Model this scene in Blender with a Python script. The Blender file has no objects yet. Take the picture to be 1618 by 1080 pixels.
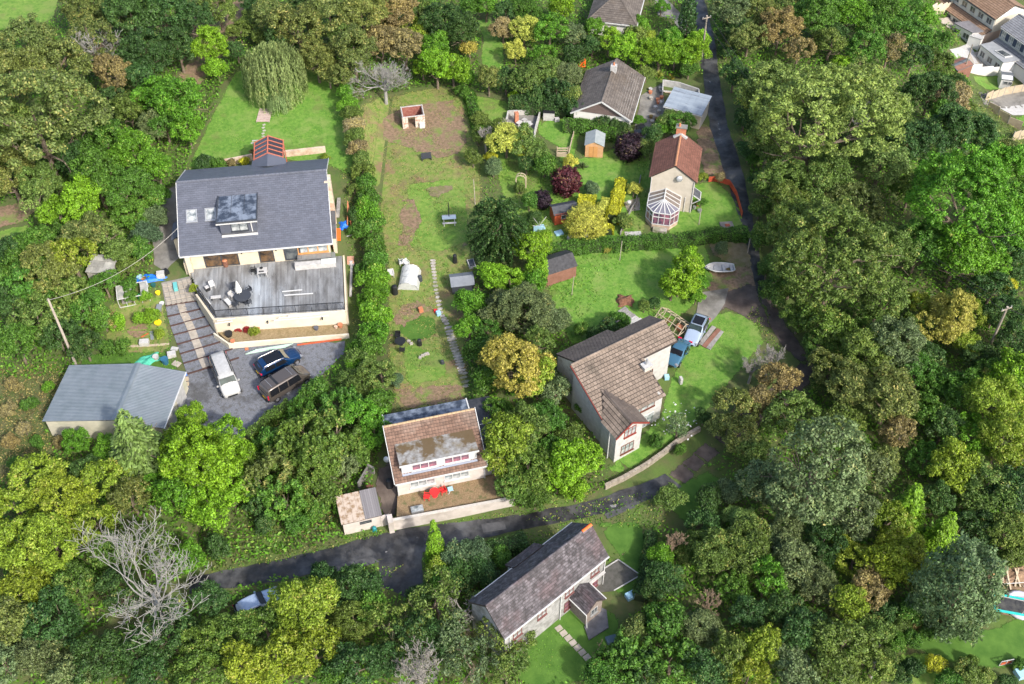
import bpy, bmesh, math, random
import numpy as np
from mathutils import Vector, Matrix, geometry
from math import sin, cos, pi, radians, hypot, atan2, sqrt

# ---------------------------------------------------------------- camera, world, sun
SC = bpy.context.scene
COL = SC.collection
F, PIT, HC = 1750.0, radians(47), 90.0          # focal length in photograph pixels, downward pitch, drone height
CP, SP = cos(PIT), sin(PIT)
cd = bpy.data.cameras.new('camera'); cam = bpy.data.objects.new('camera', cd); COL.objects.link(cam)
cam.location = (0, 0, HC); cam.rotation_euler = (pi/2-PIT, 0, 0)
cd.sensor_width = 36; cd.lens = F/1618*36; cd.clip_end = 3000; cd.clip_start = 1
SC.camera = cam
SUNV = Vector((0.48, -0.58, 0.63)).normalized()   # direction towards the sun
w = bpy.data.worlds.new('World'); SC.world = w; w.use_nodes = True
wn = w.node_tree.nodes; sky = wn.new('ShaderNodeTexSky'); sky.sky_type = 'NISHITA'; sky.sun_disc = False
sky.sun_elevation = math.asin(SUNV.z); sky.sun_rotation = atan2(SUNV.x, SUNV.y)
sky.air_density = 1.0; sky.dust_density = 3.0; sky.ozone_density = 0.6
wn['Background'].inputs[1].default_value = 0.15
w.node_tree.links.new(sky.outputs[0], wn['Background'].inputs[0])
sd = bpy.data.lights.new('sun', 'SUN'); sd.energy = 2.5; sd.angle = radians(3); sd.color = (1, 0.95, 0.87)
so = bpy.data.objects.new('sun', sd); COL.objects.link(so); so.rotation_euler = SUNV.to_track_quat('Z', 'Y').to_euler(); so.location = (40, -40, 120)
SC.view_settings.view_transform = 'Standard'; SC.view_settings.look = 'None'
SC.view_settings.exposure = 1.08; SC.view_settings.gamma = 1.0; SC.view_settings.use_curve_mapping = False
SC.render.engine = 'CYCLES'
try:
    SC.cycles.max_bounces = 5; SC.cycles.diffuse_bounces = 3; SC.cycles.transparent_max_bounces = 6; SC.cycles.transmission_bounces = 3
except Exception: pass

# ---------------------------------------------------------------- terrain and the way from a photo pixel to the place it shows
def ss(a, b, x):
    t = min(1.0, max(0.0, (x-a)/(b-a))); return t*t*(3-2*t)
def terr(x, y):
    h = 0.04*(y-84) + 0.2*sin(x/13+1)*cos(y/17) + .1*sin(x/5.3+y/7.1)
    if x < -15: h += (1-ss(-21, -16.5, x))*1.7*ss(85, 95, y)
    if -17 < x < 7: h += .9*ss(-16, -13, x)*(1-ss(3, 6, x))*ss(61, 64.5, y)*(1-ss(78, 86, y))
    if x > 48 and y > 85: h -= 16*ss(48, 80, x)*ss(85, 125, y)      # the ground falls into the next valley
    return h
def ray(px, py):
    u = (px-809)/F; v = -(py-540)/F
    return (u, CP+v*SP, -SP+v*CP)
def P(px, py, h=0.0):
    d = ray(px, py); t = -HC/d[2]
    for _ in range(16): t = (terr(d[0]*t, d[1]*t)+h-HC)/d[2]
    return Vector((d[0]*t, d[1]*t, HC+d[2]*t))
def Z(px, py, z):
    d = ray(px, py); t = (z-HC)/d[2]
    return Vector((d[0]*t, d[1]*t, z))
def scale_at(p): return F/(p[1]*CP-(p[2]-HC)*SP)   # photo pixels per metre

class Fr:                                           # local frame of a building: origin, yaw
    def __init__(s, o, yaw): s.o = Vector(o); s.yaw = yaw; s.c = cos(yaw); s.s = sin(yaw)
    def loc(s, px, py, h=0.0):
        q = Z(px, py, s.o.z+h); dx, dy = q.x-s.o.x, q.y-s.o.y
        return (dx*s.c+dy*s.s, -dx*s.s+dy*s.c)
    def w(s, x, y, z=0.0): return Vector((s.o.x+s.c*x-s.s*y, s.o.y+s.s*x+s.c*y, s.o.z+z))
def fr_px(a, b, h, zb):
    A = Z(a[0], a[1], zb+h); B = Z(b[0], b[1], zb+h)
    return Fr((A.x, A.y, zb), atan2(B.y-A.y, B.x-A.x))

# ---------------------------------------------------------------- materials
MATS = {}
def mat(name, c, rough=.8, c2=None, scale=1.0, bump=0.0, metal=0.0, spec=.4, island=0.0, c3=None, detail=8, coord='Object', stretch=None, thr=(.35, .65), bscale=None, coat=0.0, blotch=None, glossn=None, edge=False):
    if name in MATS: return MATS[name]
    m = bpy.data.materials.new(name); m.use_nodes = True; MATS[name] = m
    nt = m.node_tree; N = nt.nodes; L = nt.links; b = N['Principled BSDF']
    b.inputs['Roughness'].default_value = rough; b.inputs['Metallic'].default_value = metal
    b.inputs['Specular IOR Level'].default_value = spec; b.inputs['Coat Weight'].default_value = coat
    col = None
    tc = N.new('ShaderNodeTexCoord'); src = tc.outputs[coord]
    if stretch:
        mp = N.new('ShaderNodeMapping'); mp.inputs['Scale'].default_value = stretch; L.new(src, mp.inputs[0]); src = mp.outputs[0]
    def noise(sc, det=detail, off=0):
        n = N.new('ShaderNodeTexNoise'); n.inputs['Scale'].default_value = sc; n.inputs['Detail'].default_value = det; n.inputs['Roughness'].default_value = .62
        if off:
            a = N.new('ShaderNodeVectorMath'); a.inputs[1].default_value = (off, off*.7, off*.3); L.new(src, a.inputs[0]); L.new(a.outputs[0], n.inputs['Vector'])
        else: L.new(src, n.inputs['Vector'])
        return n.outputs['Fac']
    def mix(fac, a, bb, blend='MIX'):
        x = N.new('ShaderNodeMix'); x.data_type = 'RGBA'; x.blend_type = blend
        for s, v in ((x.inputs[0], fac), (x.inputs[6], a), (x.inputs[7], bb)):
            if hasattr(v, 'links'): L.new(v, s)
            elif isinstance(v, (int, float)): s.default_value = v
            else: s.default_value = (*v, 1)
        return x.outputs[2]
    def mr(v, a, b_, lo=0, hi=1):
        r = N.new('ShaderNodeMapRange'); r.inputs[1].default_value = a; r.inputs[2].default_value = b_; r.inputs[3].default_value = lo; r.inputs[4].default_value = hi
        L.new(v, r.inputs[0]); return r.outputs[0]
    col = c
    if c2 is not None: col = mix(mr(noise(scale), *thr), c, c2)
    if c3 is not None: col = mix(mr(noise(scale*.23, 5, 7.3), .5, .66), col, c3)
    if blotch: col = mix(mr(noise(blotch[1], 6, 3.1), blotch[2], blotch[2]+.09, 0, blotch[3] if len(blotch) > 3 else 1), col, blotch[0])
    if island:
        g = N.new('ShaderNodeNewGeometry'); rr = mr(g.outputs['Random Per Island'], 0, 1, 1-island, 1+island)
        vm = N.new('ShaderNodeVectorMath'); vm.operation = 'SCALE'; L.new(rr, vm.inputs[3])
        if hasattr(col, 'links'): L.new(col, vm.inputs[0])
        else: vm.inputs[0].default_value = col
        col = vm.outputs[0]
    if hasattr(col, 'links'): L.new(col, b.inputs['Base Color'])
    else: b.inputs['Base Color'].default_value = (*col, 1)
    if glossn: L.new(mr(noise(glossn[0], 4, 9.0), .4, .62, glossn[1], glossn[2]), b.inputs['Roughness'])
    if edge:
        at = N.new('ShaderNodeAttribute'); at.attribute_name = 'inset'; tb_ = N.new('ShaderNodeBsdfTransparent'); mx = N.new('ShaderNodeMixShader')
        ma = N.new('ShaderNodeMath'); ma.operation = 'MULTIPLY_ADD'; L.new(at.outputs['Fac'], ma.inputs[0]); ma.inputs[1].default_value = 1.5; L.new(noise(2.6, 8, 4.4), ma.inputs[2])
        L.new(mr(ma.outputs[0], .78, .86), mx.inputs[0]); L.new(tb_.outputs[0], mx.inputs[1]); L.new(b.outputs[0], mx.inputs[2]); L.new(mx.outputs[0], N['Material Output'].inputs[0])
    if bump:
        bp = N.new('ShaderNodeBump'); bp.inputs['Strength'].default_value = min(1, bump*4); bp.inputs['Distance'].default_value = bump
        L.new(noise(bscale or scale*3, 4, 1.0), bp.inputs['Height']); L.new(bp.outputs[0], b.inputs['Normal'])
    return m
def glass(name, c=(.03, .04, .05), c2=(.12, .13, .13)):
    return mat(name, c, .08, c2, 1.2, spec=.8, thr=(.4, .6))

def leafmat(name):
    m = bpy.data.materials.new(name); m.use_nodes = True; MATS[name] = m
    nt = m.node_tree; N = nt.nodes; L = nt.links; b = N['Principled BSDF']
    oi = N.new('ShaderNodeObjectInfo'); g = N.new('ShaderNodeNewGeometry'); tc = N.new('ShaderNodeTexCoord')
    def mrr(v, a, b_, lo, hi):
        r = N.new('ShaderNodeMapRange'); r.inputs[1].default_value = a; r.inputs[2].default_value = b_; r.inputs[3].default_value = lo; r.inputs[4].default_value = hi
        L.new(v, r.inputs[0]); return r.outputs[0]
    n = N.new('ShaderNodeTexNoise'); n.inputs['Scale'].default_value = .55; n.inputs['Detail'].default_value = 3
    ad = N.new('ShaderNodeVectorMath'); sc = N.new('ShaderNodeVectorMath'); sc.operation = 'SCALE'; sc.inputs[3].default_value = 37
    cx = N.new('ShaderNodeCombineXYZ'); L.new(oi.outputs['Random'], cx.inputs[0]); L.new(cx.outputs[0], sc.inputs[0])
    L.new(tc.outputs['Object'], ad.inputs[0]); L.new(sc.outputs[0], ad.inputs[1]); L.new(ad.outputs[0], n.inputs['Vector'])
    isl = g.outputs['Random Per Island']
    # autumn leaves: share given by the object's alpha
    am = N.new('ShaderNodeMath'); am.operation = 'MULTIPLY_ADD'; L.new(n.outputs['Fac'], am.inputs[0]); am.inputs[1].default_value = 1.3; L.new(isl, am.inputs[2])
    th = N.new('ShaderNodeMath'); th.operation = 'SUBTRACT'; L.new(am.outputs[0], th.inputs[0])
    inv = N.new('ShaderNodeMath'); inv.operation = 'MULTIPLY_ADD'; inv.inputs[1].default_value = -1.1; inv.inputs[2].default_value = 1.65; L.new(oi.outputs['Alpha'], inv.inputs[0]); L.new(inv.outputs[0], th.inputs[1])
    fac = mrr(th.outputs[0], 0, .35, 0, .85)
    hs = N.new('ShaderNodeMix'); hs.data_type = 'RGBA'; L.new(fac, hs.inputs[0]); L.new(oi.outputs['Color'], hs.inputs[6])
    au = N.new('ShaderNodeMix'); au.data_type = 'RGBA'; L.new(isl, au.inputs[0]); au.inputs[6].default_value = (.27, .27, .05, 1); au.inputs[7].default_value = (.25, .2, .07, 1)
    L.new(au.outputs[2], hs.inputs[7])
    v = mrr(isl, 0, 1, .42, 1.75); v2 = mrr(n.outputs['Fac'], .3, .7, .76, 1.26)
    mm = N.new('ShaderNodeMath'); mm.operation = 'MULTIPLY'; L.new(v, mm.inputs[0]); L.new(v2, mm.inputs[1])
    s2 = N.new('ShaderNodeVectorMath'); s2.operation = 'SCALE'; L.new(hs.outputs[2], s2.inputs[0]); L.new(mm.outputs[0], s2.inputs[3])
    L.new(s2.outputs[0], b.inputs['Base Color']); b.inputs['Roughness'].default_value = .5; b.inputs['Specular IOR Level'].default_value = .35
    tr = N.new('ShaderNodeBsdfTranslucent'); L.new(s2.outputs[0], tr.inputs[0])
    ms = N.new('ShaderNodeMixShader'); ms.inputs[0].default_value = .36
    L.new(b.outputs[0], ms.inputs[1]); L.new(tr.outputs[0], ms.inputs[2]); L.new(ms.outputs[0], N['Material Output'].inputs[0])
    return m
LEAF = leafmat('leaves')

# ---------------------------------------------------------------- mesh building
class MB:
    def __init__(s): s.v = []; s.f = []
    def add(s, vs, fs):
        o = len(s.v); s.v += [tuple(p) for p in vs]; s.f += [tuple(i+o for i in f) for f in fs]; return s
    def box(s, x0, y0, z0, x1, y1, z1):
        return s.add([(x0,y0,z0),(x1,y0,z0),(x1,y1,z0),(x0,y1,z0),(x0,y0,z1),(x1,y0,z1),(x1,y1,z1),(x0,y1,z1)],
                     [(0,3,2,1),(4,5,6,7),(0,1,5,4),(1,2,6,5),(2,3,7,6),(3,0,4,7)])
    def obox(s, c, ux, uy, uz, a, b, d):            # centre, three unit directions, three half sizes
        c = Vector(c); ux = Vector(ux)*a; uy = Vector(uy)*b; uz = Vector(uz)*d
        return s.add([c-ux-uy-uz, c+ux-uy-uz, c+ux+uy-uz, c-ux+uy-uz, c-ux-uy+uz, c+ux-uy+uz, c+ux+uy+uz, c-ux+uy+uz],
                     [(0,3,2,1),(4,5,6,7),(0,1,5,4),(1,2,6,5),(2,3,7,6),(3,0,4,7)])
    def rbox(s, x, y, z, a, b, h, yaw):             # box on z with centre x,y
        c, n = cos(yaw), sin(yaw); return s.obox((x, y, z+h/2), (c, n, 0), (-n, c, 0), (0, 0, 1), a/2, b/2, h/2)
    def prism(s, poly, z0, z1):
        n = len(poly)
        z0f = z0 if callable(z0) else (lambda x, y: z0); z1f = z1 if callable(z1) else (lambda x, y: z1)
        vs = [(x, y, z0f(x, y)) for x, y in poly]+[(x, y, z1f(x, y)) for x, y in poly]
        return s.add(vs, [tuple(range(n-1, -1, -1)), tuple(range(n, 2*n))]+[(i, (i+1) % n, (i+1) % n+n, i+n) for i in range(n)])
    def slab(s, pts, t):                            # polygon in space given a thickness below it
        pts = [Vector(p) for p in pts]; n = len(pts); nn = (pts[1]-pts[0]).cross(pts[2]-pts[0]).normalized()
        if nn.z < 0: nn = -nn
        q = [p-nn*t for p in pts]
        return s.add(pts+q, [tuple(range(n)), tuple(range(2*n-1, n-1, -1))]+[((i+1) % n, i, i+n, (i+1) % n+n) for i in range(n)])
    def tube(s, pts, rs, n=6, cap=True):
        pts = [Vector(p) for p in pts]; k = len(pts)
        if not hasattr(rs, '__len__'): rs = [rs]*k
        vs = []; up = Vector((.13, .27, .95))
        for i, p in enumerate(pts):
            d = (pts[min(i+1, k-1)]-pts[max(i-1, 0)]); d = d.normalized() if d.length > 1e-9 else Vector((0, 0, 1))
            a = d.cross(up); a = a.normalized() if a.length > .05 else d.cross(Vector((1, 0, 0))).normalized()
            b = d.cross(a)
            for j in range(n): t = 2*pi*j/n; vs.append(p+(a*cos(t)+b*sin(t))*rs[i])
        fs = [(i*n+j, i*n+(j+1) % n, (i+1)*n+(j+1) % n, (i+1)*n+j) for i in range(k-1) for j in range(n)]
        if cap: fs += [tuple(range(n-1, -1, -1)), tuple(range((k-1)*n, k*n))]
        return s.add(vs, fs)
    def cyl(s, x, y, z0, z1, r0, r1=None, n=12):
        return s.tube([(x, y, z0), (x, y, z1)], [r0, r0 if r1 is None else r1], n)
    def dome(s, x, y, z, r, h, n=10, k=4):
        vs = []; fs = []
        for i in range(k):
            a = pi/2*i/k
            for j in range(n): t = 2*pi*j/n; vs.append((x+r*cos(a)*cos(t), y+r*cos(a)*sin(t), z+h*sin(a)))
        vs.append((x, y, z+h))
        for i in range(k-1):
            for j in range(n): fs.append((i*n+j, i*n+(j+1) % n, (i+1)*n+(j+1) % n, (i+1)*n+j))
        fs += [((k-1)*n+j, (k-1)*n+(j+1) % n, k*n) for j in range(n)]
        return s.add(vs, fs)
    def mesh(s, name, m, smooth=False, bevel=0):
        me = bpy.data.meshes.new(name); me.from_pydata(s.v, [], s.f); me.materials.append(m)
        if bevel:
            bm = bmesh.new(); bm.from_mesh(me); bmesh.ops.remove_doubles(bm, verts=bm.verts, dist=1e-5)
            bmesh.ops.recalc_face_normals(bm, faces=bm.faces)
            ed = [e for e in bm.edges if len(e.link_faces) == 2 and e.calc_face_angle(0) > .5]
            bmesh.ops.bevel(bm, geom=ed, offset=bevel, segments=2, affect='EDGES', clamp_overlap=True); bm.to_mesh(me); bm.free()
        else:
            bm = bmesh.new(); bm.from_mesh(me); bmesh.ops.recalc_face_normals(bm, faces=bm.faces); bm.to_mesh(me); bm.free()
        if smooth:
            me.polygons.foreach_set('use_smooth', [True]*len(me.polygons))
        return me
    def build(s, name, m, parent=None, smooth=False, bevel=0, **kw):
        return link(name, s.mesh(name, m, smooth, bevel), parent, **kw)
def link(name, me, parent=None, label=None, cat=None, group=None, kind=None, loc=None, yaw=0):
    o = bpy.data.objects.new(name, me); COL.objects.link(o); o.parent = parent
    if loc is not None: o.location = loc
    if yaw: o.rotation_euler = (0, 0, yaw)
    if label: o['label'] = label
    if cat: o['category'] = cat
    if group: o['group'] = group
    if kind: o['kind'] = kind
    return o
def thing(name, label, cat, loc, yaw=0, group=None):
    return link(name, None, None, label, cat, group, None, loc, yaw)
def copy_tree(o, loc, yaw, label=None, group=None):
    r = o.copy(); COL.objects.link(r); r.location = loc; r.rotation_euler = (0, 0, yaw)
    if label: r['label'] = label
    if group: r['group'] = group
    def kids(a, b):
        for ch in [x for x in a.children]:
            c = ch.copy(); COL.objects.link(c); c.parent = b; kids(ch, c)
    kids(o, r); return r

RN = random.Random(7)
# ---- polygon sheet that follows the terrain
def pip(x, y, poly):
    r = False; j = len(poly)-1
    for i in range(len(poly)):
        xi, yi = poly[i]; xj, yj = poly[j]
        if (yi > y) != (yj > y) and x < (xj-xi)*(y-yi)/(yj-yi)+xi: r = not r
        j = i
    return r
def gpoly(pxs): return [tuple(P(*q)[:2]) for q in pxs]
def rough_edge(poly, amp, step=1.0, seed=1):
    r = random.Random(seed); out = []
    for i in range(len(poly)):
        a = poly[i]; b = poly[(i+1) % len(poly)]; L = hypot(b[0]-a[0], b[1]-a[1]); n = max(1, int(L/step))
        for k in range(n):
            t = k/n; out.append((a[0]+(b[0]-a[0])*t+r.uniform(-amp, amp), a[1]+(b[1]-a[1])*t+r.uniform(-amp, amp)))
    return out
def sheet(name, poly, m, off, amp=.12, step=1.0, grid=1.3, kind='structure', parent=None, label=None, cat=None, zf=None):
    zf = zf or terr
    poly = rough_edge(poly, amp, step, len(name)+int(abs(poly[0][0])*7)) if amp > 0 or step else poly
    xs = [p[0] for p in poly]; ys = [p[1] for p in poly]; n = len(poly)
    vs = [Vector(p) for p in poly]; ed = [(i, (i+1) % n) for i in range(n)]
    y = min(ys)+grid*.37
    while y < max(ys):
        x = min(xs)+grid*.41
        while x < max(xs):
            if pip(x, y, poly): vs.append(Vector((x, y)))
            x += grid
        y += grid
    r = geometry.delaunay_2d_cdt(vs, ed, [list(range(n))], 1, 1e-4)
    me = bpy.data.meshes.new(name); me.from_pydata([(v[0], v[1], zf(v[0], v[1])+off) for v in r[0]], [], [tuple(f) for f in r[2]])
    me.materials.append(m); me.polygons.foreach_set('use_smooth', [True]*len(me.polygons))
    if len(me.polygons) and me.polygons[0].normal.z < 0: me.flip_normals()
    pa = np.array([tuple(p) for p in poly]); pb = np.roll(pa, -1, 0); Vx = np.array([tuple(v) for v in r[0]])
    dd = pb-pa; l2 = np.maximum((dd**2).sum(1), 1e-9); tt = np.clip((((Vx[:, None]-pa[None])*dd[None]).sum(2))/l2, 0, 1); ds = np.sqrt(((Vx[:, None]-(pa[None]+tt[:, :, None]*dd[None]))**2).sum(2)).min(1)
    at = me.attributes.new('inset', 'FLOAT', 'POINT'); at.data.foreach_set('value', np.minimum(1, ds/1.1).astype(np.float32))
    return link(name, me, parent, label, cat, None, kind)

# ---- roofs
def tiles(parent, o, u, v, poly, tw, th, m, stag=True, lift=.035, rg=.035, cg=.012, under=None, name='roof_tiles', slabt=.14, curve=0):
    o = Vector(o); u = Vector(u).normalized(); v = Vector(v).normalized(); n = u.cross(v).normalized()
    if n.z < 0: n = -n
    mb = MB(); V1 = max(p[1] for p in poly); V0 = min(p[1] for p in poly); U0 = min(p[0] for p in poly); U1 = max(p[0] for p in poly)
    r = random.Random(int(abs(o.x*13+o.y*7)) + len(poly)); row = 0; vv = V0
    while vv < V1-th*.3:
        uu = U0-(tw/2 if (stag and row % 2) else 0)
        while uu < U1:
            a0, a1 = max(uu, U0)+cg/2, min(uu+tw, U1)-cg/2; cx, cy = (a0+a1)/2, vv+th*.5
            if a1 > a0+.03 and pip(cx, cy, poly):
                top = min(vv+th-rg, V1); j = r.uniform(-.004, .006); lf = lift*r.uniform(.8, 1.15)
                p = [o+u*a0+v*(vv+j)+n*lf, o+u*a1+v*(vv+j)+n*lf, o+u*a1+v*top+n*.012, o+u*a0+v*top+n*.012, o+u*a0+v*(vv+j)-n*.01, o+u*a1+v*(vv+j)-n*.01]
                if curve:
                    am = (a0+a1)/2; p += [o+u*am+v*(vv+j)+n*(lf+curve), o+u*am+v*top+n*(.012+curve)]
                    mb.add(p, [(0, 6, 7, 3), (6, 1, 2, 7), (4, 5, 1, 6, 0), (4, 0, 3), (5, 2, 1)])
                else: mb.add(p, [(0, 1, 2, 3), (4, 5, 1, 0), (4, 0, 3), (5, 2, 1)])
            uu += tw
        vv += th; row += 1
    sl = MB().slab([o+u*a+v*b-n*.012 for a, b in poly], slabt).build('roof', under or m, parent)
    if mb.v: mb.build(name, m, sl, kind='stuff')
    return sl
def ridge(parent, a, b, r, m, seg=.45, name='ridge_tiles'):
    a = Vector(a); b = Vector(b); d = (b-a); L = d.length; d.normalize(); s = d.cross(Vector((0, 0, 1))).normalized(); up = s.cross(d)
    if up.z < 0: up = -up
    mb = MB(); n = max(1, int(L/seg))
    for i in range(n):
        p = a+d*(i*L/n+.01); q = a+d*((i+1)*L/n-.01); rr = r*RN.uniform(.95, 1.06)
        vs = []
        for e in (p, q):
            for t in (-1, -.5, 0, .5, 1): vs.append(e+s*t*rr+up*(rr*.62*(1-abs(t)**1.6)-.03))
        mb.add(vs, [(k, k+1, k+6, k+5) for k in range(4)]+[(0, 1, 2, 3, 4), (9, 8, 7, 6, 5)])
    return mb.build(name, m, parent, kind='stuff')
def bar(mb, a, b, t, up=(0, 0, 1), h=None):
    a = Vector(a); b = Vector(b); d = (b-a); L = d.length; d.normalize(); s = d.cross(Vector(up))
    s = s.normalized() if s.length > 1e-4 else Vector((1, 0, 0)); q = s.cross(d)
    return mb.obox((a+b)/2, d, s, q, L/2, t/2, (h or t)/2)
def window(par, p, u, w, h, cols=2, rows=1, fm=None, gm=None, sill=True, ft=.07, upv=(0, 0, 1), name='window', n=None, tint=None, depth=.05):
    u = Vector(u).normalized(); up = Vector(upv).normalized(); n = Vector(n).normalized() if n else Vector((u.y, -u.x, 0)).normalized()
    p = Vector(p); mb = MB()
    def fb(u0, u1, v0, v1, d0=0, d1=depth):
        mb.obox(p+u*(u0+u1)/2+up*(v0+v1)/2+n*(d0+d1)/2, u, up, n, (u1-u0)/2, (v1-v0)/2, (d1-d0)/2)
    fb(0, w, 0, ft); fb(0, w, h-ft, h); fb(0, ft, ft, h-ft); fb(w-ft, w, ft, h-ft)
    cw = (w-ft)/cols; chh = (h-ft)/rows
    for i in range(1, cols): fb(i*cw, i*cw+ft, ft, h-ft, 0, depth-.004)
    for j in range(1, rows): fb(ft, w-ft, j*chh, j*chh+ft*.8, 0, depth-.008)
    fo = mb.build(name, fm, par)
    gme = MB().obox((0, 0, 0), u, up, n, (cw-ft)/2+.004, (chh-ft)/2+.01, .006).mesh('pane', gm)
    for i in range(cols):
        for j in range(rows): link('pane', gme, fo, loc=p+u*(i*cw+ft+(cw-ft)/2)+up*(j*chh+ft+(chh-ft)/2)+n*.014)
    if sill: MB().obox(p+u*w/2-up*.04+n*.07, u, up, n, w/2+.06, .035, .08).build('sill', fm, fo)
    return fo
def gable_walls(mb, x0, x1, y0, y1, yr, z0, z1, zr, base=-1.2):
    prof = [(y0, base), (y1, base), (y1, z1), (yr, zr), (y0, z0)]
    mb.add([(x0, a, b) for a, b in prof]+[(x1, a, b) for a, b in prof], [(4, 3, 2, 1, 0), (5, 6, 7, 8, 9)]+[(i, (i+1) % 5, (i+1) % 5+5, i+5) for i in range(5)])
    return mb
def gable_roof(par, x0, x1, y0, y1, yr, z0, z1, zr, tw, th, m, under, ov=.3, **kw):
    s0 = (zr-z0)/(yr-y0); s1 = (zr-z1)/(y1-yr)
    a = (x0-ov, y0-ov, z0-ov*s0); L = x1-x0+2*ov; S0 = hypot(yr-y0+ov, zr-z0+ov*s0)
    tiles(par, a, (1, 0, 0), (0, yr-y0, zr-z0), [(0, 0), (L, 0), (L, S0), (0, S0)], tw, th, m, under=under, **kw)
    b = (x1+ov, y1+ov, z1-ov*s1); S1 = hypot(y1-yr+ov, zr-z1+ov*s1)
    tiles(par, b, (-1, 0, 0), (0, yr-y1, zr-z1), [(0, 0), (L, 0), (L, S1), (0, S1)], tw, th, m, under=under, **kw)
# ---------------------------------------------------------------- ground
G_WOOD = mat('woodland_floor', (.06, .1, .022), .95, (.1, .1, .04), .9, .12, c3=(.08, .13, .025), detail=9)
G_LAWN = mat('lawn_grass', (.075, .17, .016), .85, (.16, .25, .042), 1.8, .1, c3=(.15, .21, .045), blotch=((.13, .13, .045), .3, .56, .6), bscale=9, edge=True)
G_LAWN2 = mat('mown_lawn', (.064, .168, .015), .85, (.135, .25, .036), 2.2, .1, c3=(.155, .235, .05), blotch=((.11, .14, .035), .4, .58, .6), bscale=9, edge=True)
G_ROUGH = mat('rough_grass', (.095, .18, .022), .9, (.2, .205, .065), 1.6, .08, c3=(.15, .13, .055), blotch=((.2, .125, .075), .35, .55, .8), bscale=8, edge=True)
G_DARKLAWN = mat('shade_tinted_lawn_grass', (.042, .11, .01), .88, (.075, .16, .02), .8, .05, bscale=9, edge=True)  # darker copy of the lawn green, with shade painted into the colour
G_DIRT = mat('bare_earth', (.12, .09, .05), .95, (.25, .165, .11), 3.2, .1, c3=(.13, .19, .04), bscale=9, edge=True)
G_TAN = mat('dry_vegetation', (.14, .115, .06), .95, (.2, .165, .1), 2.2, .1, c3=(.12, .13, .04), bscale=9, edge=True)
G_ASPH = mat('wet_asphalt', (.018, .018, .019), .5, (.04, .04, .041), 1.1, .012, spec=.5, glossn=(.5, .3, .8), c3=(.1, .1, .1), thr=(.42, .58), bscale=30)
G_WORN = mat('worn_asphalt', (.13, .13, .13), .45, (.22, .22, .22), 2.2, .01, bscale=30, edge=True)
G_ASPH2 = mat('asphalt_patch', (.05, .05, .052), .55, (.085, .085, .087), 1.8, .01, bscale=30)
G_TRACK = mat('earth_track', (.055, .04, .033), .7, (.12, .095, .078), .8, .04, c3=(.035, .03, .027), bscale=12, edge=True)
G_CONC = mat('concrete', (.15, .145, .135), .85, (.22, .21, .19), 1.2, .01, c3=(.09, .085, .075), bscale=20)
G_GRAVEL = mat('grey_gravel', (.09, .096, .112), .9, (.19, .2, .225), 11, .03, c3=(.09, .09, .09), blotch=((.05, .05, .05), .22, .57, .7), bscale=25)
G_PEA = mat('tan_gravel', (.17, .12, .06), .9, (.3, .23, .13), 11, .03, c3=(.17, .13, .06), bscale=25)
G_GRAVEL2 = mat('brown_gravel', (.14, .09, .045), .9, (.28, .2, .115), 9, .04, c3=(.1, .1, .04), bscale=25)

def ground():
    def axis(a, b, st, lo, hi, far):
        c = []; x = a
        while x <= b: c.append(x); x += st
        e = [a-(a-lo)*(k/far)**1.6 for k in range(far, 0, -1)]; f = [b+(hi-b)*(k/far)**1.6 for k in range(1, far+1)]
        return e+c+f
    X = axis(-85, 95, 1.3, -900, 900, 14); Y = axis(34, 165, 1.3, -500, 1500, 14); nx = len(X)
    me = bpy.data.meshes.new('ground')
    me.from_pydata([(x, y, terr(x, y) if y < 220 else terr(x, 220)) for y in Y for x in X], [], [(j*nx+i, j*nx+i+1, (j+1)*nx+i+1, (j+1)*nx+i) for j in range(len(Y)-1) for i in range(nx-1)])
    me.materials.append(G_WOOD); me.polygons.foreach_set('use_smooth', [True]*len(me.polygons))
    link('ground', me, kind='structure')
ground()
O1, O2, O3, O4, O5 = .03, .045, .06, .075, .09
SH = []
def sh(name, px, m, off, **k):
    poly = gpoly(px); SH.append(poly); return sheet(name, poly, m, off, **k)
sh('field', [(-40,-30),(100,-30),(88,30),(45,45),(-40,50)], G_LAWN, O1)
sh('field', [(-40,372),(45,352),(60,395),(-40,430)], G_LAWN, O1)
sh('earth_path', [(-40,335),(45,315),(70,322),(40,352),(-40,372)], G_DIRT, O2)
sh('earth_bank', [(300,0),(390,-10),(385,50),(330,120),(290,165),(262,150),(300,90)], G_DIRT, O1)
sh('lawn', [(296,262),(345,160),(372,112),(440,95),(500,112),(548,145),(566,210),(566,292),(520,262),(420,250),(300,268)], G_LAWN2, O1)
sh('rough_lawn', [(560,175),(600,150),(700,135),(755,170),(762,300),(752,400),(742,500),(740,640),(625,650),(612,560),(612,430),(592,300)], G_ROUGH, O1)
sh('lawn_strip', [(640,290),(735,280),(745,380),(700,400),(645,395)], G_LAWN, O2)
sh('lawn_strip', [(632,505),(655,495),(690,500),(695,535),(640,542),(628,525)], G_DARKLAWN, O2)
sh('lawn_strip', [(630,540),(660,545),(705,560),(708,600),(640,610)], G_LAWN, O2)
sh('lawn', [(750,30),(775,28),(797,70),(800,112),(757,112),(762,60)], G_LAWN2, O1)
sh('lawn', [(712,130),(750,150),(800,158),(812,178),(806,215),(780,245),(740,200)], G_LAWN, O1)
sh('lawn', [(846,190),(925,185),(905,265),(880,262),(880,232),(850,215)], G_LAWN2, O1)
sh('garden_ground', [(770,230),(820,215),(900,260),(1000,220),(1030,250),(1010,380),(870,395),(800,395),(790,300)], G_LAWN, O1)
sh('lawn', [(905,245),(1010,255),(1005,300),(985,375),(930,380),(905,330)], G_LAWN2, O2)
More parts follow.
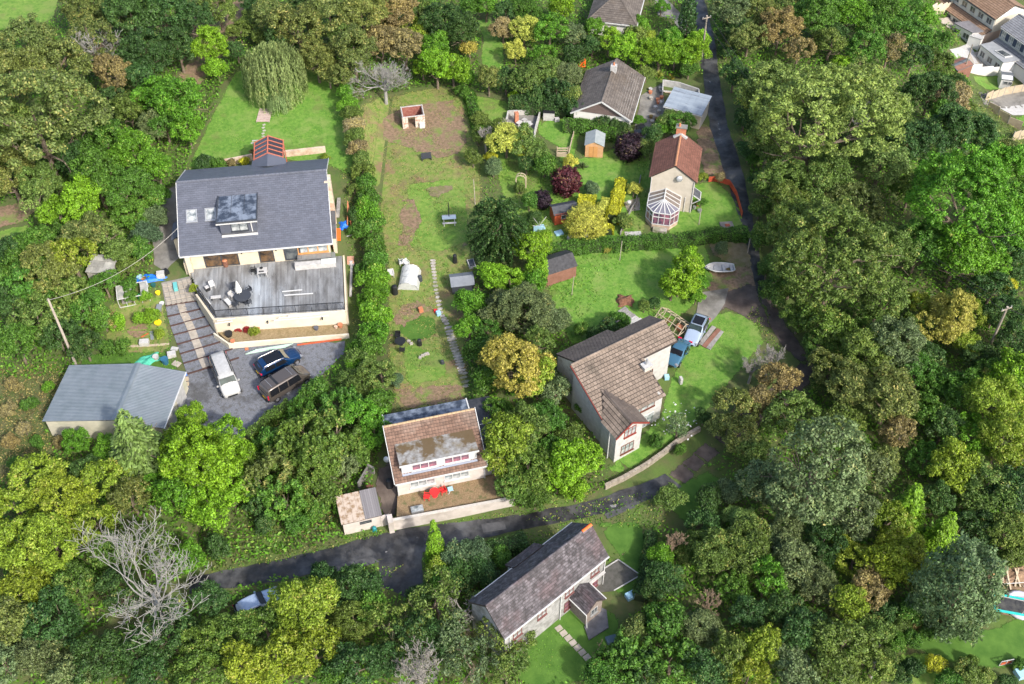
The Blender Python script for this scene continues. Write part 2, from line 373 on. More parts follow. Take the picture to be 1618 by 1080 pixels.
sh('lawn', [(985,200),(1035,280),(1018,370),(985,375)], G_LAWN, O2)
sh('lawn', [(1060,340),(1095,290),(1135,285),(1172,325),(1178,365),(1050,380)], G_LAWN2, O2)
sh('lawn', [(862,460),(905,400),(1000,385),(1115,378),(1130,440),(1080,500),(1040,530),(900,545)], G_LAWN2, O1)
sh('dry_border', [(1118,380),(1186,372),(1192,430),(1140,412),(1120,400)], G_TAN, O2)
sh('earth_bank', [(1115,415),(1195,415),(1206,470),(1130,475),(1112,450)], G_DIRT, O1)
sh('lawn', [(1110,500),(1150,490),(1195,500),(1210,540),(1160,600),(1120,650),(1090,680),(1010,735),(950,765),(955,740),(1040,660),(1060,590)], G_LAWN2, O1)
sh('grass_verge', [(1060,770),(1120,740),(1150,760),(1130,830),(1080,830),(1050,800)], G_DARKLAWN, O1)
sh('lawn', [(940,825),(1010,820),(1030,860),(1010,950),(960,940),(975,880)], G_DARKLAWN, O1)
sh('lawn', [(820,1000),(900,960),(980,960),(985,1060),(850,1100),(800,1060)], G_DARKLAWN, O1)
sh('lawn', [(1420,1030),(1500,1030),(1490,1100),(1410,1100)], G_LAWN, O1)
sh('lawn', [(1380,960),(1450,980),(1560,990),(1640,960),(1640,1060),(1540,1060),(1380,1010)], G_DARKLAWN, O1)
sh('play_area', [(1555,900),(1640,890),(1640,985),(1560,970)], G_DIRT, O2)
sh('grass_verge', [(330,905),(440,885),(560,855),(620,838),(830,805),(940,775),(930,790),(830,820),(640,842),(560,864),(440,893),(330,915)], G_ROUGH, O1)
sh('grass_bank', [(130,560),(260,545),(290,590),(240,600),(120,585)], G_DARKLAWN, O1)
sh('vegetable_patch', [(170,480),(255,460),(275,560),(160,560)], G_ROUGH, O2)
sh('bare_soil', [(195,520),(235,505),(240,530),(205,540)], G_DIRT, O3)
# bare patches in the long garden
for px in ([(600,185),(640,165),(715,155),(745,200),(730,245),(690,250),(640,235),(600,220)], [(668,295),(712,288),(722,302),(700,312),(668,310)], [(635,305),(655,300),(668,345),(645,395),(625,390)],
           [(700,395),(745,378),(745,388),(690,405)], [(618,495),(650,470),(700,480),(640,515),(615,560)], [(650,590),(705,582),(708,588),(655,597)], [(620,615),(735,600),(735,640),(630,648)]):
    sh('bare_soil', px, G_TAN if px[0][0] > 660 else G_DIRT, O3 if px[0][0] != 700 else O2, amp=.35, step=.7)
# lanes
sh('lane', [(300,912),(335,905),(440,885),(560,855),(640,835),(720,826),(830,812),(930,792),(1010,765),(1052,748),(1078,768),(1035,786),(960,811),(900,822),(770,849),(700,864),(640,879),(560,890),(440,919),(300,938)], G_ASPH, O2, amp=.1)
sh('tarmac_patch', [(760,828),(796,824),(800,836),(764,842)], G_ASPH2, O3, amp=.03)
sh('tarmac_patch', [(955,812),(1000,795),(1003,802),(960,820)], G_ASPH2, O3, amp=.03)
sh('tarmac_patch', [(500,898),(590,880),(600,888),(510,910)], G_ASPH2, O3, amp=.05)
sh('lay_by', [(598,884),(668,868),(668,925),(640,942),(600,925)], G_ASPH, O1)
sh('earth_track', [(1050,747),(1085,722),(1120,690),(1150,705),(1142,716),(1076,773)], G_TRACK, O2)
sh('earth_track', [(1193,455),(1217,455),(1234,495),(1262,535),(1285,570),(1300,600),(1270,580),(1236,552),(1212,515)], G_TRACK, O2)
sh('earth_track', [(1120,690),(1180,640),(1240,590),(1275,560),(1300,590),(1240,650),(1150,712)], G_TRACK, O1)
sh('road', [(1078,-30),(1100,45),(1110,120),(1122,200),(1147,280),(1167,340),(1182,400),(1196,465),(1210,462),(1204,420),(1192,360),(1184,320),(1173,270),(1150,200),(1138,130),(1129,60),(1105,-30)], G_ASPH, O2, amp=.1)
sh('worn_wheel_track', [(1093,-20),(1108,60),(1117,130),(1131,200),(1152,272),(1160,290),(1164,288),(1152,250),(1137,195),(1124,130),(1114,60),(1099,-20)], G_WORN, O3, amp=.12)
for q in ([(310,925),(440,905),(560,874),(660,862),(780,838),(900,812),(1000,788),(1040,768),(1044,773),(1002,795),(900,820),(780,846),(660,869),(560,882),(440,913),(312,933)], [(540,868),(620,852),(720,838),(760,832),(760,836),(720,843),(620,858),(540,876)], [(1118,40),(1130,120),(1142,190),(1164,270),(1178,320),(1174,320),(1159,270),(1137,190),(1125,120),(1112,40)]):
    sh('worn_wheel_track', q, G_WORN, O3, amp=.15)
sh('earth_apron', [(1098,190),(1124,195),(1150,275),(1160,300),(1140,292),(1112,280),(1100,240)], G_DIRT, O1)
sh('earth_apron', [(1160,455),(1192,440),(1206,480),(1225,520),(1205,520),(1150,490),(1115,500),(1105,470)], G_TRACK, O3)
sh('concrete_hardstanding', [(1108,462),(1150,455),(1145,480),(1125,510),(1105,525),(1098,500)], G_CONC, O4)
sh('driveway', [(1035,0),(1050,-5),(1085,30),(1090,60),(1075,55),(1065,30),(1040,25)], G_CONC, O1)
sh('patio', [(1012,150),(1048,130),(1050,190),(1030,215),(1000,222)], G_CONC, O2)
sh('footpath', [(968,826),(978,822),(990,850),(1010,835),(1018,842),(992,865),(990,895),(968,920),(958,912),(978,880),(982,855)], G_DIRT, O2, amp=.1, step=.5)
sh('paved_yard', [(1080,-60),(1040,-60),(1040,0),(1080,0)], G_CONC, O1)

# ---------------------------------------------------------------- materials of things
CREAM = mat('cream_render', (.5, .43, .31), .85, (.58, .5, .38), 1.1, .006, c3=(.52, .46, .36), bscale=20)
WHITE_R = mat('white_render', (.56, .545, .51), .85, (.64, .625, .59), 1.0, .005, c3=(.58, .57, .52), bscale=20)
PINKW = mat('off_white_render', (.44, .395, .355), .85, (.53, .48, .44), 1.4, .006, c3=(.34, .305, .265), bscale=22)
GREYR = mat('pebbledash', (.36, .34, .30), .95, (.46, .44, .40), 6, .01, c3=(.27, .25, .22), bscale=30)
WHITE = mat('white_upvc', (.5, .5, .49), .4); WPAINT = mat('white_paint', (.46, .45, .44), .6, (.34, .335, .32), 2.5)
STONEW = mat('whitewashed_stone', (.21, .21, .205), .9, (.34, .34, .33), 2.4, .03, c3=(.13, .13, .12), bscale=6)
BLOCKW = mat('pale_blockwork', (.36, .35, .335), .9, (.46, .45, .43), 2, .02, bscale=7)
SLATE = mat('blue_grey_slate', (.075, .083, .108), .6, (.09, .098, .126), .8, island=.12, spec=.5)
SLATE_D = mat('slate_underlay', (.03, .032, .04), .8)
OLDSL = mat('weathered_slate', (.038, .034, .039), .7, (.095, .086, .095), 1.8, island=.45, c3=(.075, .055, .06), thr=(.4, .6), detail=9)
TAN = mat('tan_roof_tile', (.165, .128, .1), .85, (.21, .165, .13), .9, island=.2, c3=(.095, .078, .06))
TAN_D = mat('tan_tile_painted_shade', (.09, .072, .062), .85, (.12, .096, .08), .7, island=.15)  # tan tile darkened in colour for the slopes facing away from the sun
UNDER = mat('roof_shadow_gap', (.045, .035, .03), .9)  # dark underlay colour stands in for shadow lines and dirt between tile courses
BROWN = mat('brown_roof_tile', (.135, .082, .058), .85, (.18, .11, .08), .9, island=.22, c3=(.2, .15, .12))
RED = mat('red_roof_tile', (.135, .058, .041), .85, (.175, .078, .056), .8, island=.16, c3=(.13, .06, .045))
GBR = mat('grey_brown_tile', (.085, .072, .063), .85, (.13, .112, .098), .9, island=.18, c3=(.1, .08, .062))
ORT = mat('orange_tan_tile', (.2, .125, .08), .85, (.26, .17, .115), .8, island=.14)
GREYT = mat('grey_roof_tile', (.17, .175, .19), .8, (.22, .225, .24), .8, island=.12)
FELT = mat('dark_felt', (.028, .03, .034), .75, (.05, .052, .06), 1.3, .01, glossn=(.8, .35, .8), bscale=12)
FELT2 = mat('grey_felt', (.06, .063, .07), .75, (.11, .115, .13), 1.4, .01, glossn=(.8, .3, .8), bscale=12)
WETF = mat('puddled_flat_roof', (.035, .045, .065), .35, (.17, .2, .25), 1.1, .004, glossn=(.9, .08, .5), bscale=9, thr=(.42, .6))
LEADW = mat('pale_flat_roof', (.15, .14, .125), .7, (.28, .28, .275), 2.4, .01, blotch=((.095, .062, .025), .5, .46, .95), c3=(.14, .11, .06), bscale=14)
STEEL = mat('galvanised_sheet', (.14, .17, .19), .5, (.185, .215, .24), .8, spec=.5, metal=.25, c3=(.16, .18, .21))
STEELW = mat('pale_sheet_roof', (.21, .245, .285), .5, (.29, .33, .37), .5, stretch=(.4, 3, 3), blotch=((.12, .13, .15), .8, .56, .8))
BRICK = mat('red_brick', (.33, .12, .07), .9, (.42, .18, .1), 3, .01, island=.2)
PALEBR = mat('pale_brick', (.42, .33, .25), .9, (.55, .46, .36), 2, .01, island=.25, c3=(.35, .2, .14))
BROWNCL = mat('brown_cladding', (.12, .085, .075), .8, (.15, .11, .1), 2, island=.1)
WOODO = mat('orange_timber', (.42, .2, .07), .6, (.5, .26, .1), 2, stretch=(1, 1, 8), island=.1)
WOODR = mat('red_stained_timber', (.4, .075, .03), .7, (.46, .1, .04), 1.5, island=.1)
WOODB = mat('brown_shed_timber', (.16, .075, .05), .8, (.22, .11, .08), 1.5, island=.18)
WOODP = mat('pale_timber', (.33, .27, .19), .8, (.42, .35, .25), 2, island=.15)
WOODG = mat('grey_weathered_timber', (.2, .19, .18), .85, (.3, .29, .27), 2, .01, island=.22, c3=(.14, .13, .12))
WOODT = mat('honey_shed_timber', (.42, .23, .11), .75, (.5, .3, .16), 1.5, island=.1)
DECKM = mat('grey_deck_board', (.11, .108, .104), .55, (.24, .245, .25), .9, stretch=(1, .35, 1), island=.2, c3=(.33, .36, .39), glossn=(.6, .2, .7), detail=9)
SLEEP = mat('dark_red_edging', (.055, .03, .026), .85, (.08, .045, .038), 2)
PAV = mat('stone_paving', (.27, .24, .2), .85, (.36, .32, .27), 2, .01, island=.18, bscale=15)
STN = mat('garden_stone', (.25, .23, .2), .9, (.4, .37, .33), 2.5, .03, island=.25, bscale=9, c3=(.16, .17, .1))
BLK = mat('black_plastic', (.015, .016, .018), .5); DGREY = mat('anthracite', (.04, .045, .055), .5)
GLS = glass('window_glass'); GLSW = glass('curtained_glass', (.1, .12, .13), (.4, .42, .42)); GLSB = glass('brown_reflection_glass', (.025, .022, .02), (.13, .075, .035))  # brown reflections on the deck doors are painted into the glass colour
GLSP = glass('pink_room_glass', (.06, .05, .08), (.3, .12, .16))
CLEAR = mat('polycarbonate', (.1, .1, .13), .2, (.16, .15, .18), 1, spec=.7)
SMOKE = mat('glass_roof_smoked', (.03, .022, .022), .12, spec=.7)
REDP = mat('red_paint', (.6, .03, .03), .45); ORANGE = mat('orange_mesh_plastic', (.45, .08, .035), .7, (.32, .06, .03), 3)
ORANGE2 = mat('orange_plastic', (.85, .13, .02), .5)
BLUE = mat('blue_tarpaulin', (.01, .12, .55), .45, (.02, .17, .65), 3, .03)
TEAL = mat('turquoise_padding', (.02, .42, .38), .45, (.04, .5, .45), 2)
GRNET = mat('green_netting', (.03, .32, .2), .8, (.1, .45, .32), 5, .05)
YEL = mat('yellow_plastic', (.85, .6, .02), .5); LBLUE = mat('pale_blue_plastic', (.3, .5, .62), .5); STEELP = mat('grey_metal', (.4, .41, .42), .4, metal=.6)
MOSS = mat('moss', (.11, .07, .03), .95, (.2, .15, .04), 6, .05)
TERRA = mat('terracotta', (.42, .16, .08), .8); POLE = mat('grey_pole_wood', (.26, .22, .18), .85, (.34, .3, .25), 3)
WIRE = mat('cable', (.02, .02, .02), .6); WIREP = mat('pale_cable', (.4, .38, .34), .6)
POLYT = mat('polythene', (.4, .41, .4), .3, (.5, .51, .5), 2.5, .03)
MIRR = mat('chrome', (.7, .7, .7), .15, metal=1)
TYRE = mat('tyre_rubber', (.02, .02, .02), .8); RIM = mat('alloy_rim', (.5, .5, .52), .3, metal=.8)
CARGL = mat('car_glass', (.01, .011, .014), .12, spec=.35); CARGLT = mat('car_glass_tan_reflection', (.14, .125, .085), .12, (.2, .18, .13), 1, spec=.8); CARGLW = mat('windscreen_glass', (.012, .02, .02), .15, (.05, .075, .07), 1.1, spec=.3)  # tan windscreens carry a painted reflection in their base colour
LAMP = mat('lamp_glass', (.22, .23, .25), .1, spec=.8); TAIL = mat('red_lamp', (.5, .01, .04), .15, spec=.7); NPL = mat('yellow_plate', (.75, .5, .02), .5)

# ================================================================ slate house, upper left
A1 = Z(285, 405, 5.0); H1 = Fr((A1.x, A1.y, 2.5), radians(7.7)); LM = {}
h1 = thing('slate_roofed_house', 'big cream house with a long blue-grey slate roof and flat-topped dormer above a timber deck', 'house', H1.o, H1.yaw)
mb = MB(); gable_walls(mb, .35, 16.65, .5, 13.9, 8.1, 2.55, 3.75, 6.45, -1.6); mb.build('wall', CREAM, h1)
gable_roof(h1, 0.3, 16.7, .4, 14.0, 8.1, 2.7, 3.75, 6.75, .5, .27, SLATE, SLATE_D, ov=.4, slabt=.1, rg=.018, lift=.022)
ridge(h1, (-.1, 8.1, 6.8), (17.1, 8.1, 6.8), .16, SLATE)
MB().box(-.12, -.14, 2.34, 17.12, -.02, 2.52).build('gutter', WHITE, h1, bevel=.02)
MB().box(-.16, 0, 2.3, -.09, .2, 2.5).build('fascia', WHITE, h1)
for s, x in ((0, -.14), (1, 17.1)):
    b = MB(); bar(b, (x, -.02, 2.45), (x, 8.1, 6.62), .07, h=.2); bar(b, (x, 8.1, 6.62), (x, 14.4, 3.55), .07, h=.2); b.build('bargeboard', WHITE, h1)
# front openings
window(h1, (2.35, .5, .05), (1, 0, 0), 3.9, 2.1, 2, 1, DGREY, GLSB, name='patio_door', sill=False, ft=.12)
window(h1, (8.55, .5, .05), (1, 0, 0), 1.7, 2.1, 1, 1, DGREY, GLSB, name='door', sill=False, ft=.12)
window(h1, (12.3-.9, .5, .05), (1, 0, 0), 1.9, 2.15, 1, 1, DGREY, GLS, name='door', sill=False, ft=.2)
window(h1, (14.0-1.0, .5, .9), (1, 0, 0), 3.5, 1.35, 3, 1, WOODO, GLSW, name='window', ft=.12)
for x, r0 in ((10.6, .5), (6.7, .5), (13.6-.35, .5)):
    MB().cyl(x, r0-.12, 1.75, 2.05, .06).build('wall_light', BLK, h1)
MB().box(.4, -.05, -1.2, .95, .5, 2.4).build('pier', CREAM, h1)
MB().box(-.02, .5, -1.2, .35, 6.5, 1.0).build('side_wall', CREAM, h1)
# side porch on the left
b = MB().box(-1.15, 3.6, -1, .3, 6.2, 2.1); b.build('porch', CREAM, h1)
tiles(h1, (-1.35, 3.4, 2.1), (0, 1, 0), (1.6, 0, .9), [(0, 0), (3.0, 0), (3.0, 1.8), (0, 1.8)], .5, .27, SLATE, under=SLATE_D, slabt=.08, name='porch_tiles')
# roof windows
for x in (.85, 2.95):
    sl = (6.75-2.7)/7.7
    z = 2.7+sl*(3.5-.4)+.05; up = Vector((0, 1, sl)).normalized(); nn = Vector((0, -sl, 1)).normalized()
    window(h1, (x, 3.55, z), (1, 0, 0), 1.25, 1.55, 1, 1, STEELP, GLSW, upv=up, n=nn, ft=.12, name='roof_window', sill=True, depth=.12)
# dormer
D0 = 3.55
b = MB().box(4.75, 1.9, 3.2, 8.75, 7.2, 5.55); b.build('dormer', FELT2, h1)
r_ = MB().box(4.55, 1.5, 5.56, 8.95, 7.0, 5.72).build('dormer_roof', WETF, h1)
b = MB(); b.box(4.45, 1.42, 5.5, 9.05, 1.52, 5.78).box(4.45, 1.52, 5.5, 4.56, 7.0, 5.78).box(8.94, 1.52, 5.5, 9.05, 7.0, 5.78); b.build('dormer_trim', DGREY, h1)
MB().box(4.44, 1.36, 5.42, 9.06, 1.415, 5.56).build('dormer_gutter', WHITE, h1)
for k in range(9):
    MB().box(4.75, 1.84, 3.78+k*.19, 8.75, 1.895, 3.78+k*.19+.165).build('cladding_board', STEELP if k < 0 else SLATE, h1)
for k in range(3):
    MB().box(4.6+1.47*k, 2.6, 5.725, 4.64+1.47*k, 6.9, 5.745).build('felt_seam', DGREY, h1)
window(h1, (5.95, 1.83, 4.0), (1, 0, 0), 1.9, 1.2, 2, 1, DGREY, GLSW, name='dormer_window')
MB().box(8.2, 1.76, 3.75, 8.3, 1.83, 5.5).build('downpipe', WHITE, h1)
MB().box(4.75, 1.62, 3.3, 8.8, 1.8, 3.55).build('apron_flashing', WHITE, h1)
# gable chimney breast and right verge walls
MB().box(16.7, 6.6, -1, 17.45, 8.0, 6.1).build('chimney', PALEBR, h1)
MB().box(16.95, 1.5, 1.8, 17.5, 6.2, 2.1).build('lean_to_roof', FELT2, h1)
MB().box(17.0, 1.6, -1, 17.4, 6.1, 1.8).build('lean_to_wall', CREAM, h1)
# glass gabled porch behind, red frame
pc = H1.loc(426, 245, 3.6); gx, gy = pc
b = MB()
for s in (-1, 1):
    for k in range(5):
        yk = 14.5+k*.85
        bar(b, (gx, yk, 5.1), (gx+s*1.75, yk, 4.25), .1)
    bar(b, (gx+s*1.75, 14.4, 4.25), (gx+s*1.75, 18.0, 4.25), .12)
    for yk in (14.5, 17.9): bar(b, (gx+s*1.7, yk, 0), (gx+s*1.7, yk, 4.2), .12)
bar(b, (gx, 14.4, 5.12), (gx, 18.0, 5.12), .14)
fr_ = b.build('porch_frame', mat('terracotta_frame', (.42, .13, .08), .5), h1)
for s in (-1, 1):
    for k in range(4):
        y0 = 14.57+k*.85
        MB().slab([(gx+s*.06, y0, 5.06), (gx+s*1.68, y0, 4.26), (gx+s*1.68, y0+.72, 4.26), (gx+s*.06, y0+.72, 5.06)], .02).build('pane', SMOKE, fr_)
    MB().slab([(gx, 12.0, 5.0), (gx+s*2.1, 13.4, 4.0), (gx+s*2.0, 14.45, 4.1), (gx, 14.45, 5.05)], .08).build('porch_valley', SLATE, h1)

# timber deck in front with its white retaining wall
dk = thing('timber_deck', 'raised grey timber deck across the front of the slate-roofed house', 'deck', H1.o, H1.yaw)
DP = [(.5, .46), (1.67, -3.63), (3.76, -7.85), (17.95, -8.45), (17.9, .46)]
b = MB(); r = random.Random(3); x = .5
while x < 17.9:
    x1 = min(x+.135, 17.92); xm = (x+x1)/2
    # front limit
    if xm < 1.67: y0 = .46+(-3.63-.46)*(xm-.5)/1.17
    elif xm < 3.76: y0 = -3.63+(-7.85+3.63)*(xm-1.67)/2.09
    else: y0 = -7.85+(-.6)*(xm-3.76)/14.19
    segs = [y0, y0+(.46-y0)*r.uniform(.3, .7), .46] if .46-y0 > 3 else [y0, .46]
    for a, c in zip(segs, segs[1:]): dz = r.uniform(-.004, .004); b.box(x, a+.004, -.05, x1-.012, c-.004, -.01+dz)
    x += .135
b.build('deck_boards', DECKM, dk, kind='stuff')
MB().prism([(p[0]*.995+.05, p[1]*.99) for p in DP], -.45, -.056).build('deck_base', DGREY, dk)
# glass balustrade and posts
gb = MB()
edge = [(1.72, -3.5), (3.85, -7.72), (17.85, -8.32)]
def along(a, c, st):
    L = hypot(c[0]-a[0], c[1]-a[1]); n = max(1, round(L/st)); return [(a[0]+(c[0]-a[0])*i/n, a[1]+(c[1]-a[1])*i/n) for i in range(n+1)]
for a, c in zip(edge, edge[1:]):
    pts = along(a, c, 1.75)
    for p in pts[1:] if a != edge[0] else pts: MB().rbox(p[0], p[1], 0, .06, .06, 1.05, 0).build('post', BLK, dk)
    rb = MB(); bar(rb, (*a, 1.05), (*c, 1.05), .06, h=.05); bar(rb, (*a, .08), (*c, .08), .04); rb.build('rail', BLK, dk)
    for p, q in zip(pts, pts[1:]):
        nb = 12; bb = MB()
        for k in range(1, nb): bar(bb, (p[0]+(q[0]-p[0])*k/nb, p[1]+(q[1]-p[1])*k/nb, .08), (p[0]+(q[0]-p[0])*k/nb, p[1]+(q[1]-p[1])*k/nb, 1.03), .018)
        bb.build('baluster_panel', BLK, dk)
rw = thing('retaining_wall', 'tall white rendered wall holding up the front of the timber deck', 'wall', H1.o, H1.yaw)
MB().prism([(3.74, -7.9), (17.98, -8.52), (18.0, -8.72), (3.66, -8.12)], -2.8, .02).build('wall_face', mat('bright_cream_render', (.56, .51, .41), .85, (.62, .57, .46), 1, c3=(.48, .42, .31)), rw)
MB().prism([(1.55, -3.7), (3.74, -7.9), (3.66, -8.12), (3.5, -8.05), (1.35, -3.75)], -2.8, .0).build('wing_wall', CREAM, rw)
MB().prism([(18.0, -8.6), (18.2, -8.6), (18.2, .5), (18.0, .5)], -2.8, .0).build('side_wall', CREAM, rw)
for x in (5.2, 9.4, 15.4): MB().rbox(x, -8.4-(x-3.7)*.043+.05, -.75, .12, .3, .2, 0).build('wall_light', BLK, rw)
bd = thing('planting_bed', 'raised tan gravel bed between the deck retaining wall and the low cream wall', 'planter', H1.o, H1.yaw)
MB().prism([(3.7, -8.15), (18.0, -8.75), (18.1, -10.35), (5.1, -10.0)], -2.6, -1.95).build('gravel', G_PEA, bd)
MB().prism([(3.35, -8.3), (5.0, -10.05), (18.15, -10.4), (18.15, -10.62), (4.95, -10.28), (3.2, -8.4)], -3.3, -1.8).build('low_wall', mat('bright_cream_render', (.56, .51, .41)), bd)
# gravel yard and stepped drive
sh('gravel_yard', [(294,590),(303,575),(345,545),(368,548),(545,540),(542,560),(500,600),(450,650),(395,690),(360,700),(300,665),(280,640),(285,610)], G_GRAVEL, O3, amp=.15)
DL = [(262,484),(265,501),(270,516),(275,530),(280,545),(285,560),(290,575),(296,592)]
DR = [(310,476),(317,489),(325,501),(332,515),(341,528),(352,540),(368,552),(378,566)]
DC = [(286,480),(291,496),(298,510),(304,524),(309,538),(315,553),(320,567),(326,580)]
dr = sheet('drive', gpoly(DL+DR[::-1]), G_GRAVEL, O4, amp=.03)
def along_t(a, c, t): return a+(c-a)*t
for i in range(8):
    l, rr = P(*DL[i]), P(*DR[i]); b = MB(); n = 4
    for k in range(n):
        p, q = l+(rr-l)*k/n, l+(rr-l)*(k+1)/n; p.z = terr(p.x, p.y)+.13; q.z = terr(q.x, q.y)+.13; bar(b, p, q, .12, h=.16)
    b.build('sleeper', SLEEP, dr)
for i in range(7):
    for k in range(3):
        a = P(*DC[i]); c = P(*DC[i+1]); d = (c-a); m_ = a+d*(k+.5)/3; d.z = 0; d.normalize()
        MB().obox((m_.x, m_.y, terr(m_.x, m_.y)+.11), (d.x, d.y, 0), (-d.y, d.x, 0), (0, 0, 1), .26, .42, .04).build('paving_slab', PAV, dr)
pv = sheet('steps', gpoly([(255,447),(300,437),(310,470),(311,476),(262,484)]), G_CONC, O4, amp=0, step=0)
for j in range(5):
    for i in range(6):
        u0, u1 = i/6+.01, (i+1)/6-.01; a = Vector((256+j*1.7, 449+j*7.2)); c = Vector((303+j*2, 440+j*7.3))
        q = [P(*(a.lerp(c, u0))), P(*(a.lerp(c, u1))), P(*(a.lerp(c, u1)+Vector((1.6, 6.4)))), P(*(a.lerp(c, u0)+Vector((1.4, 6.5))))]
        zz = sum(p.z for p in q)/4+RN.uniform(.12, .17)
        MB().prism([(p.x, p.y) for p in q][::-1], zz-.15, zz).build('paving_slab', PAV, pv)
sh('side_path', [(243,372),(262,300),(280,292),(290,400),(262,430),(243,418)], G_CONC, O3)

# ================================================================ brown tiled bungalow with the white dormer
z3 = .3; H3 = fr_px((625,760), (760,732), 2.4, z3)
h3 = thing('brown_tiled_bungalow', 'cream bungalow with brown tiles and a long white box dormer on the lane', 'house', H3.o, H3.yaw)
b = MB(); gable_walls(b, .15, 8.85, 0, 5.0, 4.6, 2.25, 4.5, 4.66, -1.5); b.build('wall', PINKW, h3)
L3 = 9.1; S3 = hypot(5.1, 2.75)
tiles(h3, (-.1, -.3, 2.25), (1, 0, 0), (0, 5.1, 2.75), [(0, 0), (L3, 0), (L3, S3), (0, S3)], .3, .32, BROWN, under=UNDER, stag=False, curve=.025)
ridge(h3, (-.1, 4.82, 5.02), (9.0, 4.82, 5.02), .14, mat('lichened_ridge', (.4, .3, .18), .9, (.3, .2, .12), 3))
MB().box(.3, 5.0, -1.5, 8.8, 7.9, 2.75).build('rear_wall', PINKW, h3)
MB().box(.2, 5.02, 2.76, 8.9, 8.0, 2.9).build('flat_roof', WETF, h3)
b = MB().box(.1, 5.02, 2.7, .2, 8.05, 2.98).box(8.75, 5.02, 2.7, 8.88, 8.05, 2.98); b.build('roof_trim', WHITE, h3)
MB().box(8.86, .3, -1.5, 11.1, 8.0, 2.4).build('side_extension', PINKW, h3)
MB().box(8.87, .2, 2.41, 11.25, 8.1, 2.55).build('extension_roof', FELT, h3)
MB().box(8.9, 4.6, 2.56, 11.2, 4.66, 2.6).build('roof_seam', WHITE, h3)
MB().box(8.87, .1, 2.3, 11.3, .19, 2.6).build('fascia', WHITE, h3)
b = MB(); bar(b, (9.06, -.3, 2.3), (9.06, 4.9, 5.1), .06, h=.16); bar(b, (-.16, -.3, 2.25), (-.16, 4.9, 5.05), .06, h=.16); b.build('bargeboard', WHITE, h3)
MB().box(-.1, -.42, 2.16, 9.0, -.32, 2.3).build('gutter', WHITE, h3)
# dormer
MB().box(.75, .5, 2.5, 8.2, 2.6, 3.99).build('dormer', WHITE, h3)
MB().box(.6, .35, 4.0, 8.35, 3.1, 4.12).build('dormer_roof', LEADW, h3)
MB().box(.55, .27, 3.94, 8.4, .34, 4.14).build('dormer_fascia', WHITE, h3)
window(h3, (1.75, .5, 2.86), (1, 0, 0), 2.5, 1.0, 3, 1, WHITE, GLSP, name='dormer_window'); window(h3, (4.95, .5, 2.86), (1, 0, 0), 2.5, 1.0, 3, 1, WHITE, GLSP, name='dormer_window')
window(h3, (1.35, 0, .8), (1, 0, 0), 2.5, 1.1, 3, 1, WHITE, GLSW); window(h3, (4.75, 0, .8), (1, 0, 0), 2.5, 1.1, 3, 1, WHITE, GLSW)
window(h3, (9.25, .3, .85), (1, 0, 0), 1.35, 1.1, 2, 1, WHITE, GLSW)
MB().box(.75, .2, 2.62, 8.2, .49, 2.68).build('lead_flashing', mat('lead', (.3, .33, .4), .5), h3)
for x in (.1, 8.78): MB().cyl(x+.02, -.06, -.6, 2.2, .05, n=8).build('downpipe', WHITE, h3)
b = MB(); b.dome(0, 0, 0, .34, .1, 12, 3); o = b.build('satellite_dish', STEELP, h3); o.location = (-.35, 3.1, 2.0); o.rotation_euler = (radians(60), 0, radians(-20))
# raised gravel garden with white front wall
fg = thing('gravel_garden', 'raised brown gravel garden behind a long white wall in front of the bungalow', 'garden terrace', H3.o, H3.yaw)
GP = [(-.6, -2.75), (10.7, -3.15), (11.1, .2), (0, 0)]
MB().prism(GP, -2.2, -.02).build('gravel', G_GRAVEL2, fg)
fw = thing('boundary_wall', 'long white garden wall along the lane below the brown gravel garden', 'wall', H3.o, H3.yaw)
MB().prism([(-1.0, -2.77), (10.9, -3.17), (10.9, -3.42), (-1.0, -3.02)], -2.4, .28).build('wall_face', PINKW, fw)
MB().prism([(-1.0, -3.05), (10.95, -3.45), (10.95, -3.14), (-1.0, -2.74)], .281, .36).build('coping', mat('grey_coping', (.4, .37, .33), .9, (.5, .47, .42), 3), fw)
MB().rbox(-1.2, -2.8, -2.2, .5, 1.0, 2.7, 0).build('gate_pier', PINKW, fw)
sh('concrete_path', [(590,770),(600,720),(612,680),(624,700),(632,790),(625,825),(605,850),(598,815)], G_TRACK, O5)

# small roofed store beside the gate
HG = fr_px((545,845), (600,832), 0, P(560,842).z)
hg = thing('garden_store', 'small white rendered store with a half mossy half grey roof beside the lane', 'outbuilding', HG.o, HG.yaw)
lg = 3.6
MB().prism([(0, 0), (lg, 0), (lg, 2.9), (0, 2.9)], -.8, lambda x, y: 1.9+y*.12).build('wall', PINKW, hg)
tiles(hg, (-.15, -.1, 1.93), (1, 0, 0), (0, 3.2, .4), [(0, 0), (2.3, 0), (2.3, 3.2), (0, 3.2)], .6, 3.2, mat('mossy_sheet', (.4, .33, .27), .9, (.22, .15, .09), 2.2, .02, thr=(.45, .6)), slabt=.08, under=UNDER)
tiles(hg, (2.2, -.1, 1.95), (1, 0, 0), (0, 3.2, .4), [(0, 0), (1.6, 0), (1.6, 3.2), (0, 3.2)], .2, 3.2, mat('grey_corrugated', (.17, .16, .165), .7, island=.2), slabt=.08, under=UNDER)
window(hg, (1.6, 0, 1.15), (1, 0, 0), 1.15, .4, 1, 1, DGREY, GLS, sill=False)
MB().box(3.6, -.05, -.8, 4.5, .15, 1.6).build('side_wall', PINKW, hg)

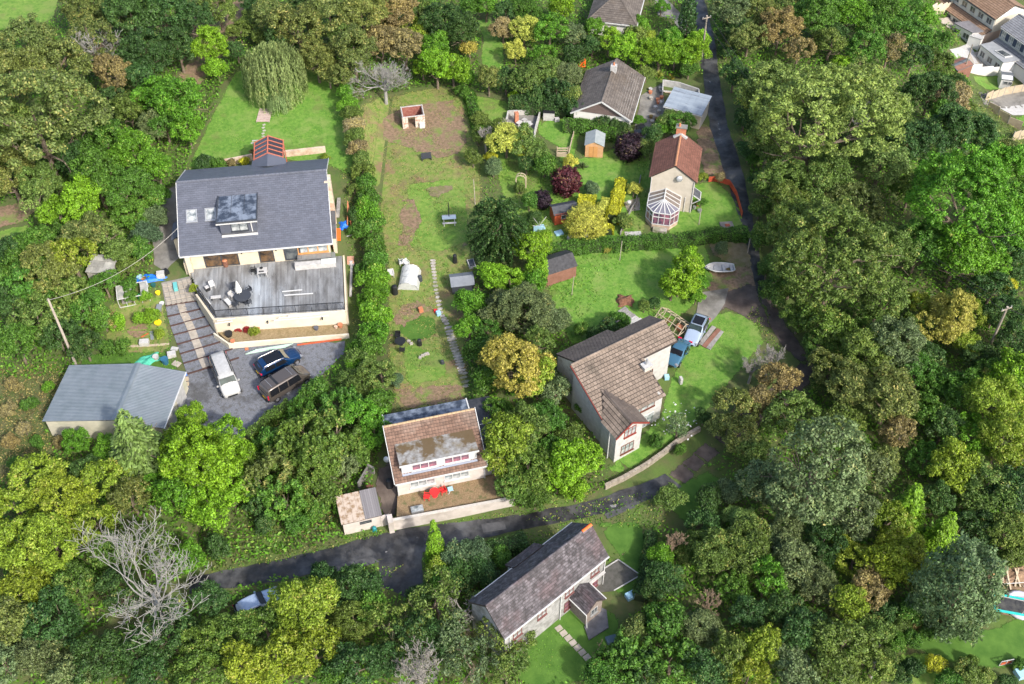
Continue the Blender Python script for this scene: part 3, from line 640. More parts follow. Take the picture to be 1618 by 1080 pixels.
# ================================================================ tan tiled house with the gabled wing
z4 = P(970,730).z; H4 = fr_px((907,574), (1047,507), 7.4, z4)
h4 = thing('tan_tiled_house', 'pale block house with a sweeping tan tiled roof and a red trimmed gabled wing', 'house', H4.o, H4.yaw)
mb = MB()
sl4 = (7.4-4.45)/6.5
def zr4(y): return 7.4+y*sl4
mb.add([(x, a, b_) for x in (.0, 7.0) for a, b_ in ((0, 7.3), (-6.1, zr4(-6.1)-.1), (-6.1, -1.2), (0, -1.2))], [(0, 1, 2, 3), (7, 6, 5, 4), (1, 0, 4, 5), (2, 1, 5, 6), (3, 2, 6, 7), (0, 3, 7, 4)])
mb.build('wall', BLOCKW, h4)
MB().add([(x, a, b_) for x in (7.01, 11.1) for a, b_ in ((0, 7.3), (-1.95, zr4(-1.95)-.1), (-1.95, -1.2), (0, -1.2))], [(0, 1, 2, 3), (7, 6, 5, 4), (1, 0, 4, 5), (2, 1, 5, 6), (3, 2, 6, 7), (0, 3, 7, 4)]).build('side_wall', BLOCKW, h4)
S4 = hypot(6.5, 2.95); k4 = S4/6.5
tiles(h4, (-.4, -6.5, 4.45), (1, 0, 0), (0, 6.5, 2.95), [(0, 0), (7.5, 0), (7.5, S4-2.45*k4), (11.9, S4-2.45*k4), (11.9, S4), (0, S4)], .375, .42, TAN, under=UNDER, stag=True, lift=.045, rg=.07, cg=.03)
# rear slopes
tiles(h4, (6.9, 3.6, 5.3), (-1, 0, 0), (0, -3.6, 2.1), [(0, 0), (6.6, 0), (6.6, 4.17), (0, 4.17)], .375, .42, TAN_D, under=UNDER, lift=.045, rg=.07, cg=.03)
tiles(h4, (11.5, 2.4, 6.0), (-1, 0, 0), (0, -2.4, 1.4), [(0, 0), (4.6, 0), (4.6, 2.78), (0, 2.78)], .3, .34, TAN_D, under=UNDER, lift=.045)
MB().prism([(.3, 0), (6.7, 0), (6.7, 3.3), (.3, 3.3)], -1.2, lambda x, y: 7.2-y*.58).build('rear_wall', GREYR, h4)
MB().prism([(6.71, 0), (11.1, 0), (11.1, 2.2), (6.71, 2.2)], -1.2, lambda x, y: 7.2-y*.58).build('rear_side_wall', GREYR, h4)
ridge(h4, (-.4, 0, 7.45), (11.5, 0, 7.45), .16, TAN)
# wing
mb = MB(); wx0, wx1, wxm = -.2, 3.0, 1.2
prof = [(wx0, -1.2), (wx1, -1.2), (wx1, 4.75), (wxm, 5.95), (wx0, 4.75)]
mb.add([(a, -8.0, b_) for a, b_ in prof]+[(a, -5.5, b_) for a, b_ in prof], [(0, 1, 2, 3, 4), (9, 8, 7, 6, 5)]+[((i+1) % 5, i, i+5, (i+1) % 5+5) for i in range(5)])
mb.build('wing', BLOCKW, h4)
SW = hypot(1.75, 1.3)
tiles(h4, (-.65, -8.5, 4.65), (0, 1, 0), (1.85, 0, 1.4), [(0, 0), (2.2, 0), (5.2, 2.32), (0, 2.32)], .375, .42, TAN, under=UNDER, lift=.045, rg=.07, cg=.03)
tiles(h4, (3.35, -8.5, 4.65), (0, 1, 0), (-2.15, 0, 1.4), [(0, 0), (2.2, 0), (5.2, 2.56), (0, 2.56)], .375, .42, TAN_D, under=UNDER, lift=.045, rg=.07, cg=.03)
ridge(h4, (1.2, -8.5, 6.08), (1.2, -3.9, 6.08), .14, TAN_D)
REDT = mat('red_trim', (.2, .04, .03), .5)
b = MB(); bar(b, (-.7, -8.55, 4.62), (1.2, -8.55, 6.05), .06, h=.2); bar(b, (1.2, -8.55, 6.05), (3.4, -8.55, 4.62), .06, h=.2); b.build('bargeboard', REDT, h4)
b = MB(); bar(b, (-.45, -6.5, 4.4), (-.45, 0, 7.3), .06, h=.16); b.build('bargeboard', REDT, h4)
WTR = mat('brown_window_frame', (.13, .05, .035), .5)
window(h4, (.75, -8.0, 3.35), (1, 0, 0), 1.45, 1.25, 3, 1, REDT, GLSW); window(h4, (.55, -8.0, .75), (1, 0, 0), 1.6, 1.35, 3, 1, WTR, GLSW)
window(h4, (3.4, -6.1, 3.25), (1, 0, 0), 2.6, .85, 3, 1, WTR, GLSW); window(h4, (3.4, -6.1, .3), (1, 0, 0), 2.7, 1.9, 3, 1, WHITE, GLSW, name='patio_door', sill=False)
window(h4, (8.0, -1.95, 2.2), (1, 0, 0), 1.0, .9, 2, 1, WTR, GLS)
MB().box(3.0, -6.9, -.2, 6.6, -6.12, .12).build('step', G_CONC, h4)
MB().cyl(-.45, -7.2, -1, 4.5, .06).build('downpipe', WHITE, h4)
ch = MB().box(6.3, -3.7, 5.2, 7.2, -3.0, 6.35).build('chimney', GREYR, h4)
MB().box(6.22, -3.78, 6.351, 7.28, -2.92, 6.42).build('chimney_cap', WPAINT, ch)
MB().cyl(6.75, -3.3, 6.43, 7.2, .12, .1).build('flue', STEELP, ch)
MB().box(6.35, -6.2, 4.72, 6.6, -3.75, 4.76).build('lead_strip', GREYR, h4).rotation_euler = (0, 0, 0)
bpy.data.objects.remove(bpy.data.objects[-1]) if False else None

# ================================================================ old slate house, bottom
z5 = P(955,945).z; H5 = fr_px((798,1006), (960,877), 5.0, z5)
h5 = thing('old_slate_house', 'long whitewashed stone house with purple-grey weathered slates and a small front porch', 'house', H5.o, H5.yaw)
mb = MB(); gable_walls(mb, .1, 12.2, .15, 4.6, 2.4, 4.9, 4.9, 7.0); mb.build('wall', STONEW, h5)
gable_roof(h5, .1, 12.2, .15, 4.6, 2.4, 4.95, 4.95, 7.15, .28, .24, OLDSL, UNDER, ov=.22, lift=.02)
ridge(h5, (-.1, 2.4, 7.2), (11.2, 2.4, 7.2), .13, OLDSL); ridge(h5, (11.25, 2.4, 7.2), (12.4, 2.4, 7.2), .15, ORANGE2, name='orange_ridge_tiles')
MB().prism([(5.2, 4.6), (8.4, 4.6), (8.4, 5.6), (5.2, 5.6)], -1, 4.1).build('rear_wall', WPAINT, h5)
tiles(h5, (8.6, 5.8, 4.05), (-1, 0, 0), (0, -3.4, 2.95), [(0, 0), (3.6, 0), (3.6, 1.7), (0, 1.7)], .28, .24, OLDSL, under=UNDER, lift=.02)
b = MB(); b.box(-.1, -.16, 4.68, 12.4, -.06, 4.8); b.build('gutter', WHITE, h5)
for x in (12.1, 8.55-1.9, .6):
    MB().cyl(x, .05, -.6, 4.7, .055, n=8).build('downpipe', WHITE, h5)
for x in (1.0, 3.9, 7.2, 10.4):
    for z in (3.05, .7):
        if x == 3.9 and z < 1: continue
        if 8 < x < 10: continue
        window(h5, (x, .15, z), (1, 0, 0), 1.05, 1.35, 2, 2, mat('dark_red_frame', (.14, .06, .055), .6), GLSP if z < 1 else GLSW, ft=.09)
MB().box(10.2, -.15, 2.35, 12.1, .1, 2.5).build('string_course', WPAINT, h5)
b = MB(); b.box(.6, 4.75, 4.7, 5.1, 4.83, 4.82).box(8.7, 4.75, 4.7, 12.4, 4.83, 4.82); b.build('rear_gutter', WHITE, h5)
# porch
PORST = mat('dark_stone', (.16, .13, .115), .9, (.25, .21, .18), 4, .03, bscale=6)
mb = MB().add([(a, y, b_) for y in (-1.9, .15) for a, b_ in ((8.0, -1), (10.0, -1), (10.0, 2.5), (9.0, 3.4), (8.0, 2.5))], [(0, 1, 2, 3, 4), (9, 8, 7, 6, 5)]+[((i+1) % 5, i, i+5, (i+1) % 5+5) for i in range(5)])
mb.build('porch', PORST, h5)
for s, x in ((1, 7.8), (-1, 10.2)):
    tiles(h5, (x, -2.1, 2.4), (0, 1, 0), (s*1.2, 0, 1.1), [(0, 0), (2.25, 0), (2.25, 1.63), (0, 1.63)], .28, .24, OLDSL, under=UNDER, lift=.02)
window(h5, (8.55, -1.9, 1.0), (1, 0, 0), .85, .9, 2, 1, STONEW, GLS)
b = MB(); b.tube([(7.75, .1, 2.35), (7.75, -2.15, 2.35), (7.9, -2.2, .1), (8.5, -2.4, 0)], .055, 6); b.build('downpipe', WHITE, h5)
b = MB(); bar(b, (10.28, -2.1, 2.36), (10.28, .1, 2.36), .09); b.build('gutter', WHITE, h5)
# terraces of the old house
pt = thing('stone_terrace', 'dark stone paved terrace with white edging at the gable end of the old slate house', 'patio', H5.o, H5.yaw)
def g5(x, y): w_ = H5.w(x, y); return terr(w_.x, w_.y)-z5
MB().prism([(10.9, -.1), (12.4, -1.1), (15.4, -1.6), (15.0, .9), (12.3, 1.2)], -.6, .16).build('paving', mat('dark_paving', (.055, .055, .045), .9, (.1, .095, .085), 2, .01), pt)
b = MB(); bar(b, (12.3, 1.25, .2), (15.05, .95, .2), .09); bar(b, (15.05, .95, .2), (15.45, -1.65, .2), .09); bar(b, (15.45, -1.65, .2), (12.4, -1.15, .2), .09); b.build('edging', WPAINT, pt)
MB().prism([(7.2, -3.2), (9.4, -3.5), (10.5, -2.1), (10.1, -1.0), (7.8, -2.0)], -.5, .12).build('lower_paving', mat('wet_paving', (.09, .09, .095), .5, (.14, .14, .15), 2), pt)
st = thing('stepping_path', 'line of square grey stepping slabs crossing the shaded grass below the stone house', 'path', P(885,995), 0)
for k in range(8):
    q = P(883+k*7.4, 993+k*7.6); b = MB().rbox(q.x-st.location.x, q.y-st.location.y, q.z-st.location.z, .62, .5, .1, radians(35)); b.build('paving_slab', PAV, st)

# ================================================================ red roofed cottage with conservatory
zc = P(1090,345).z; HCt = fr_px((1028,277), (1099,286), 5.0, zc)
hc = thing('red_roofed_cottage', 'cream gabled cottage with a red tiled roof and a white conservatory', 'house', HCt.o, HCt.yaw)
prof = [(0.1, -1.2), (5.4, -1.2), (5.4, 4.95), (2.8, 6.85), (.1, 4.95)]
MB().add([(a, 0, b_) for a, b_ in prof]+[(a, 6.7, b_) for a, b_ in prof], [(0, 1, 2, 3, 4), (9, 8, 7, 6, 5)]+[((i+1) % 5, i, i+5, (i+1) % 5+5) for i in range(5)]).build('wall', mat('cottage_render', (.42, .375, .305), .9, (.5, .45, .375), 1.2, c3=(.34, .3, .24)), hc)
tiles(hc, (-.15, -.1, 4.85), (0, 1, 0), (2.95, 0, 2.15), [(0, 0), (6.95, 0), (6.95, 3.65), (0, 3.65)], .26, .33, RED, under=UNDER, curve=.03, stag=False)
tiles(hc, (5.65, -.1, 4.85), (0, 1, 0), (-2.85, 0, 2.15), [(0, 0), (6.95, 0), (6.95, 3.57), (0, 3.57)], .26, .33, RED, under=UNDER, curve=.03, stag=False)
ridge(hc, (2.8, -.1, 7.03), (2.8, 6.85, 7.03), .14, mat('tan_ridge', (.36, .17, .09), .9))
c_ = MB().box(2.2, 6.2, 6.3, 3.4, 6.85, 7.9).build('chimney', BRICK, hc)
MB().box(2.1, 6.1, 7.91, 3.5, 6.95, 8.0).build('chimney_cap', G_CONC, c_); MB().cyl(2.55, 6.5, 8.0, 8.4, .16, .12).build('chimney_pot', TERRA, c_)
b = MB(); bar(b, (2.0, 6.1, 6.6), (2.8, 6.1, 7.1), .3); bar(b, (2.8, 6.1, 7.1), (3.6, 6.1, 6.6), .3); b.build('flashing', mat('grey_lead', (.4, .4, .4), .6), hc)
for x in (.16, 5.3, 4.5): MB().cyl(x, -.06, -.8, 4.8 if x != 4.5 else 2.4, .05, n=8).build('downpipe', WHITE, hc)
o = MB().dome(0, 0, 0, .4, .1, 12, 3).build('satellite_dish', STEELP, hc); o.location = (3.5, -.2, 5.2); o.rotation_euler = (radians(70), 0, radians(15))
b = MB(); bar(b, (5.4, -.1, 2.9), (6.3, -.1, 2.3), .09); bar(b, (5.4, 1.4, 2.9), (6.3, 1.4, 2.3), .09); bar(b, (6.3, -.1, 2.3), (6.3, 1.4, 2.3), .09); bar(b, (5.4, -.1, 1.6), (6.3, -.1, 2.3), .08); b.build('side_porch_frame', WHITE, hc)
MB().slab([(5.42, 0, 2.95), (6.25, 0, 2.4), (6.25, 1.35, 2.4), (5.42, 1.35, 2.95)], .05).build('side_porch_roof', FELT2, hc)
# conservatory
OC = [(.1, 0), (.1, -2.45), (1.0, -3.6), (3.1, -3.6), (4.0, -2.45), (4.0, 0)]
MB().prism(OC, -1, .55).build('conservatory_wall', PALEBR, hc)
cf = MB(); apx = (2.05, -2.1, 3.35); wl = (2.05, 0, 3.35)
for a in OC: bar(cf, (*a, .55), (*a, 2.35), .11)
for a, c in zip(OC, OC[1:]):
    for z in (.6, 1.75, 2.35): bar(cf, (*a, z), (*c, z), .1)
    n = max(1, round(hypot(a[0]-c[0], a[1]-c[1])/.75))
    for k in range(1, n): p = (a[0]+(c[0]-a[0])*k/n, a[1]+(c[1]-a[1])*k/n); bar(cf, (*p, .6), (*p, 2.3), .08)
bar(cf, wl, apx, .14)
rim = []
for k in range(4): rim.append((.1, -2.45*k/3.0-.0, 2.4))
rim = [(.1, -.05, 2.4), (.1, -.85, 2.4), (.1, -1.65, 2.4), (.1, -2.45, 2.4), (.55, -3.02, 2.4), (1.0, -3.6, 2.4), (1.7, -3.6, 2.4), (2.4, -3.6, 2.4), (3.1, -3.6, 2.4), (3.55, -3.02, 2.4), (4.0, -2.45, 2.4), (4.0, -1.65, 2.4), (4.0, -.85, 2.4), (4.0, -.05, 2.4)]
tops = [(2.05, -.05, 3.35), (2.05, -.75, 3.35), (2.05, -1.4, 3.35)]+[apx]*8+[(2.05, -1.4, 3.35), (2.05, -.75, 3.35), (2.05, -.05, 3.35)]
for a, c in zip(rim, tops): bar(cf, a, c, .09)
cfo = cf.build('conservatory_frame', WHITE, hc)
for i in range(13):
    pts = [rim[i], rim[i+1], tops[i+1], tops[i]] if tops[i] != tops[i+1] else [rim[i], rim[i+1], tops[i]]
    MB().slab([Vector(q)-Vector((0, 0, .02)) for q in pts], .03).build('roof_pane', CLEAR if i in (3,4,5,6,7,8,9) else mat('brown_polycarbonate', (.14, .115, .1), .25, (.2, .17, .15), 2), cfo)
for a, c in zip(OC, OC[1:]):
    MB().slab([(*a, .62), (*c, .62), (*c, 2.3), (*a, 2.3)], .03).build('pane', GLSP, cfo)
MB().box(1.2, -4.3, -.8, 2.9, -3.62, .25).build('step', STN, hc)
# ================================================================ bungalow at the top with a brown gable
zb = P(1000,205).z; HBt = fr_px((927,170), (1001,193), 2.5, zb); HB = Fr(HBt.o, HBt.yaw+radians(14.5))
hb = thing('brown_gabled_bungalow', 'white bungalow with a large grey-brown tiled roof and brown clad gable', 'house', HB.o, HB.yaw)
prof = [(-1.5, -1.2), (5.9, -1.2), (5.9, 2.45), (2.1, 4.6), (-1.5, 2.45)]
MB().add([(a, -.9, b_) for a, b_ in prof]+[(a, 8.6, b_) for a, b_ in prof], [(0, 1, 2, 3, 4), (9, 8, 7, 6, 5)]+[((i+1) % 5, i, i+5, (i+1) % 5+5) for i in range(5)]).build('wall', WHITE_R, hb)
for k in range(13):
    z = 2.5+k*.17; t = (z+.14-2.45)/2.15; xa, xb = -1.5+3.6*t+.05, 5.9-3.8*t-.05
    if xb > xa: MB().box(xa, -.96, z, xb, -.905, z+.15).build('cladding_board', BROWNCL, hb)
tiles(hb, (-1.85, -1.25, 2.25), (0, 1, 0), (3.95, 0, 2.38), [(0, 0), (10.2, 0), (10.2, 4.6), (0, 4.6)], .3, .34, GBR, under=UNDER, curve=.025, stag=False)
tiles(hb, (6.25, -1.25, 2.25), (0, 1, 0), (-4.15, 0, 2.38), [(0, 0), (10.6, 0), (10.6, 4.78), (0, 4.78)], .3, .34, GBR, under=UNDER, curve=.025, stag=False)
ridge(hb, (2.1, -1.25, 4.66), (2.1, 8.9, 4.66), .14, GBR)
b = MB(); bar(b, (-1.9, -1.3, 2.2), (2.1, -1.3, 4.62), .06, h=.2); bar(b, (2.1, -1.3, 4.62), (6.3, -1.3, 2.2), .06, h=.2); bar(b, (6.3, -1.25, 2.18), (6.3, 9.3, 2.18), .12); b.build('bargeboard', WHITE, hb)
c_ = MB().box(1.9, 6.0, 4.0, 2.7, 6.7, 5.4).build('chimney', WPAINT, hb); MB().cyl(2.3, 6.35, 5.4, 5.75, .14, .11).build('chimney_pot', TERRA, c_)
for yy in (.6, 3.6, 6.2): window(hb, (5.92, yy, .9), (0, 1, 0), 1.5, 1.1, 2, 1, WHITE, GLS)
window(hb, (3.6, -.92, .9), (1, 0, 0), 1.5, 1.1, 2, 1, WHITE, GLS)
# hipped bungalow at the top edge
zt = P(985,48).z; HT = fr_px((928,30), (997,38), 2.5, zt)
ht = thing('hipped_bungalow', 'bungalow with a hipped grey-brown roof cut by the top edge of the photo', 'house', HT.o, HT.yaw)
MB().box(.3, .3, -1.2, 6.9, 11, 2.5).build('wall', WHITE_R, ht)
ap = Vector((3.6, 3.9, 4.9)); e0, e1, e2, e3 = Vector((0, 0, 2.4)), Vector((7.2, 0, 2.4)), Vector((7.2, 11.4, 2.4)), Vector((0, 11.4, 2.4)); ap2 = Vector((3.6, 11.4, 4.9))
tiles(ht, e0, (1, 0, 0), (0, 3.9, 2.5), [(0, 0), (7.2, 0), (3.6, 4.63)], .3, .34, GBR, under=UNDER)
tiles(ht, e1, (0, 1, 0), (-3.6, 0, 2.5), [(0, 0), (11.4, 0), (11.4, 4.38), (3.9, 4.38)], .3, .34, GBR, under=UNDER)
tiles(ht, e0, (0, 1, 0), (3.6, 0, 2.5), [(0, 0), (11.4, 0), (11.4, 4.38), (3.9, 4.38)], .3, .34, GBR, under=UNDER)
for a, c in ((e0, ap), (e1, ap), (ap, ap2)): ridge(ht, a+Vector((0, 0, .05)), c+Vector((0, 0, .05)), .13, GBR)
b = MB(); bar(b, (-.05, -.08, 2.3), (7.25, -.08, 2.3), .12); bar(b, (7.28, -.05, 2.3), (7.28, 11.4, 2.3), .12); b.build('gutter', WHITE, ht)

# ================================================================ steel barn, lower left
HBn = Fr((0, 0, 0), 0); q = Z(68, 664, 2.6+P(100,690).z); zbn = P(100,690).z; HBn = Fr((q.x, q.y, zbn), radians(-5))
bn = thing('metal_barn', 'low cream barn with a shallow grey corrugated steel roof and round black wheel emblem', 'barn', HBn.o, HBn.yaw)
c0 = (0, 0, 2.6); cm = (*HBn.loc(178, 669, 3.5), 3.5); c1 = (*HBn.loc(268, 662, 2.8), 2.8); d0 = (*HBn.loc(122, 580, 2.7), 2.7); dm = (*HBn.loc(207, 579, 3.5), 3.5); d1 = (*HBn.loc(284, 594, 2.8), 2.8)
BW = c1[0]; BDp = (dm[1]+d0[1])/2
xr = cm[0]; BW = (c1[0]+d1[0])/2; BDp = 7.6
prof = [(.15, -1), (BW-.15, -1), (BW-.15, 2.65), (xr, 3.45), (.15, 2.5)]
MB().add([(a, .1, b_) for a, b_ in prof]+[(a, BDp-.1, b_) for a, b_ in prof], [(0, 1, 2, 3, 4), (9, 8, 7, 6, 5)]+[((i+1) % 5, i, i+5, (i+1) % 5+5) for i in range(5)]).build('wall', mat('cream_block', (.42, .4, .31), .85, (.5, .47, .36), 1.2, c3=(.3, .32, .22)), bn)
skew = .9
def corr(x0, z0, x1, z1, name):
    b = MB(); n = int(BDp/.19); 
    for i in range(n):
        ya = -.05+i*(BDp+.1)/n; yb = ya+(BDp+.1)/n
        b.add([(x0, ya, z0), (x1, ya, z1), (x1, (ya+yb)/2-.03, z1+.045), (x0, (ya+yb)/2-.03, z0+.045), (x0, (ya+yb)/2+.03, z0+.045), (x1, (ya+yb)/2+.03, z1+.045), (x1, yb, z1), (x0, yb, z0)], [(0, 1, 2, 3), (3, 2, 5, 4), (4, 5, 6, 7)])
    b.build(name, STEEL, bn)
    MB().slab([(x0, -.05, z0-.01), (x1, -.05, z1-.01), (x1, BDp+.05, z1-.01), (x0, BDp+.05, z0-.01)], .06).build('roof_underside', DGREY, bn)
corr(-.1, 2.52, xr, 3.55, 'roof'); corr(BW+.1, 2.7, xr+.002, 3.55, 'roof')
b = MB().slab([(xr-.3, -.08, 3.57), (xr, -.08, 3.66), (xr, BDp+.08, 3.66), (xr-.3, BDp+.08, 3.57)], .02).slab([(xr, -.08, 3.66), (xr+.3, -.08, 3.6), (xr+.3, BDp+.08, 3.6), (xr, BDp+.08, 3.66)], .02); b.build('ridge_cap', STEEL, bn)
b = MB(); bar(b, (BW+.12, -.05, 2.68), (BW+.12, BDp, 2.68), .12); b.build('gutter', WHITE, bn)
b = MB(); k = 20
ring = [(xr+.35+.42*cos(2*pi*i/k), .04, 1.9+.42*sin(2*pi*i/k)) for i in range(k+1)]; b.tube(ring, .035, 5, cap=False)
ring = [(xr+.35+.1*cos(2*pi*i/k), .04, 1.9+.1*sin(2*pi*i/k)) for i in range(k+1)]; b.tube(ring, .03, 5, cap=False)
for i in range(6): t = 2*pi*i/6; b.tube([(xr+.35+.1*cos(t), .04, 1.9+.1*sin(t)), (xr+.35+.42*cos(t+.3), .04, 1.9+.42*sin(t+.3))], .03, 5)
b.build('wheel_emblem', BLK, bn)
MB().box(BW-.12, 1.2, -.5, BW-.03, 3.2, 2.2).build('door', WPAINT, bn); MB().box(BW-.12, 4.2, -.5, BW-.03, 6.4, 2.2).build('door', WPAINT, bn)

# ================================================================ garage by the road
zg = P(1095,213).z; HGa = fr_px((1050,166), (1109,181), 2.5, zg)
ga = thing('roadside_garage', 'cream garage with a streaked pale blue sheet roof by the upper road', 'garage', HGa.o, HGa.yaw)
MB().box(.1, .1, -1, 5.0, 4.0, 2.4).build('wall', CREAM, ga)
tiles(ga, (-.1, -.15, 2.45), (1, 0, 0), (0, 4.4, .35), [(0, 0), (5.3, 0), (5.3, 4.4), (0, 4.4)], .9, 4.4, STEELW, under=DGREY, slabt=.08)
MB().box(5.0, .3, -.9, 5.06, 3.6, 2.1).build('garage_door', WPAINT, ga)
MB().box(-.1, -.25, 2.3, 5.3, -.16, 2.42).build('gutter', WHITE, ga)

# ================================================================ sheds
def shed(name, label, cat, a, c, zz, dep, he, hr, wm, rm, yaw=None, door=None, boards=True, along_x=True, wins=0, doorm=None, L=None):
    f = fr_px(a, c, 0, zz); L = L or hypot(*(Vector(Z(*a, zz))-Vector(Z(*c, zz)))[:2])
    if yaw is not None: f = Fr(f.o, yaw)
    t = thing(name, label, cat, f.o, f.yaw); mb = MB()
    if along_x:
        gable_walls(mb, 0, L, 0, dep, dep/2, he, he, hr, -.5); mb.build('wall', wm, t)
        for s in (0, 1):
            y0, dy = (-.12, dep/2+.12) if s == 0 else (dep+.12, -dep/2-.12)
            tiles(t, (-.12, y0, he-.04), (1, 0, 0), (0, dy, hr-he+.06), [(0, 0), (L+.24, 0), (L+.24, hypot(dy, hr-he+.06)), (0, hypot(dy, hr-he+.06))], L/3+.08, 3, rm, under=rm, slabt=.04, lift=.012, name='felt')
    else:
        prof = [(0, -.5), (L, -.5), (L, he), (L/2, hr), (0, he)]
        mb.add([(x_, 0, b_) for x_, b_ in prof]+[(x_, dep, b_) for x_, b_ in prof], [(0, 1, 2, 3, 4), (9, 8, 7, 6, 5)]+[((i+1) % 5, i, i+5, (i+1) % 5+5) for i in range(5)]); mb.build('wall', wm, t)
        for s in (0, 1):
            x0, dx = (-.14, L/2+.14) if s == 0 else (L+.14, -L/2-.14)
            tiles(t, (x0, -.15, he-.04), (0, 1, 0), (dx, 0, hr-he+.06), [(0, 0), (dep+.3, 0), (dep+.3, hypot(dx, hr-he+.06)), (0, hypot(dx, hr-he+.06))], (dep+.3)/3, 3, rm, under=rm, slabt=.04, lift=.012, name='felt')
    if boards:
        nb = int((he+.1)/.16)
        for k in range(nb):
            MB().box(.01, -.03, .0+k*.16, L-.01, -.002, k*.16+.145).build('board', wm, t)
    if door:
        MB().box(door[0], -.07, .05, door[1], -.034, door[2]).build('door', doorm or wm, t)
        MB().box((door[0]+door[1])/2-.012, -.09, .05, (door[0]+door[1])/2+.012, -.071, door[2]).build('door_gap', BLK, t)
    for k in range(wins):
        window(t, (L*.28+k*.7, -.03, he*.5), (1, 0, 0), .62, .6, 1, 1, WPAINT, GLS, sill=False, ft=.05)
    return t, f, L
shed('garden_shed', 'honey timber shed with a pale grey felt roof and double doors on the upper lawn', 'shed', (924,247), (952,249), P(938,248).z, 2.5, 1.95, 2.5, WOODT, mat('pale_green_grey_felt', (.22, .25, .25), .8, (.28, .31, .31), 2), door=(.5, 1.6, 1.7), doorm=WOODO, along_x=False)
shed('red_shed', 'bright red-brown shed with windows and a dark felt roof beside the yellow globe bush', 'shed', (876,356), (912,349), P(890,354).z, 1.9, 1.7, 2.2, WOODR, mat('blue_black_felt', (.035, .038, .045), .6, (.06, .065, .075), 2), wins=3)
shed('small_grey_shed', 'small dark grey shed with a lighter grey top left of the steps garden hedge', 'shed', (715,465), (749,461), P(730,461).z, 2.0, 1.3, 1.8, DGREY, mat('slate_grey_felt', (.14, .155, .18), .6, (.18, .195, .22), 1), boards=False)
shed('brown_shed', 'long brown timber shed with torn black felt roof on the large lawn', 'shed', (861,453), (902,440), P(880,447).z, 2.8, 1.9, 2.7, WOODB, mat('black_felt', (.018, .018, .02), .6, (.05, .05, .055), 3), L=4.0)
# old shed and frames to the left of the slate house
f = fr_px((143,446), (180,450), 0, P(160,450).z)
t = thing('old_greenhouse', 'tall dull grey glazed shed hemmed in by bushes left of the slate house', 'shed', f.o, f.yaw)
MB().box(0, 0, -.5, 2.9, 2.3, 1.7).build('wall', mat('dull_pale_panel', (.3, .3, .28), .7, (.4, .38, .33), 1.4), t)
tiles(t, (-.1, -.1, 1.72), (1, 0, 0), (0, 2.5, .6), [(0, 0), (3.1, 0), (3.1, 2.57), (0, 2.57)], .75, .85, mat('dirty_glazing', (.22, .22, .21), .4, (.33, .33, .31), 1.5, island=.25), under=WOODG, slabt=.06)
MB().prism([(0, 2.3), (2.9, 2.3), (2.9, 2.31), (0, 2.31)], 1.7, 2.3).build('back_wall', WOODG, t)
f = fr_px((190,486), (238,477), 0, P(213,482).z)
t = thing('garden_greenhouse', 'low white framed glasshouse with garden clutter inside beside the vegetable patch', 'greenhouse', f.o, f.yaw)
b = MB(); Lg = 3.4
for x in [0, Lg/4, Lg/2, Lg*.75, Lg]:
    bar(b, (x, 0, 0), (x, 0, 1.3), .05); bar(b, (x, 1.9, 0), (x, 1.9, 1.6), .05); 
for y, z in ((0, 0.03), (0, 1.3), (1.9, 1.6), (1.9, .03)): bar(b, (0, y, z), (Lg, y, z), .07)
for x in (0, Lg): bar(b, (x, 0, 1.3), (x, 1.9, 1.6), .07); bar(b, (x, 0, .03), (x, 1.9, .03), .05)
fo = b.build('frame', WHITE, t)
GLT = mat('dusty_pane', (.2, .21, .2), .2, (.35, .34, .31), 2)
for k in range(4):
    if k != 2: MB().slab([(k*Lg/4+.05, .03, 1.31), ((k+1)*Lg/4-.05, .03, 1.31), ((k+1)*Lg/4-.05, 1.87, 1.61), (k*Lg/4+.05, 1.87, 1.61)], .01).build('pane', GLT, fo)
b = MB().box(.3, .4, 0, 1.4, 1.5, .5); b.build('staging', WOODG, t); MB().cyl(2.4, .6, 0, .8, .3).build('barrel', mat('green_plastic', (.02, .3, .15), .5), t)
# white storage box and ruined brick store
f = fr_px((858,190), (877,191), 0, P(868,191).z)
t = thing('storage_box', 'white metal storage box with a black lid behind the small upper lawn', 'storage box', f.o, f.yaw)
MB().box(0, 0, -.1, 1.5, .9, 1.2).build('body', WPAINT, t, bevel=.03); MB().box(-.04, -.04, 1.201, 1.54, .94, 1.3).build('lid', BLK, t, bevel=.02)
f = fr_px((637,204), (674,200), 0, P(655,203).z)
t = thing('ruined_store', 'small roofless whitewashed brick ruin in the long garden', 'ruin', f.o, f.yaw)
RUW = mat('flaking_whitewash', (.5, .46, .4), .9, (.35, .18, .12), 3, .02, thr=(.45, .6)); RUR = mat('red_inside_wall', (.19, .05, .04), .85, (.28, .13, .1), 3)
Lr = 3.0
def rblk(x0, x1, y, top, m, name='front_wall'):
    MB().box(x0, y, -.3, x1, y+.2, top).build(name, m, t)
rblk(0, .75, 0, 1.75, RUW, 'wall_panel'); rblk(1.7, 2.1, 0, 1.7, RUW, 'wall_panel'); rblk(2.1, 3.0, 0, 1.8, RUW, 'wall_panel')
MB().box(0, .2, -.3, .2, 2.6, 1.7).build('side_wall', RUW, t); MB().box(2.8, .2, -.3, 3.0, 2.6, 1.75).build('side_wall', RUW, t); MB().box(.2, 2.4, -.3, 2.8, 2.6, 1.7).build('back_wall', RUR, t)
MB().box(.21, .22, -.2, .26, 2.38, 1.69).build('inner_wall', RUR, t)
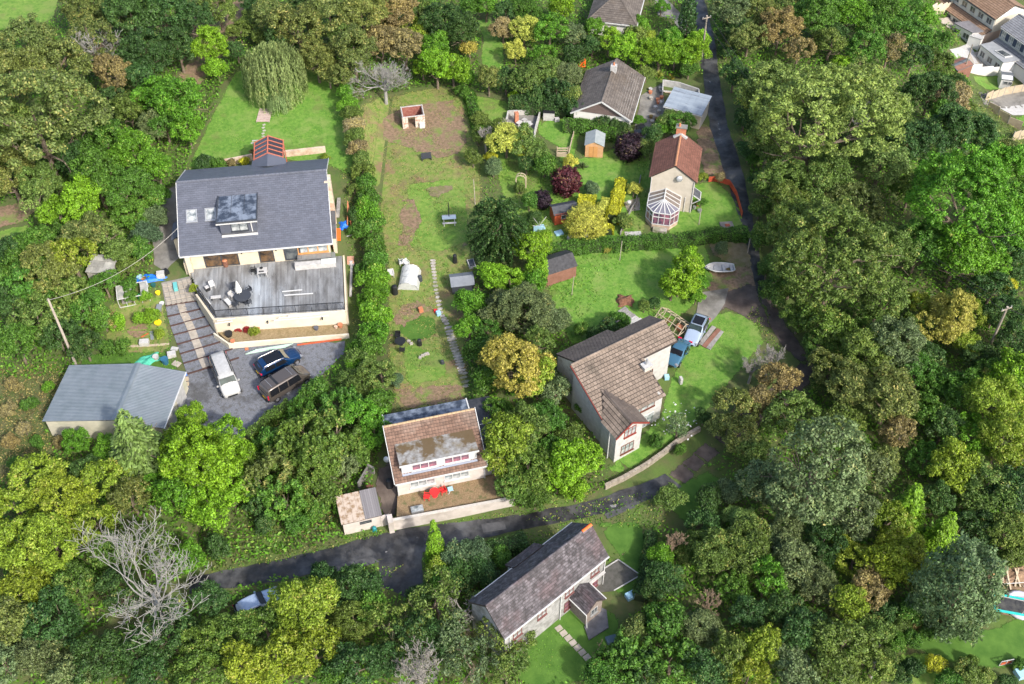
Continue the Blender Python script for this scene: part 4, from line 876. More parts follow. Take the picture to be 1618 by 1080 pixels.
b = MB(); bar(b, (0, .1, 1.8), (3, .1, 1.86), .1); bar(b, (.1, 0, 1.76), (.1, 2.6, 1.76), .1); bar(b, (2.9, 0, 1.82), (2.9, 2.6, 1.82), .1); bar(b, (0, 2.5, 1.76), (3, 2.5, 1.78), .1); b.build('wall_plate', WPAINT, t)
MB().box(2.2, -.3, -.1, 2.9, -.05, .9).build('white_door_leaf', WHITE, t)
# walled patio ruin
f = fr_px((796,212), (835,212), 0, P(820,212).z)
t = thing('walled_patio', 'raised grey walled patio with loose white slabs behind the yellow feathery tree', 'patio', f.o, f.yaw)
q = [f.loc(x, y, .2) for x, y in ((793,232), (803,182), (854,179), (846,208), (842,235))]
MB().prism(q, -.4, .2).build('slab', G_CONC, t)
b = MB()
for a, c in zip(q, q[1:]): bar(b, (*a, .55), (*c, .55), .2, h=.8)
b.build('low_wall', mat('grey_block', (.33, .32, .3), .9, (.42, .41, .38), 3), t)
x, y = f.loc(816, 195, 0); MB().rbox(x, y, .2, .5, .5, 1.6, .3).build('brick_pier', BRICK, t)
for k in range(10):
    x, y = f.loc(RN.uniform(818, 842), RN.uniform(188, 203), .2); b = MB().rbox(0, 0, 0, RN.uniform(.6, 1.2), .6, .06, RN.uniform(0, 3)); o = b.build('loose_slab', WPAINT, t); o.location = (x, y, .22+k*.05); o.rotation_euler = (RN.uniform(-.15, .15), RN.uniform(-.15, .15), 0)

# greenhouse frame by the tan house
f = fr_px((1033,502), (1072,529), .9, P(1060,515).z)
t = thing('greenhouse_frame', 'bare pale timber greenhouse frame without glass behind the tan tiled house', 'greenhouse frame', f.o, f.yaw)
Lg = 3.6; Wg = 2.4; b = MB()
for i in range(6):
    x = Lg*i/5
    bar(b, (x, 0, .7), (x, Wg/2, 1.75), .07); bar(b, (x, Wg, .7), (x, Wg/2, 1.75), .07)
    if i in (0, 5) or 1: bar(b, (x, 0, -.3), (x, 0, .7), .07); bar(b, (x, Wg, -.3), (x, Wg, .7), .07)
for y, z in ((0, .7), (Wg, .7), (Wg/2, 1.77), (0, 0), (Wg, 0), (Wg*.25, 1.22)): bar(b, (0, y, z), (Lg, y, z), .08)
for x in (0, Lg): bar(b, (x, 0, .7), (x, Wg, .7), .07); bar(b, (x, Wg/2, -.3), (x, Wg/2, 1.75), .07)
b.build('frame', WOODP, t)
MB().box(.5, .5, -.3, 1.2, 1.9, .1).build('plant_bed', MOSS, t); MB().box(2.2, 1.2, -.3, 3.0, 1.8, .5).build('crate', TERRA, t)
f = fr_px((985,517), (1010,500), .3, P(1000,515).z)
t = thing('timber_platform', 'weathered grey plank platform behind the tan tiled house roof', 'platform', f.o, f.yaw)
for k in range(9): MB().box(-1.2, -.4+k*.3, .2, 2.5+RN.uniform(-.1, .1), -.4+k*.3+.26, .26).build('plank', WOODG if k > 2 else WPAINT, t)
# ================================================================ terraced houses, top right
za = P(1566,72).z
def zq(zx, zy): return (1440+zx/9, zy/9)
HA = fr_px(zq(680,85), zq(1130,400), 2.9, za)
ta = thing('tan_roofed_terrace_house', 'white rendered house with orange-tan tiles at the top right corner', 'house', HA.o, HA.yaw)
def gabled_block(t, x0, x1, D, yr, ze, zr, wm, rm, und):
    prof = [(0, -2), (D, -2), (D, ze), (yr, zr), (0, ze)]
    MB().add([(x0, a, b_) for a, b_ in prof]+[(x1, a, b_) for a, b_ in prof], [(4, 3, 2, 1, 0), (5, 6, 7, 8, 9)]+[(i, (i+1) % 5, (i+1) % 5+5, i+5) for i in range(5)]).build('wall', wm, t)
    gable_roof(t, x0, x1, 0, D, yr, ze+.08, ze+.08, zr+.15, .33, .38, rm, und, ov=.22)
    ridge(t, (x0, yr, zr+.2), (x1, yr, zr+.2), .14, rm)
TWALL = mat('terrace_white_render', (.6, .59, .57), .85, (.66, .65, .63), 1)
x0, x1 = -4.5, 8.1
gabled_block(ta, x0, x1, 6.8, 3.4, 4.9, 6.5, TWALL, ORT, UNDER)
MB().box(x0, -.36, 4.7, x1+.2, -.26, 4.82).build('gutter', DGREY, ta)
MB().box(x0, -1.7, -2, x1, -.02, 2.2).build('ground_floor', TWALL, ta)
tiles(ta, (x0-.1, -1.95, 2.25), (1, 0, 0), (0, 1.9, .6), [(0, 0), (x1-x0+.2, 0), (x1-x0+.2, 1.99), (0, 1.99)], .33, .38, ORT, under=UNDER)
for k in range(6): window(ta, (6.4-k*2.0, 0, 3.3), (1, 0, 0), 1.2, 1.05, 2, 1, WHITE, GLS)
for k in range(3): window(ta, (1.0-k*2.0, -1.7, .7), (1, 0, 0), 1.5, 1.1, 2, 1, WHITE, GLS)
window(ta, (x1+.01, 3.0, 3.2), (0, 1, 0), 1.1, 1.1, 2, 1, WHITE, GLS)
MB().box(x1+.01, -1.6, -2, x1+.1, 6.7, 2.3).build('side_plinth', mat('peach_render', (.4, .3, .24), .9), ta)
MB().box(x1+.012, .1, 2.301, x1+.09, 6.6, 4.8).build('side_wall', mat('cream_gable', (.5, .46, .38), .9), ta)
def flat_ext(t, fr, pxs, h, rm, wm, zdrop=.1, name='extension'):
    q = [fr.loc(*zq(*p), h) for p in pxs]; c = (sum(a for a, _ in q)/4, sum(b_ for _, b_ in q)/4)
    w_ = [(c[0]+(a-c[0])*.95, c[1]+(b_-c[1])*.95) for a, b_ in q]
    ar = sum(q[i][0]*q[(i+1) % 4][1]-q[(i+1) % 4][0]*q[i][1] for i in range(4))
    if ar < 0: q = q[::-1]; w_ = w_[::-1]
    MB().prism(w_, -2, h-zdrop-.01).build(name, wm, t); return MB().prism(q, h-zdrop, h+.04).build(name+'_roof', rm, t), w_
_, q = flat_ext(ta, HA, [(600,320),(830,290),(1085,440),(870,465)], 2.5, mat('grey_purple_felt', (.14, .135, .14), .7, (.2, .19, .2), 1.5), TWALL)
def wall_windows(t, a, c, n, z, w, h, fm, gm, cols=2):
    a = Vector((*a, 0)); c = Vector((*c, 0)); d = (c-a); L = d.length; d.normalize()
    for k in range(n): window(t, a+d*(L*(k+.5)/n-w/2)+Vector((0, 0, z)), d, w, h, cols, 1, fm, gm)
p1, p2 = HA.loc(*zq(600,320), 2.4), HA.loc(*zq(870,465), 2.4)
near_ = lambda p, q: min(q, key=lambda c: hypot(c[0]-p[0], c[1]-p[1]))
wall_windows(ta, near_(p1, q), near_(p2, q), 2, .9, 1.2, 1.0, WHITE, GLS)
flat_ext(ta, HA, [(820,500),(900,480),(1070,470),(1000,560)], 2.2, WPAINT, TWALL, name='porch')
zb_ = P(1590,110).z
HB2 = fr_px(zq(1240,530), zq(1600,790), 2.9, zb_)
tb = thing('grey_roofed_terrace_house', 'white and blue clad house with grey roof and flat skylight extension, right edge', 'house', HB2.o, HB2.yaw)
x0, x1 = 0, 13
gabled_block(tb, x0, x1, 6.0, 3.0, 4.9, 6.3, TWALL, GREYT, UNDER)
MB().box(x0+.1, -.06, 3.2, x1, -.005, 4.7).build('blue_cladding', mat('dark_blue_board', (.05, .07, .12), .6), tb)
MB().box(x0, -.36, 4.7, x1, -.27, 4.82).build('gutter', WHITE, tb)
for k in range(7): window(tb, (.4+k*1.75, -.06, 3.3), (1, 0, 0), .95, 1.2, 2, 1, WHITE, GLSW)
MB().box(x0, -1.5, -2, x1, -.07, 2.2).build('ground_floor', TWALL, tb)
tiles(tb, (x0-.1, -1.75, 2.25), (1, 0, 0), (0, 1.7, .6), [(0, 0), (x1-x0, 0), (x1-x0, 1.8), (0, 1.8)], .33, .38, GREYT, under=UNDER)
_, q = flat_ext(tb, HB2, [(1160,590),(980,630),(1310,890),(1560,850)], 2.6, mat('white_flat_roof', (.3, .31, .32), .6, (.23, .24, .25), 1.0), TWALL)
s1 = [HB2.loc(*zq(*p), 2.7) for p in [(1180,720),(1330,815),(1440,800),(1290,710)]]
so_ = MB().prism(s1, 2.62, 2.8).build('skylight', WHITE, tb); cx_ = sum(a for a, _ in s1)/4; cy_ = sum(b_ for _, b_ in s1)/4
MB().prism([(cx_+(a-cx_)*.82, cy_+(b_-cy_)*.82) for a, b_ in s1], 2.801, 2.83).build('pane', GLS, so_)
p1, p2 = HB2.loc(*zq(990,632), 2.5), HB2.loc(*zq(1310,890), 2.5)
wall_windows(tb, near_(p1, q), near_(p2, q), 3, .8, 1.1, 1.1, WHITE, GLS)
# gardens behind those houses
for nm, px, m in [('patio', [(1500,78),(1530,68),(1545,90),(1560,100),(1520,100)], WPAINT), ('artificial_lawn', [(1494,82),(1518,80),(1526,102),(1498,100)], G_LAWN2), ('patio', [(1520,85),(1550,80),(1575,105),(1535,110)], PAV),
                  ('lawn', [(1535,118),(1582,116),(1600,140),(1556,142),(1540,130)], G_LAWN2), ('patio', [(1480,30),(1515,20),(1530,40),(1500,45)], PAV),
                  ('paved_garden', [(1545,145),(1660,128),(1660,165),(1555,165)], G_CONC), ('white_patio', [(1575,168),(1660,158),(1660,180),(1600,182)], WPAINT), ('lawn', [(1600,182),(1660,176),(1660,210),(1612,200)], G_LAWN2), ('street', [(1590,-5),(1680,-5),(1680,30),(1600,20)], G_ASPH2)]:
    sh(nm, px, m, O3, amp=.02)
def wall_run(name, label, cat, pts, h, th, m, part='wall_panel', post=None, gap=2.0, drop=.4, pm=None, hp=.1):
    W = [P(*q) for q in pts]; o = W[0]; t = thing(name, label, cat, o, 0); j = 0
    for a, c in zip(W, W[1:]):
        L = (c-a).length; n = max(1, round(L/gap))
        for k in range(n):
            p, q = a+(c-a)*k/n, a+(c-a)*(k+1)/n; p = Vector((p.x, p.y, terr(p.x, p.y)))-o; q = Vector((q.x, q.y, terr(q.x, q.y)))-o
            d = (q-p); d.z = 0; d.normalize(); s = Vector((-d.y, d.x, 0))*th/2; z = (p.z+q.z)/2; e = d*.01
            MB().prism([tuple((p-s+e)[:2]), tuple((q-s-e)[:2]), tuple((q+s-e)[:2]), tuple((p+s+e)[:2])], z-drop, z+h).build(part, m, t)
            if post: MB().rbox(p.x, p.y, p.z-drop, .11, .11, h+drop+hp, atan2(d.y, d.x)).build('post', post, t)
    return t
wall_run('garden_wall', 'bright white garden wall beside the small lawn at the top right', 'wall', [(1530,113),(1583,118)], 1.6, .2, WHITE_R)
wall_run('garden_wall', 'cream garden wall behind the dark garden shed at the top right', 'wall', [(1468,22),(1500,18)], 1.8, .2, CREAM)
wall_run('board_fence', 'pale timber board fence zigzag below the lower terrace gardens at the right edge', 'fence', [(1556,158),(1585,150),(1640,140)], 1.5, .06, WOODP, 'panel', WOODG, 1.8)
wall_run('board_fence', 'long pale panel fence round the white patio at the right edge', 'fence', [(1560,170),(1592,195),(1612,205)], 1.4, .06, WOODP, 'panel', WOODG, 1.8)
wall_run('board_fence', 'pale fence panels at the right edge next to the leafy bank', 'fence', [(1598,222),(1618,218),(1650,212)], 1.7, .06, WOODP, 'panel', WOODG, 1.8)
shed('dark_shed', 'brown garden shed with a grey roof beside the terrace garden pole', 'shed', (1508,128), (1532,118), P(1520,122).z, 2.4, 2.0, 2.3, WOODB, mat('dark_grey_felt', (.09, .1, .11), .7))
shed('summer_house', 'white summer house with a dark grey roof on the terrace garden lawn', 'shed', (1577,140), (1594,142), P(1588,142).z, 2.6, 1.9, 2.3, WHITE, mat('dark_grey_felt'  , (.09, .1, .11), .7), boards=False, wins=2)

# ================================================================ fences and hedges of the gardens
wall_run('low_brick_wall', 'low pale brick garden wall behind the slate-roofed house', 'wall', [(338,264),(372,258),(400,252)], .9, .3, PALEBR, 'brickwork', None, 1.2)
wall_run('low_brick_wall', 'low pale brick wall right of the glass gabled porch', 'wall', [(450,247),(480,244),(515,240)], .9, .3, PALEBR, 'brickwork', None, 1.2)
wall_run('mesh_barrier', 'orange plastic mesh barrier round the cottage lawn', 'barrier', [(1119,287),(1129,286),(1141,289),(1152,292),(1163,310),(1172,343)], .8, .05, ORANGE, 'mesh_panel', None, 1.3, drop=.1)
wall_run('stone_wall', 'rough stone retaining wall curving along the lawn of the tan tiled house', 'wall', [(955,772),(985,758),(1020,738),(1048,718),(1070,700),(1105,680)], .65, .35, mat('mossy_stone', (.2, .17, .13), .95, (.34, .3, .25), 3, .06, bscale=6), 'stone_course', None, .7)
wall_run('timber_rail', 'pale timber rail dividing the small upper lawn', 'fence', [(880,247),(898,248),(903,225),(913,190)], .55, .08, WOODP, 'rail', WOODP, 1.6)
wall_run('white_fence', 'stone and timber rail at the left of the cottage garden', 'fence', [(1012,280),(1005,320),(985,355),(980,372)], .5, .1, WOODG, 'rail', None, 2.0)
wall_run('low_wall', 'old concrete wall beside the path left of the brown tiled bungalow', 'wall', [(568,775),(582,745),(592,748)], 1.1, .2, G_CONC, 'wall_panel', None, 2)
wall_run('white_wall', 'low white wall right of the upper garage patio', 'wall', [(1046,152),(1047,135),(1075,140),(1103,150),(1104,165)], 1.0, .15, WPAINT, 'wall_panel', None, 2)
# gate-like bench rail
t = thing('timber_gate', 'pale two-railed timber gate at the foot of the small upper lawn', 'gate', P(880,243), 0)
for k in range(3): MB().box(0, -.03, .15+k*.35, 1.4, .03, .32+k*.35).build('rail', WOODP, t)
for x in (0, 1.4): MB().box(x-.05, -.06, -.2, x+.05, .06, 1.15).build('post', WOODP, t)
# arch
t = thing('garden_arch', 'pale rounded wooden garden arch above the lower path of the upper garden', 'arch', P(823,298), radians(-8))
b = MB()
for y in (-.25, .25):
    pts = [(-.62, y, -.1), (-.62, y, 1.7)]+[(-.62*cos(a), y, 1.7+.6*sin(a)) for a in [pi*k/8 for k in range(1, 8)]]+[(.62, y, 1.7), (.62, y, -.1)]
    b.tube(pts, .055, 6)
b.build('hoop', WOODP, t); b = MB()
for k in range(5):
    a = pi*(k+.5)/5; bar(b, (-.62*cos(a), -.25, 1.7+.6*sin(a)), (-.62*cos(a), .25, 1.7+.6*sin(a)), .05)
for z in (.4, .9, 1.4):
    for s in (-.62, .62): bar(b, (s, -.25, z), (s, .25, z), .04)
b.build('slats', WOODP, t)

# ================================================================ vehicles
def sect(st, n_body):
    pass
def vehicle(name, label, cat, a, b_, L, W, H, m, kind, glassf=None, roofm=None, plate=None):
    # a, b_: photo pixels of rear and front ground centre
    A = P(*a); B = P(*b_); yaw = atan2(B.y-A.y, B.x-A.x); C = (A+B)/2; z = terr(C.x, C.y)+.07
    t = thing(name, label, cat, (C.x, C.y, z), yaw); X = L/2
    if kind == 'van': S = [(-X, .45, .98, 1.0, .80), (-X+.05, .3, 1.05, H-.12, .97), (-X+.25, .25, 1.08, H, 1), (X-1.9, .25, 1.08, H, 1), (X-1.55, .25, 1.08, H-.06, .99), (X-.95, .25, 1.12, 1.34, .97), (X-.3, .27, .98, 1.04, .92), (X-.05, .3, .8, .84, .82), (X, .4, .6, .62, .7)]; ci, cj, wi = 2, 4, 5
    elif kind == 'suv': S = [(-X, .45, .85, .88, .78), (-X+.08, .32, .95, 1.12, .93), (-X+.55, .27, .98, H-.08, .98), (-X+1.2, .25, .98, H, 1), (X-2.15, .25, .97, H-.02, 1), (X-1.45, .25, .98, 1.12, .99), (X-.5, .28, .88, .94, .93), (X-.1, .3, .72, .76, .82), (X, .42, .6, .61, .68)]; ci, cj, wi = 2, 4, 5
    else: S = [(-X, .42, .75, .8, .74), (-X+.1, .3, .86, .95, .92), (-X+.55, .25, .9, 1.05, .98), (-X+1.05, .22, .9, H-.05, 1), (-X+1.7, .22, .9, H, 1), (X-1.95, .22, .88, H-.04, 1), (X-1.25, .22, .9, 1.0, .98), (X-.4, .25, .78, .84, .9), (X-.05, .3, .62, .66, .78), (X, .4, .55, .56, .7)]; ci, cj, wi = 3, 5, 6
    hw = W/2; mb = MB(); vs = []; R = []
    for (x, zl, zb, zr, k) in S:
        h = hw*k; cab = zr-zb > .3; hr = h*(.84 if cab else .93)
        ring = [(h*.93, zl), (h, zl+.15), (h*1.0, (zl+zb)/2), (h*.975, zb), (hr, zr-.05), (hr*.85, zr), (hr*.4, zr+.025)]
        R.append([(x, -y, zz) for y, zz in ring]+[(x, y, zz) for y, zz in ring[::-1]])
    n = len(R[0]); mb.add([p for r_ in R for p in r_], [(i*n+j, i*n+(j+1) % n, (i+1)*n+(j+1) % n, (i+1)*n+j) for i in range(len(R)-1) for j in range(n)]+[tuple(range(n-1, -1, -1)), tuple(range((len(R)-1)*n, len(R)*n))])
    body = mb.build('body', m, t, smooth=False); body.data.polygons.foreach_set('use_smooth', [True]*len(body.data.polygons))
    md = body.modifiers.new('sub', 'SUBSURF'); md.levels = 1; md.render_levels = 1
    V = lambda i, j: Vector(R[i][j])
    def pane(name, q, mm, off=.018, inset=.06):
        q = [Vector(p) for p in q]; c = sum(q, Vector())/4; nn = (q[1]-q[0]).cross(q[3]-q[0]).normalized()
        if nn.dot(c-Vector((0, 0, .9))) < 0: nn = -nn
        q = [p+(c-p)*inset+nn*off for p in q]; b = MB().slab(q, .012) if abs(nn.z) > .15 else MB().add(q+[p-nn*.012 for p in q], [(0, 1, 2, 3), (7, 6, 5, 4), (0, 1, 5, 4), (1, 2, 6, 5), (2, 3, 7, 6), (3, 0, 4, 7)])
        return b.build(name, mm, t)
    g = CARGL
    kw_, kr_ = S[wi][4]*hw*.84, S[cj][4]*hw*.76
    pane('windscreen', [(S[wi][0]-.06, -kw_, S[wi][3]+.03), (S[wi][0]-.06, kw_, S[wi][3]+.03), (S[cj][0]+.08, kr_, S[cj][3]+.0), (S[cj][0]+.08, -kr_, S[cj][3]+.0)], glassf or CARGL, .05, .02)
    rr = 1 if kind != 'car' else 2
    pane('rear_window', [V(rr, 3)+Vector((-.02, 0, .12)), V(rr, 10)+Vector((-.02, 0, .12)), V(ci, 9)+Vector((-.03, 0, -.05)), V(ci, 4)+Vector((-.03, 0, -.05))], g, .04, .08)
    xs = [S[ci][0]+.05, *( [S[ci][0]+1.15, S[ci][0]+2.3] if kind == 'van' else [(S[ci][0]+S[cj][0])/2+.1]), S[wi][0]-.35]
    for s, jb, jt in ((-1, 3, 4), (1, 10, 9)):
        for xa, xb in zip(xs, xs[1:]):
            kk = .975*hw; kt = .84*hw
            zbv = S[cj][2]; zt = H-.1
            xb2 = min(xb-.05, S[cj][0]+.0) if xb == xs[-1] else xb-.05
            pane('side_window', [(xa+.03, s*kk, zbv+.03), (xb-.05, s*kk, zbv+.03), (xb2, s*(kt+.01), zt), (xa+.06, s*(kt+.01), zt)], g, .03, .02)
    # wheels
    rw_ = .34 if kind != 'car' else .31
    tm = MB().tube([(0, -.1, 0), (0, .1, 0)], rw_, 18).mesh('tyre', TYRE); rm_ = MB().tube([(0, -.108, 0), (0, .108, 0)], rw_*.62, 10).mesh('rim', RIM)
    for x in (-X+.95, X-.85):
        for s in (-1, 1):
            wv = link('wheel', tm, t, loc=(x, s*(hw-.1), rw_-.07)); link('rim', rm_, wv)
            MB().tube([(0, s*(hw-.04)-.02, 0), (0, s*(hw-.04)+.035, 0)], rw_*1.16, 16).build('wheel_arch', BLK, t).location = (x, 0, rw_-.02)
    for s in (-1, 1):
        MB().obox((X-2.05 if kind != 'van' else X-1.45, s*(hw+.08), 1.05 if kind != 'car' else .98), (1, 0, 0), (0, 1, 0), (0, 0, 1), .08, .11, .09).build('mirror', m, t, bevel=.03)
        MB().obox((X-.24, s*hw*.72, .72), (1, s*-.55, 0), (s*.55, 1, 0), (0, 0, 1), .13, .17, .09).build('headlight', LAMP, t, bevel=.03)
        if kind == 'van': MB().obox((-X-.0, s*(hw*.9), 1.15), (1, 0, 0), (0, 1, 0), (0, 0, 1), .06, .06, .3).build('taillight', TAIL, t, bevel=.02)
        else: MB().obox((-X+.1, s*(hw*.74), .88), (1, 0, 0), (0, 1, 0), (0, 0, 1), .08, .22, .09).build('taillight', TAIL, t, bevel=.02)
    MB().obox((-X-.03, 0, .55), (1, 0, 0), (0, 1, 0), (0, 0, 1), .012, .26, .06).build('number_plate', NPL, t)
    MB().obox((X-.02, 0, .52), (1, 0, 0), (0, 1, 0), (0, 0, 1), .05, hw*.5, .1).build('grille', BLK, t, bevel=.02)
    MB().obox((-X+.02, 0, .36), (1, 0, 0), (0, 1, 0), (0, 0, 1), .06, hw*.75, .08).build('bumper', BLK, t, bevel=.02)
    if roofm == 'pano':
        MB().box(S[ci][0]+.5, -hw*.62, H+.022, S[cj][0]-.05, hw*.62, H+.045).build('panoramic_roof', CARGL, t, bevel=.02)
    if roofm == 'tracks':
        for s in (-1, 1): MB().box(-X+.35, s*hw*.72-.05, H+.005, S[cj][0]-.35, s*hw*.72+.05, H+.06).build('roof_track', BLK, t)
    if roofm == 'pop':
        MB().box(-X+.3, -hw*.68, H+.01, X-2.05, hw*.68, H+.06).build('pop_top_roof', m, t, bevel=.02)
        MB().box(-X+1.35, -hw*.68, H+.061, -X+1.62, hw*.68, H+.07).build('roof_seam', BLK, t)
        for x in (-X+.8, .6): MB().box(x, -hw*.66, H+.062, x+.03, hw*.66, H+.068).build('seam', STEELP, t)
    if roofm in ('pano', 'rails'):
        for s in (-1, 1): b = MB(); b.tube([(S[ci][0]+.1, s*hw*.78, H-.03), (S[ci][0]+.4, s*hw*.78, H+.05), (S[cj][0]-.4, s*hw*.78, H+.05), (S[cj][0], s*hw*.78, H-.03)], .022, 6); b.build('roof_rail', MIRR, t)
    for k in range(2):
        b = MB(); bar(b, (S[wi][0]+.06, hw*.1-k*hw*.55, S[wi][3]+.06), (S[wi][0]-.12, hw*.5-k*hw*.5, S[wi][3]+.18), .02); b.build('wiper', BLK, t)
    return t
CW = mat('white_car_paint', (.42, .42, .41), .3, (.33, .33, .32), 3, coat=.6); CB = mat('deep_blue_car_paint', (.004, .03, .095), .22, coat=.8, metal=.3); CG = mat('grey_brown_car_paint', (.1, .085, .075), .3, coat=.8, metal=.4)
CS = mat('silver_blue_car_paint', (.36, .44, .55), .3, coat=.7, metal=.35); CT = mat('teal_blue_car_paint', (.06, .16, .24), .25, coat=.8, metal=.4); CL = mat('light_blue_car_paint', (.33, .41, .55), .3, (.4, .48, .6), 2, coat=.7, metal=.3)
vehicle('white_van', 'white passenger van nose towards the viewer on the gravel yard', 'van', (346,571), (371,634), 5.6, 2.12, 2.05, CW, 'van', CARGLW, 'tracks')
vehicle('blue_estate_car', 'deep blue car with panoramic roof beside the grey-brown van', 'car', (413,592), (470,563), 5.1, 1.98, 1.65, CB, 'suv', CARGLT, 'pano')
vehicle('brown_van', 'metallic grey-brown camper van with yellow rear plate next to the hedge', 'van', (425,630), (481,594), 5.5, 2.15, 2.05, CG, 'van', CARGLT, 'pop')
vehicle('silver_suv', 'silver-blue off-roader parked on the concrete beside the plank ramps', 'car', (1106,514), (1091,544), 4.5, 1.84, 1.75, CS, 'suv', CARGLW, 'pano')
vehicle('teal_car', 'dark teal blue car parked against the side wall of the tan tiled house', 'car', (1078,551), (1062,577), 4.1, 1.72, 1.4, CT, 'car', CARGL)
vehicle('pale_blue_car', 'pale blue hatchback half hidden by the yellow tree beside the lane', 'car', (380,974), (440,945), 4.3, 1.76, 1.5, CL, 'suv', CARGL)

# dinghy
t = thing('dinghy', 'small white rowing dinghy lying on the ground by the upper lane', 'boat', P(1136,427), radians(2))
SB = []; nS = 12; Lb = 3.5
hull = MB(); ringn = 8; rg = []
for i in range(nS+1):
    u = i/nS; x = -Lb/2+Lb*u; wv = .78*(1-max(0, (.45-u)/.45)**2.2)*(1-.35*max(0, (u-.6)/.4)**2); wv = max(wv, .03); k = .18*(1-u)**2
    rg.append([(x, wv*cos(a), .5+k-.42*abs(sin(a))**.8*(1-.25*(1-u))) for a in [pi*j/ringn for j in range(ringn+1)]])
m_ = ringn+1; hull.add([p for r_ in rg for p in r_], [(i*m_+j, i*m_+j+1, (i+1)*m_+j+1, (i+1)*m_+j) for i in range(nS) for j in range(ringn)]+[tuple(nS*m_+j for j in range(m_))])
hu = hull.build('hull', WPAINT, t, smooth=True); md = hu.modifiers.new('s', 'SOLIDIFY'); md.thickness = .05
b = MB(); b.tube([(r_[0][0], r_[0][1], r_[0][2]) for r_ in rg], .05, 6).tube([(r_[-1][0], r_[-1][1], r_[-1][2]) for r_ in rg], .05, 6).tube([rg[-1][0], rg[-1][-1]], .05, 6); b.build('gunwale', WHITE, t)
for x in (-.5, .5, 1.4): MB().box(x-.14, -.68, .36, x+.14, .68, .4).build('thwart', WPAINT, t)
MB().box(-1.2, -.4, .14, 1.5, .4, .18).build('floor', MOSS, t)

# ================================================================ poles and wires
def pole(name, label, base, top, h, r, arm=False):
    p = P(*base); q = thing(name, label, 'pole', p, 0)
    # true top: on the pixel ray nearest a vertical pole of height h
    T = Z(top[0], top[1], p.z+h); lean = T-p
    if hypot(lean.x, lean.y) > h*.25: k = h*.25/hypot(lean.x, lean.y); lean.x *= k; lean.y *= k
    b = MB(); b.tube([(0, 0, -.5), (lean.x*.5, lean.y*.5, h*.5), (lean.x, lean.y, h)], [r, r*.88, r*.75], 9); b.build('shaft', POLE, q)
    if arm:
        MB().obox((lean.x, lean.y, h-.35), (.9, .4, 0), (-.4, .9, 0), (0, 0, 1), .7, .05, .05).build('crossarm', POLE, q)
        for s in (-.6, .6): MB().cyl(lean.x+s*.9, lean.y+s*.4, h-.3, h-.1, .05).build('insulator', WPAINT, q)
    return p+Vector((lean.x, lean.y, h-.2))
t1 = pole('utility_pole', 'bare leaning wooden pole among the bushes left of the slate house garden', (121,578), (75,470), 8.5, .16)
t2 = pole('utility_pole', 'tall wooden pole beside the upper lane above the bright green hedge', (1109,88), (1113,42), 7.5, .15, True)
t3 = pole('utility_pole', 'wooden cable pole among the trees at the right edge', (1561,552), (1590,489), 8.5, .16, True)
t4 = pole('utility_pole', 'thin pole beside the dark shed in the terrace gardens', (1521,118), (1534,76), 6.5, .1)
for nm, lb, a, c, h, r_ in [('thin_post', 'thin white washing line post on the large lawn beside the brown shed', (903,467), (907,436), 2.6, .05), ('thin_post', 'thin pale post at the top of the large lawn under the clipped hedge', (979,412), (983,380), 2.6, .05),
                       ('thin_post', 'pale timber post standing on the cottage lawn', (1104,356), (1108,328), 2.3, .06), ('thin_post', 'pale pole at the edge of the long garden by the dark bush', (751,324), (745,270), 3.4, .06),
                       ('thin_post', 'dark fence post at the end of the clipped hedge beside the upper lane', (1181,400), (1186,370), 2.2, .07)]: pole(nm, lb, a, c, h, r_)
def wire(name, label, a, c, sag, r, m=WIRE):
    pts = [a+(c-a)*k/16-Vector((0, 0, sag*4*(k/16)*(1-k/16))) for k in range(17)]; o = pts[0].copy()
    MB().tube([p-o for p in pts], r, 5).build(name, m, None, label=label, cat='cable', loc=o)
wire('overhead_cable', 'overhead cable running from the upper lane pole down over the wood to the right pole', t2+Vector((.5, .2, 0)), t3+Vector((-.5, -.2, 0)), 4.0, .03)
wire('overhead_cable', 'second overhead cable beside the first between the upper lane pole and right pole', t2+Vector((-.5, -.2, 0)), t3+Vector((.5, .3, 0)), 4.2, .03)
wire('overhead_cable', 'cable leaving the right pole towards the right edge', t3, t3+Vector((22, -14, 2)), 1.0, .03)
wire('overhead_cable', 'thin cable slanting from the left leaning pole towards the slate house gable', t1, H1.w(-.1, 3, 4.2), 1.5, .02, WIREP)

# ================================================================ deck furniture
def at1(px, py, h=0): x, y = H1.loc(px, py, h); return H1.w(x, y, h)
def chair(name, label, loc, yaw, m, group=None, w=.55, h=.85):
    t = thing(name, label, 'chair', loc, yaw, group)
    MB().box(-w/2, -w/2, .4, w/2, w/2, .45).build('seat', m, t, bevel=.01)
    MB().obox((0, w/2, .45+(h-.45)/2), (1, 0, 0), (0, 1, .15), (0, -.15, 1), w/2, .03, (h-.4)/2).build('backrest', m, t, bevel=.01)
    lm = MB().box(-.025, -.025, 0, .025, .025, .41).mesh('leg', m)
    for a in (-1, 1):
        for c in (-1, 1): link('leg', lm, t, loc=(a*(w/2-.04), c*(w/2-.04), 0))
        MB().box(a*w/2-.03, -w/2, .62, a*w/2+.03, w/2, .66).build('armrest', m, t)
        MB().box(a*w/2-.02, -w/2, .45, a*w/2+.02, -w/2+.05, .62).build('arm_post', m, t)
    return t
def round_table(name, label, loc, r, m, topm=None, h=.74):
    t = thing(name, label, 'table', loc)
    MB().cyl(0, 0, h-.04, h, r, n=20).build('tabletop', topm or m, t); MB().cyl(0, 0, 0, h-.04, .05, n=8).build('stem', m, t); MB().cyl(0, 0, 0, .05, r*.55, r*.3, 12).build('foot', m, t); return t
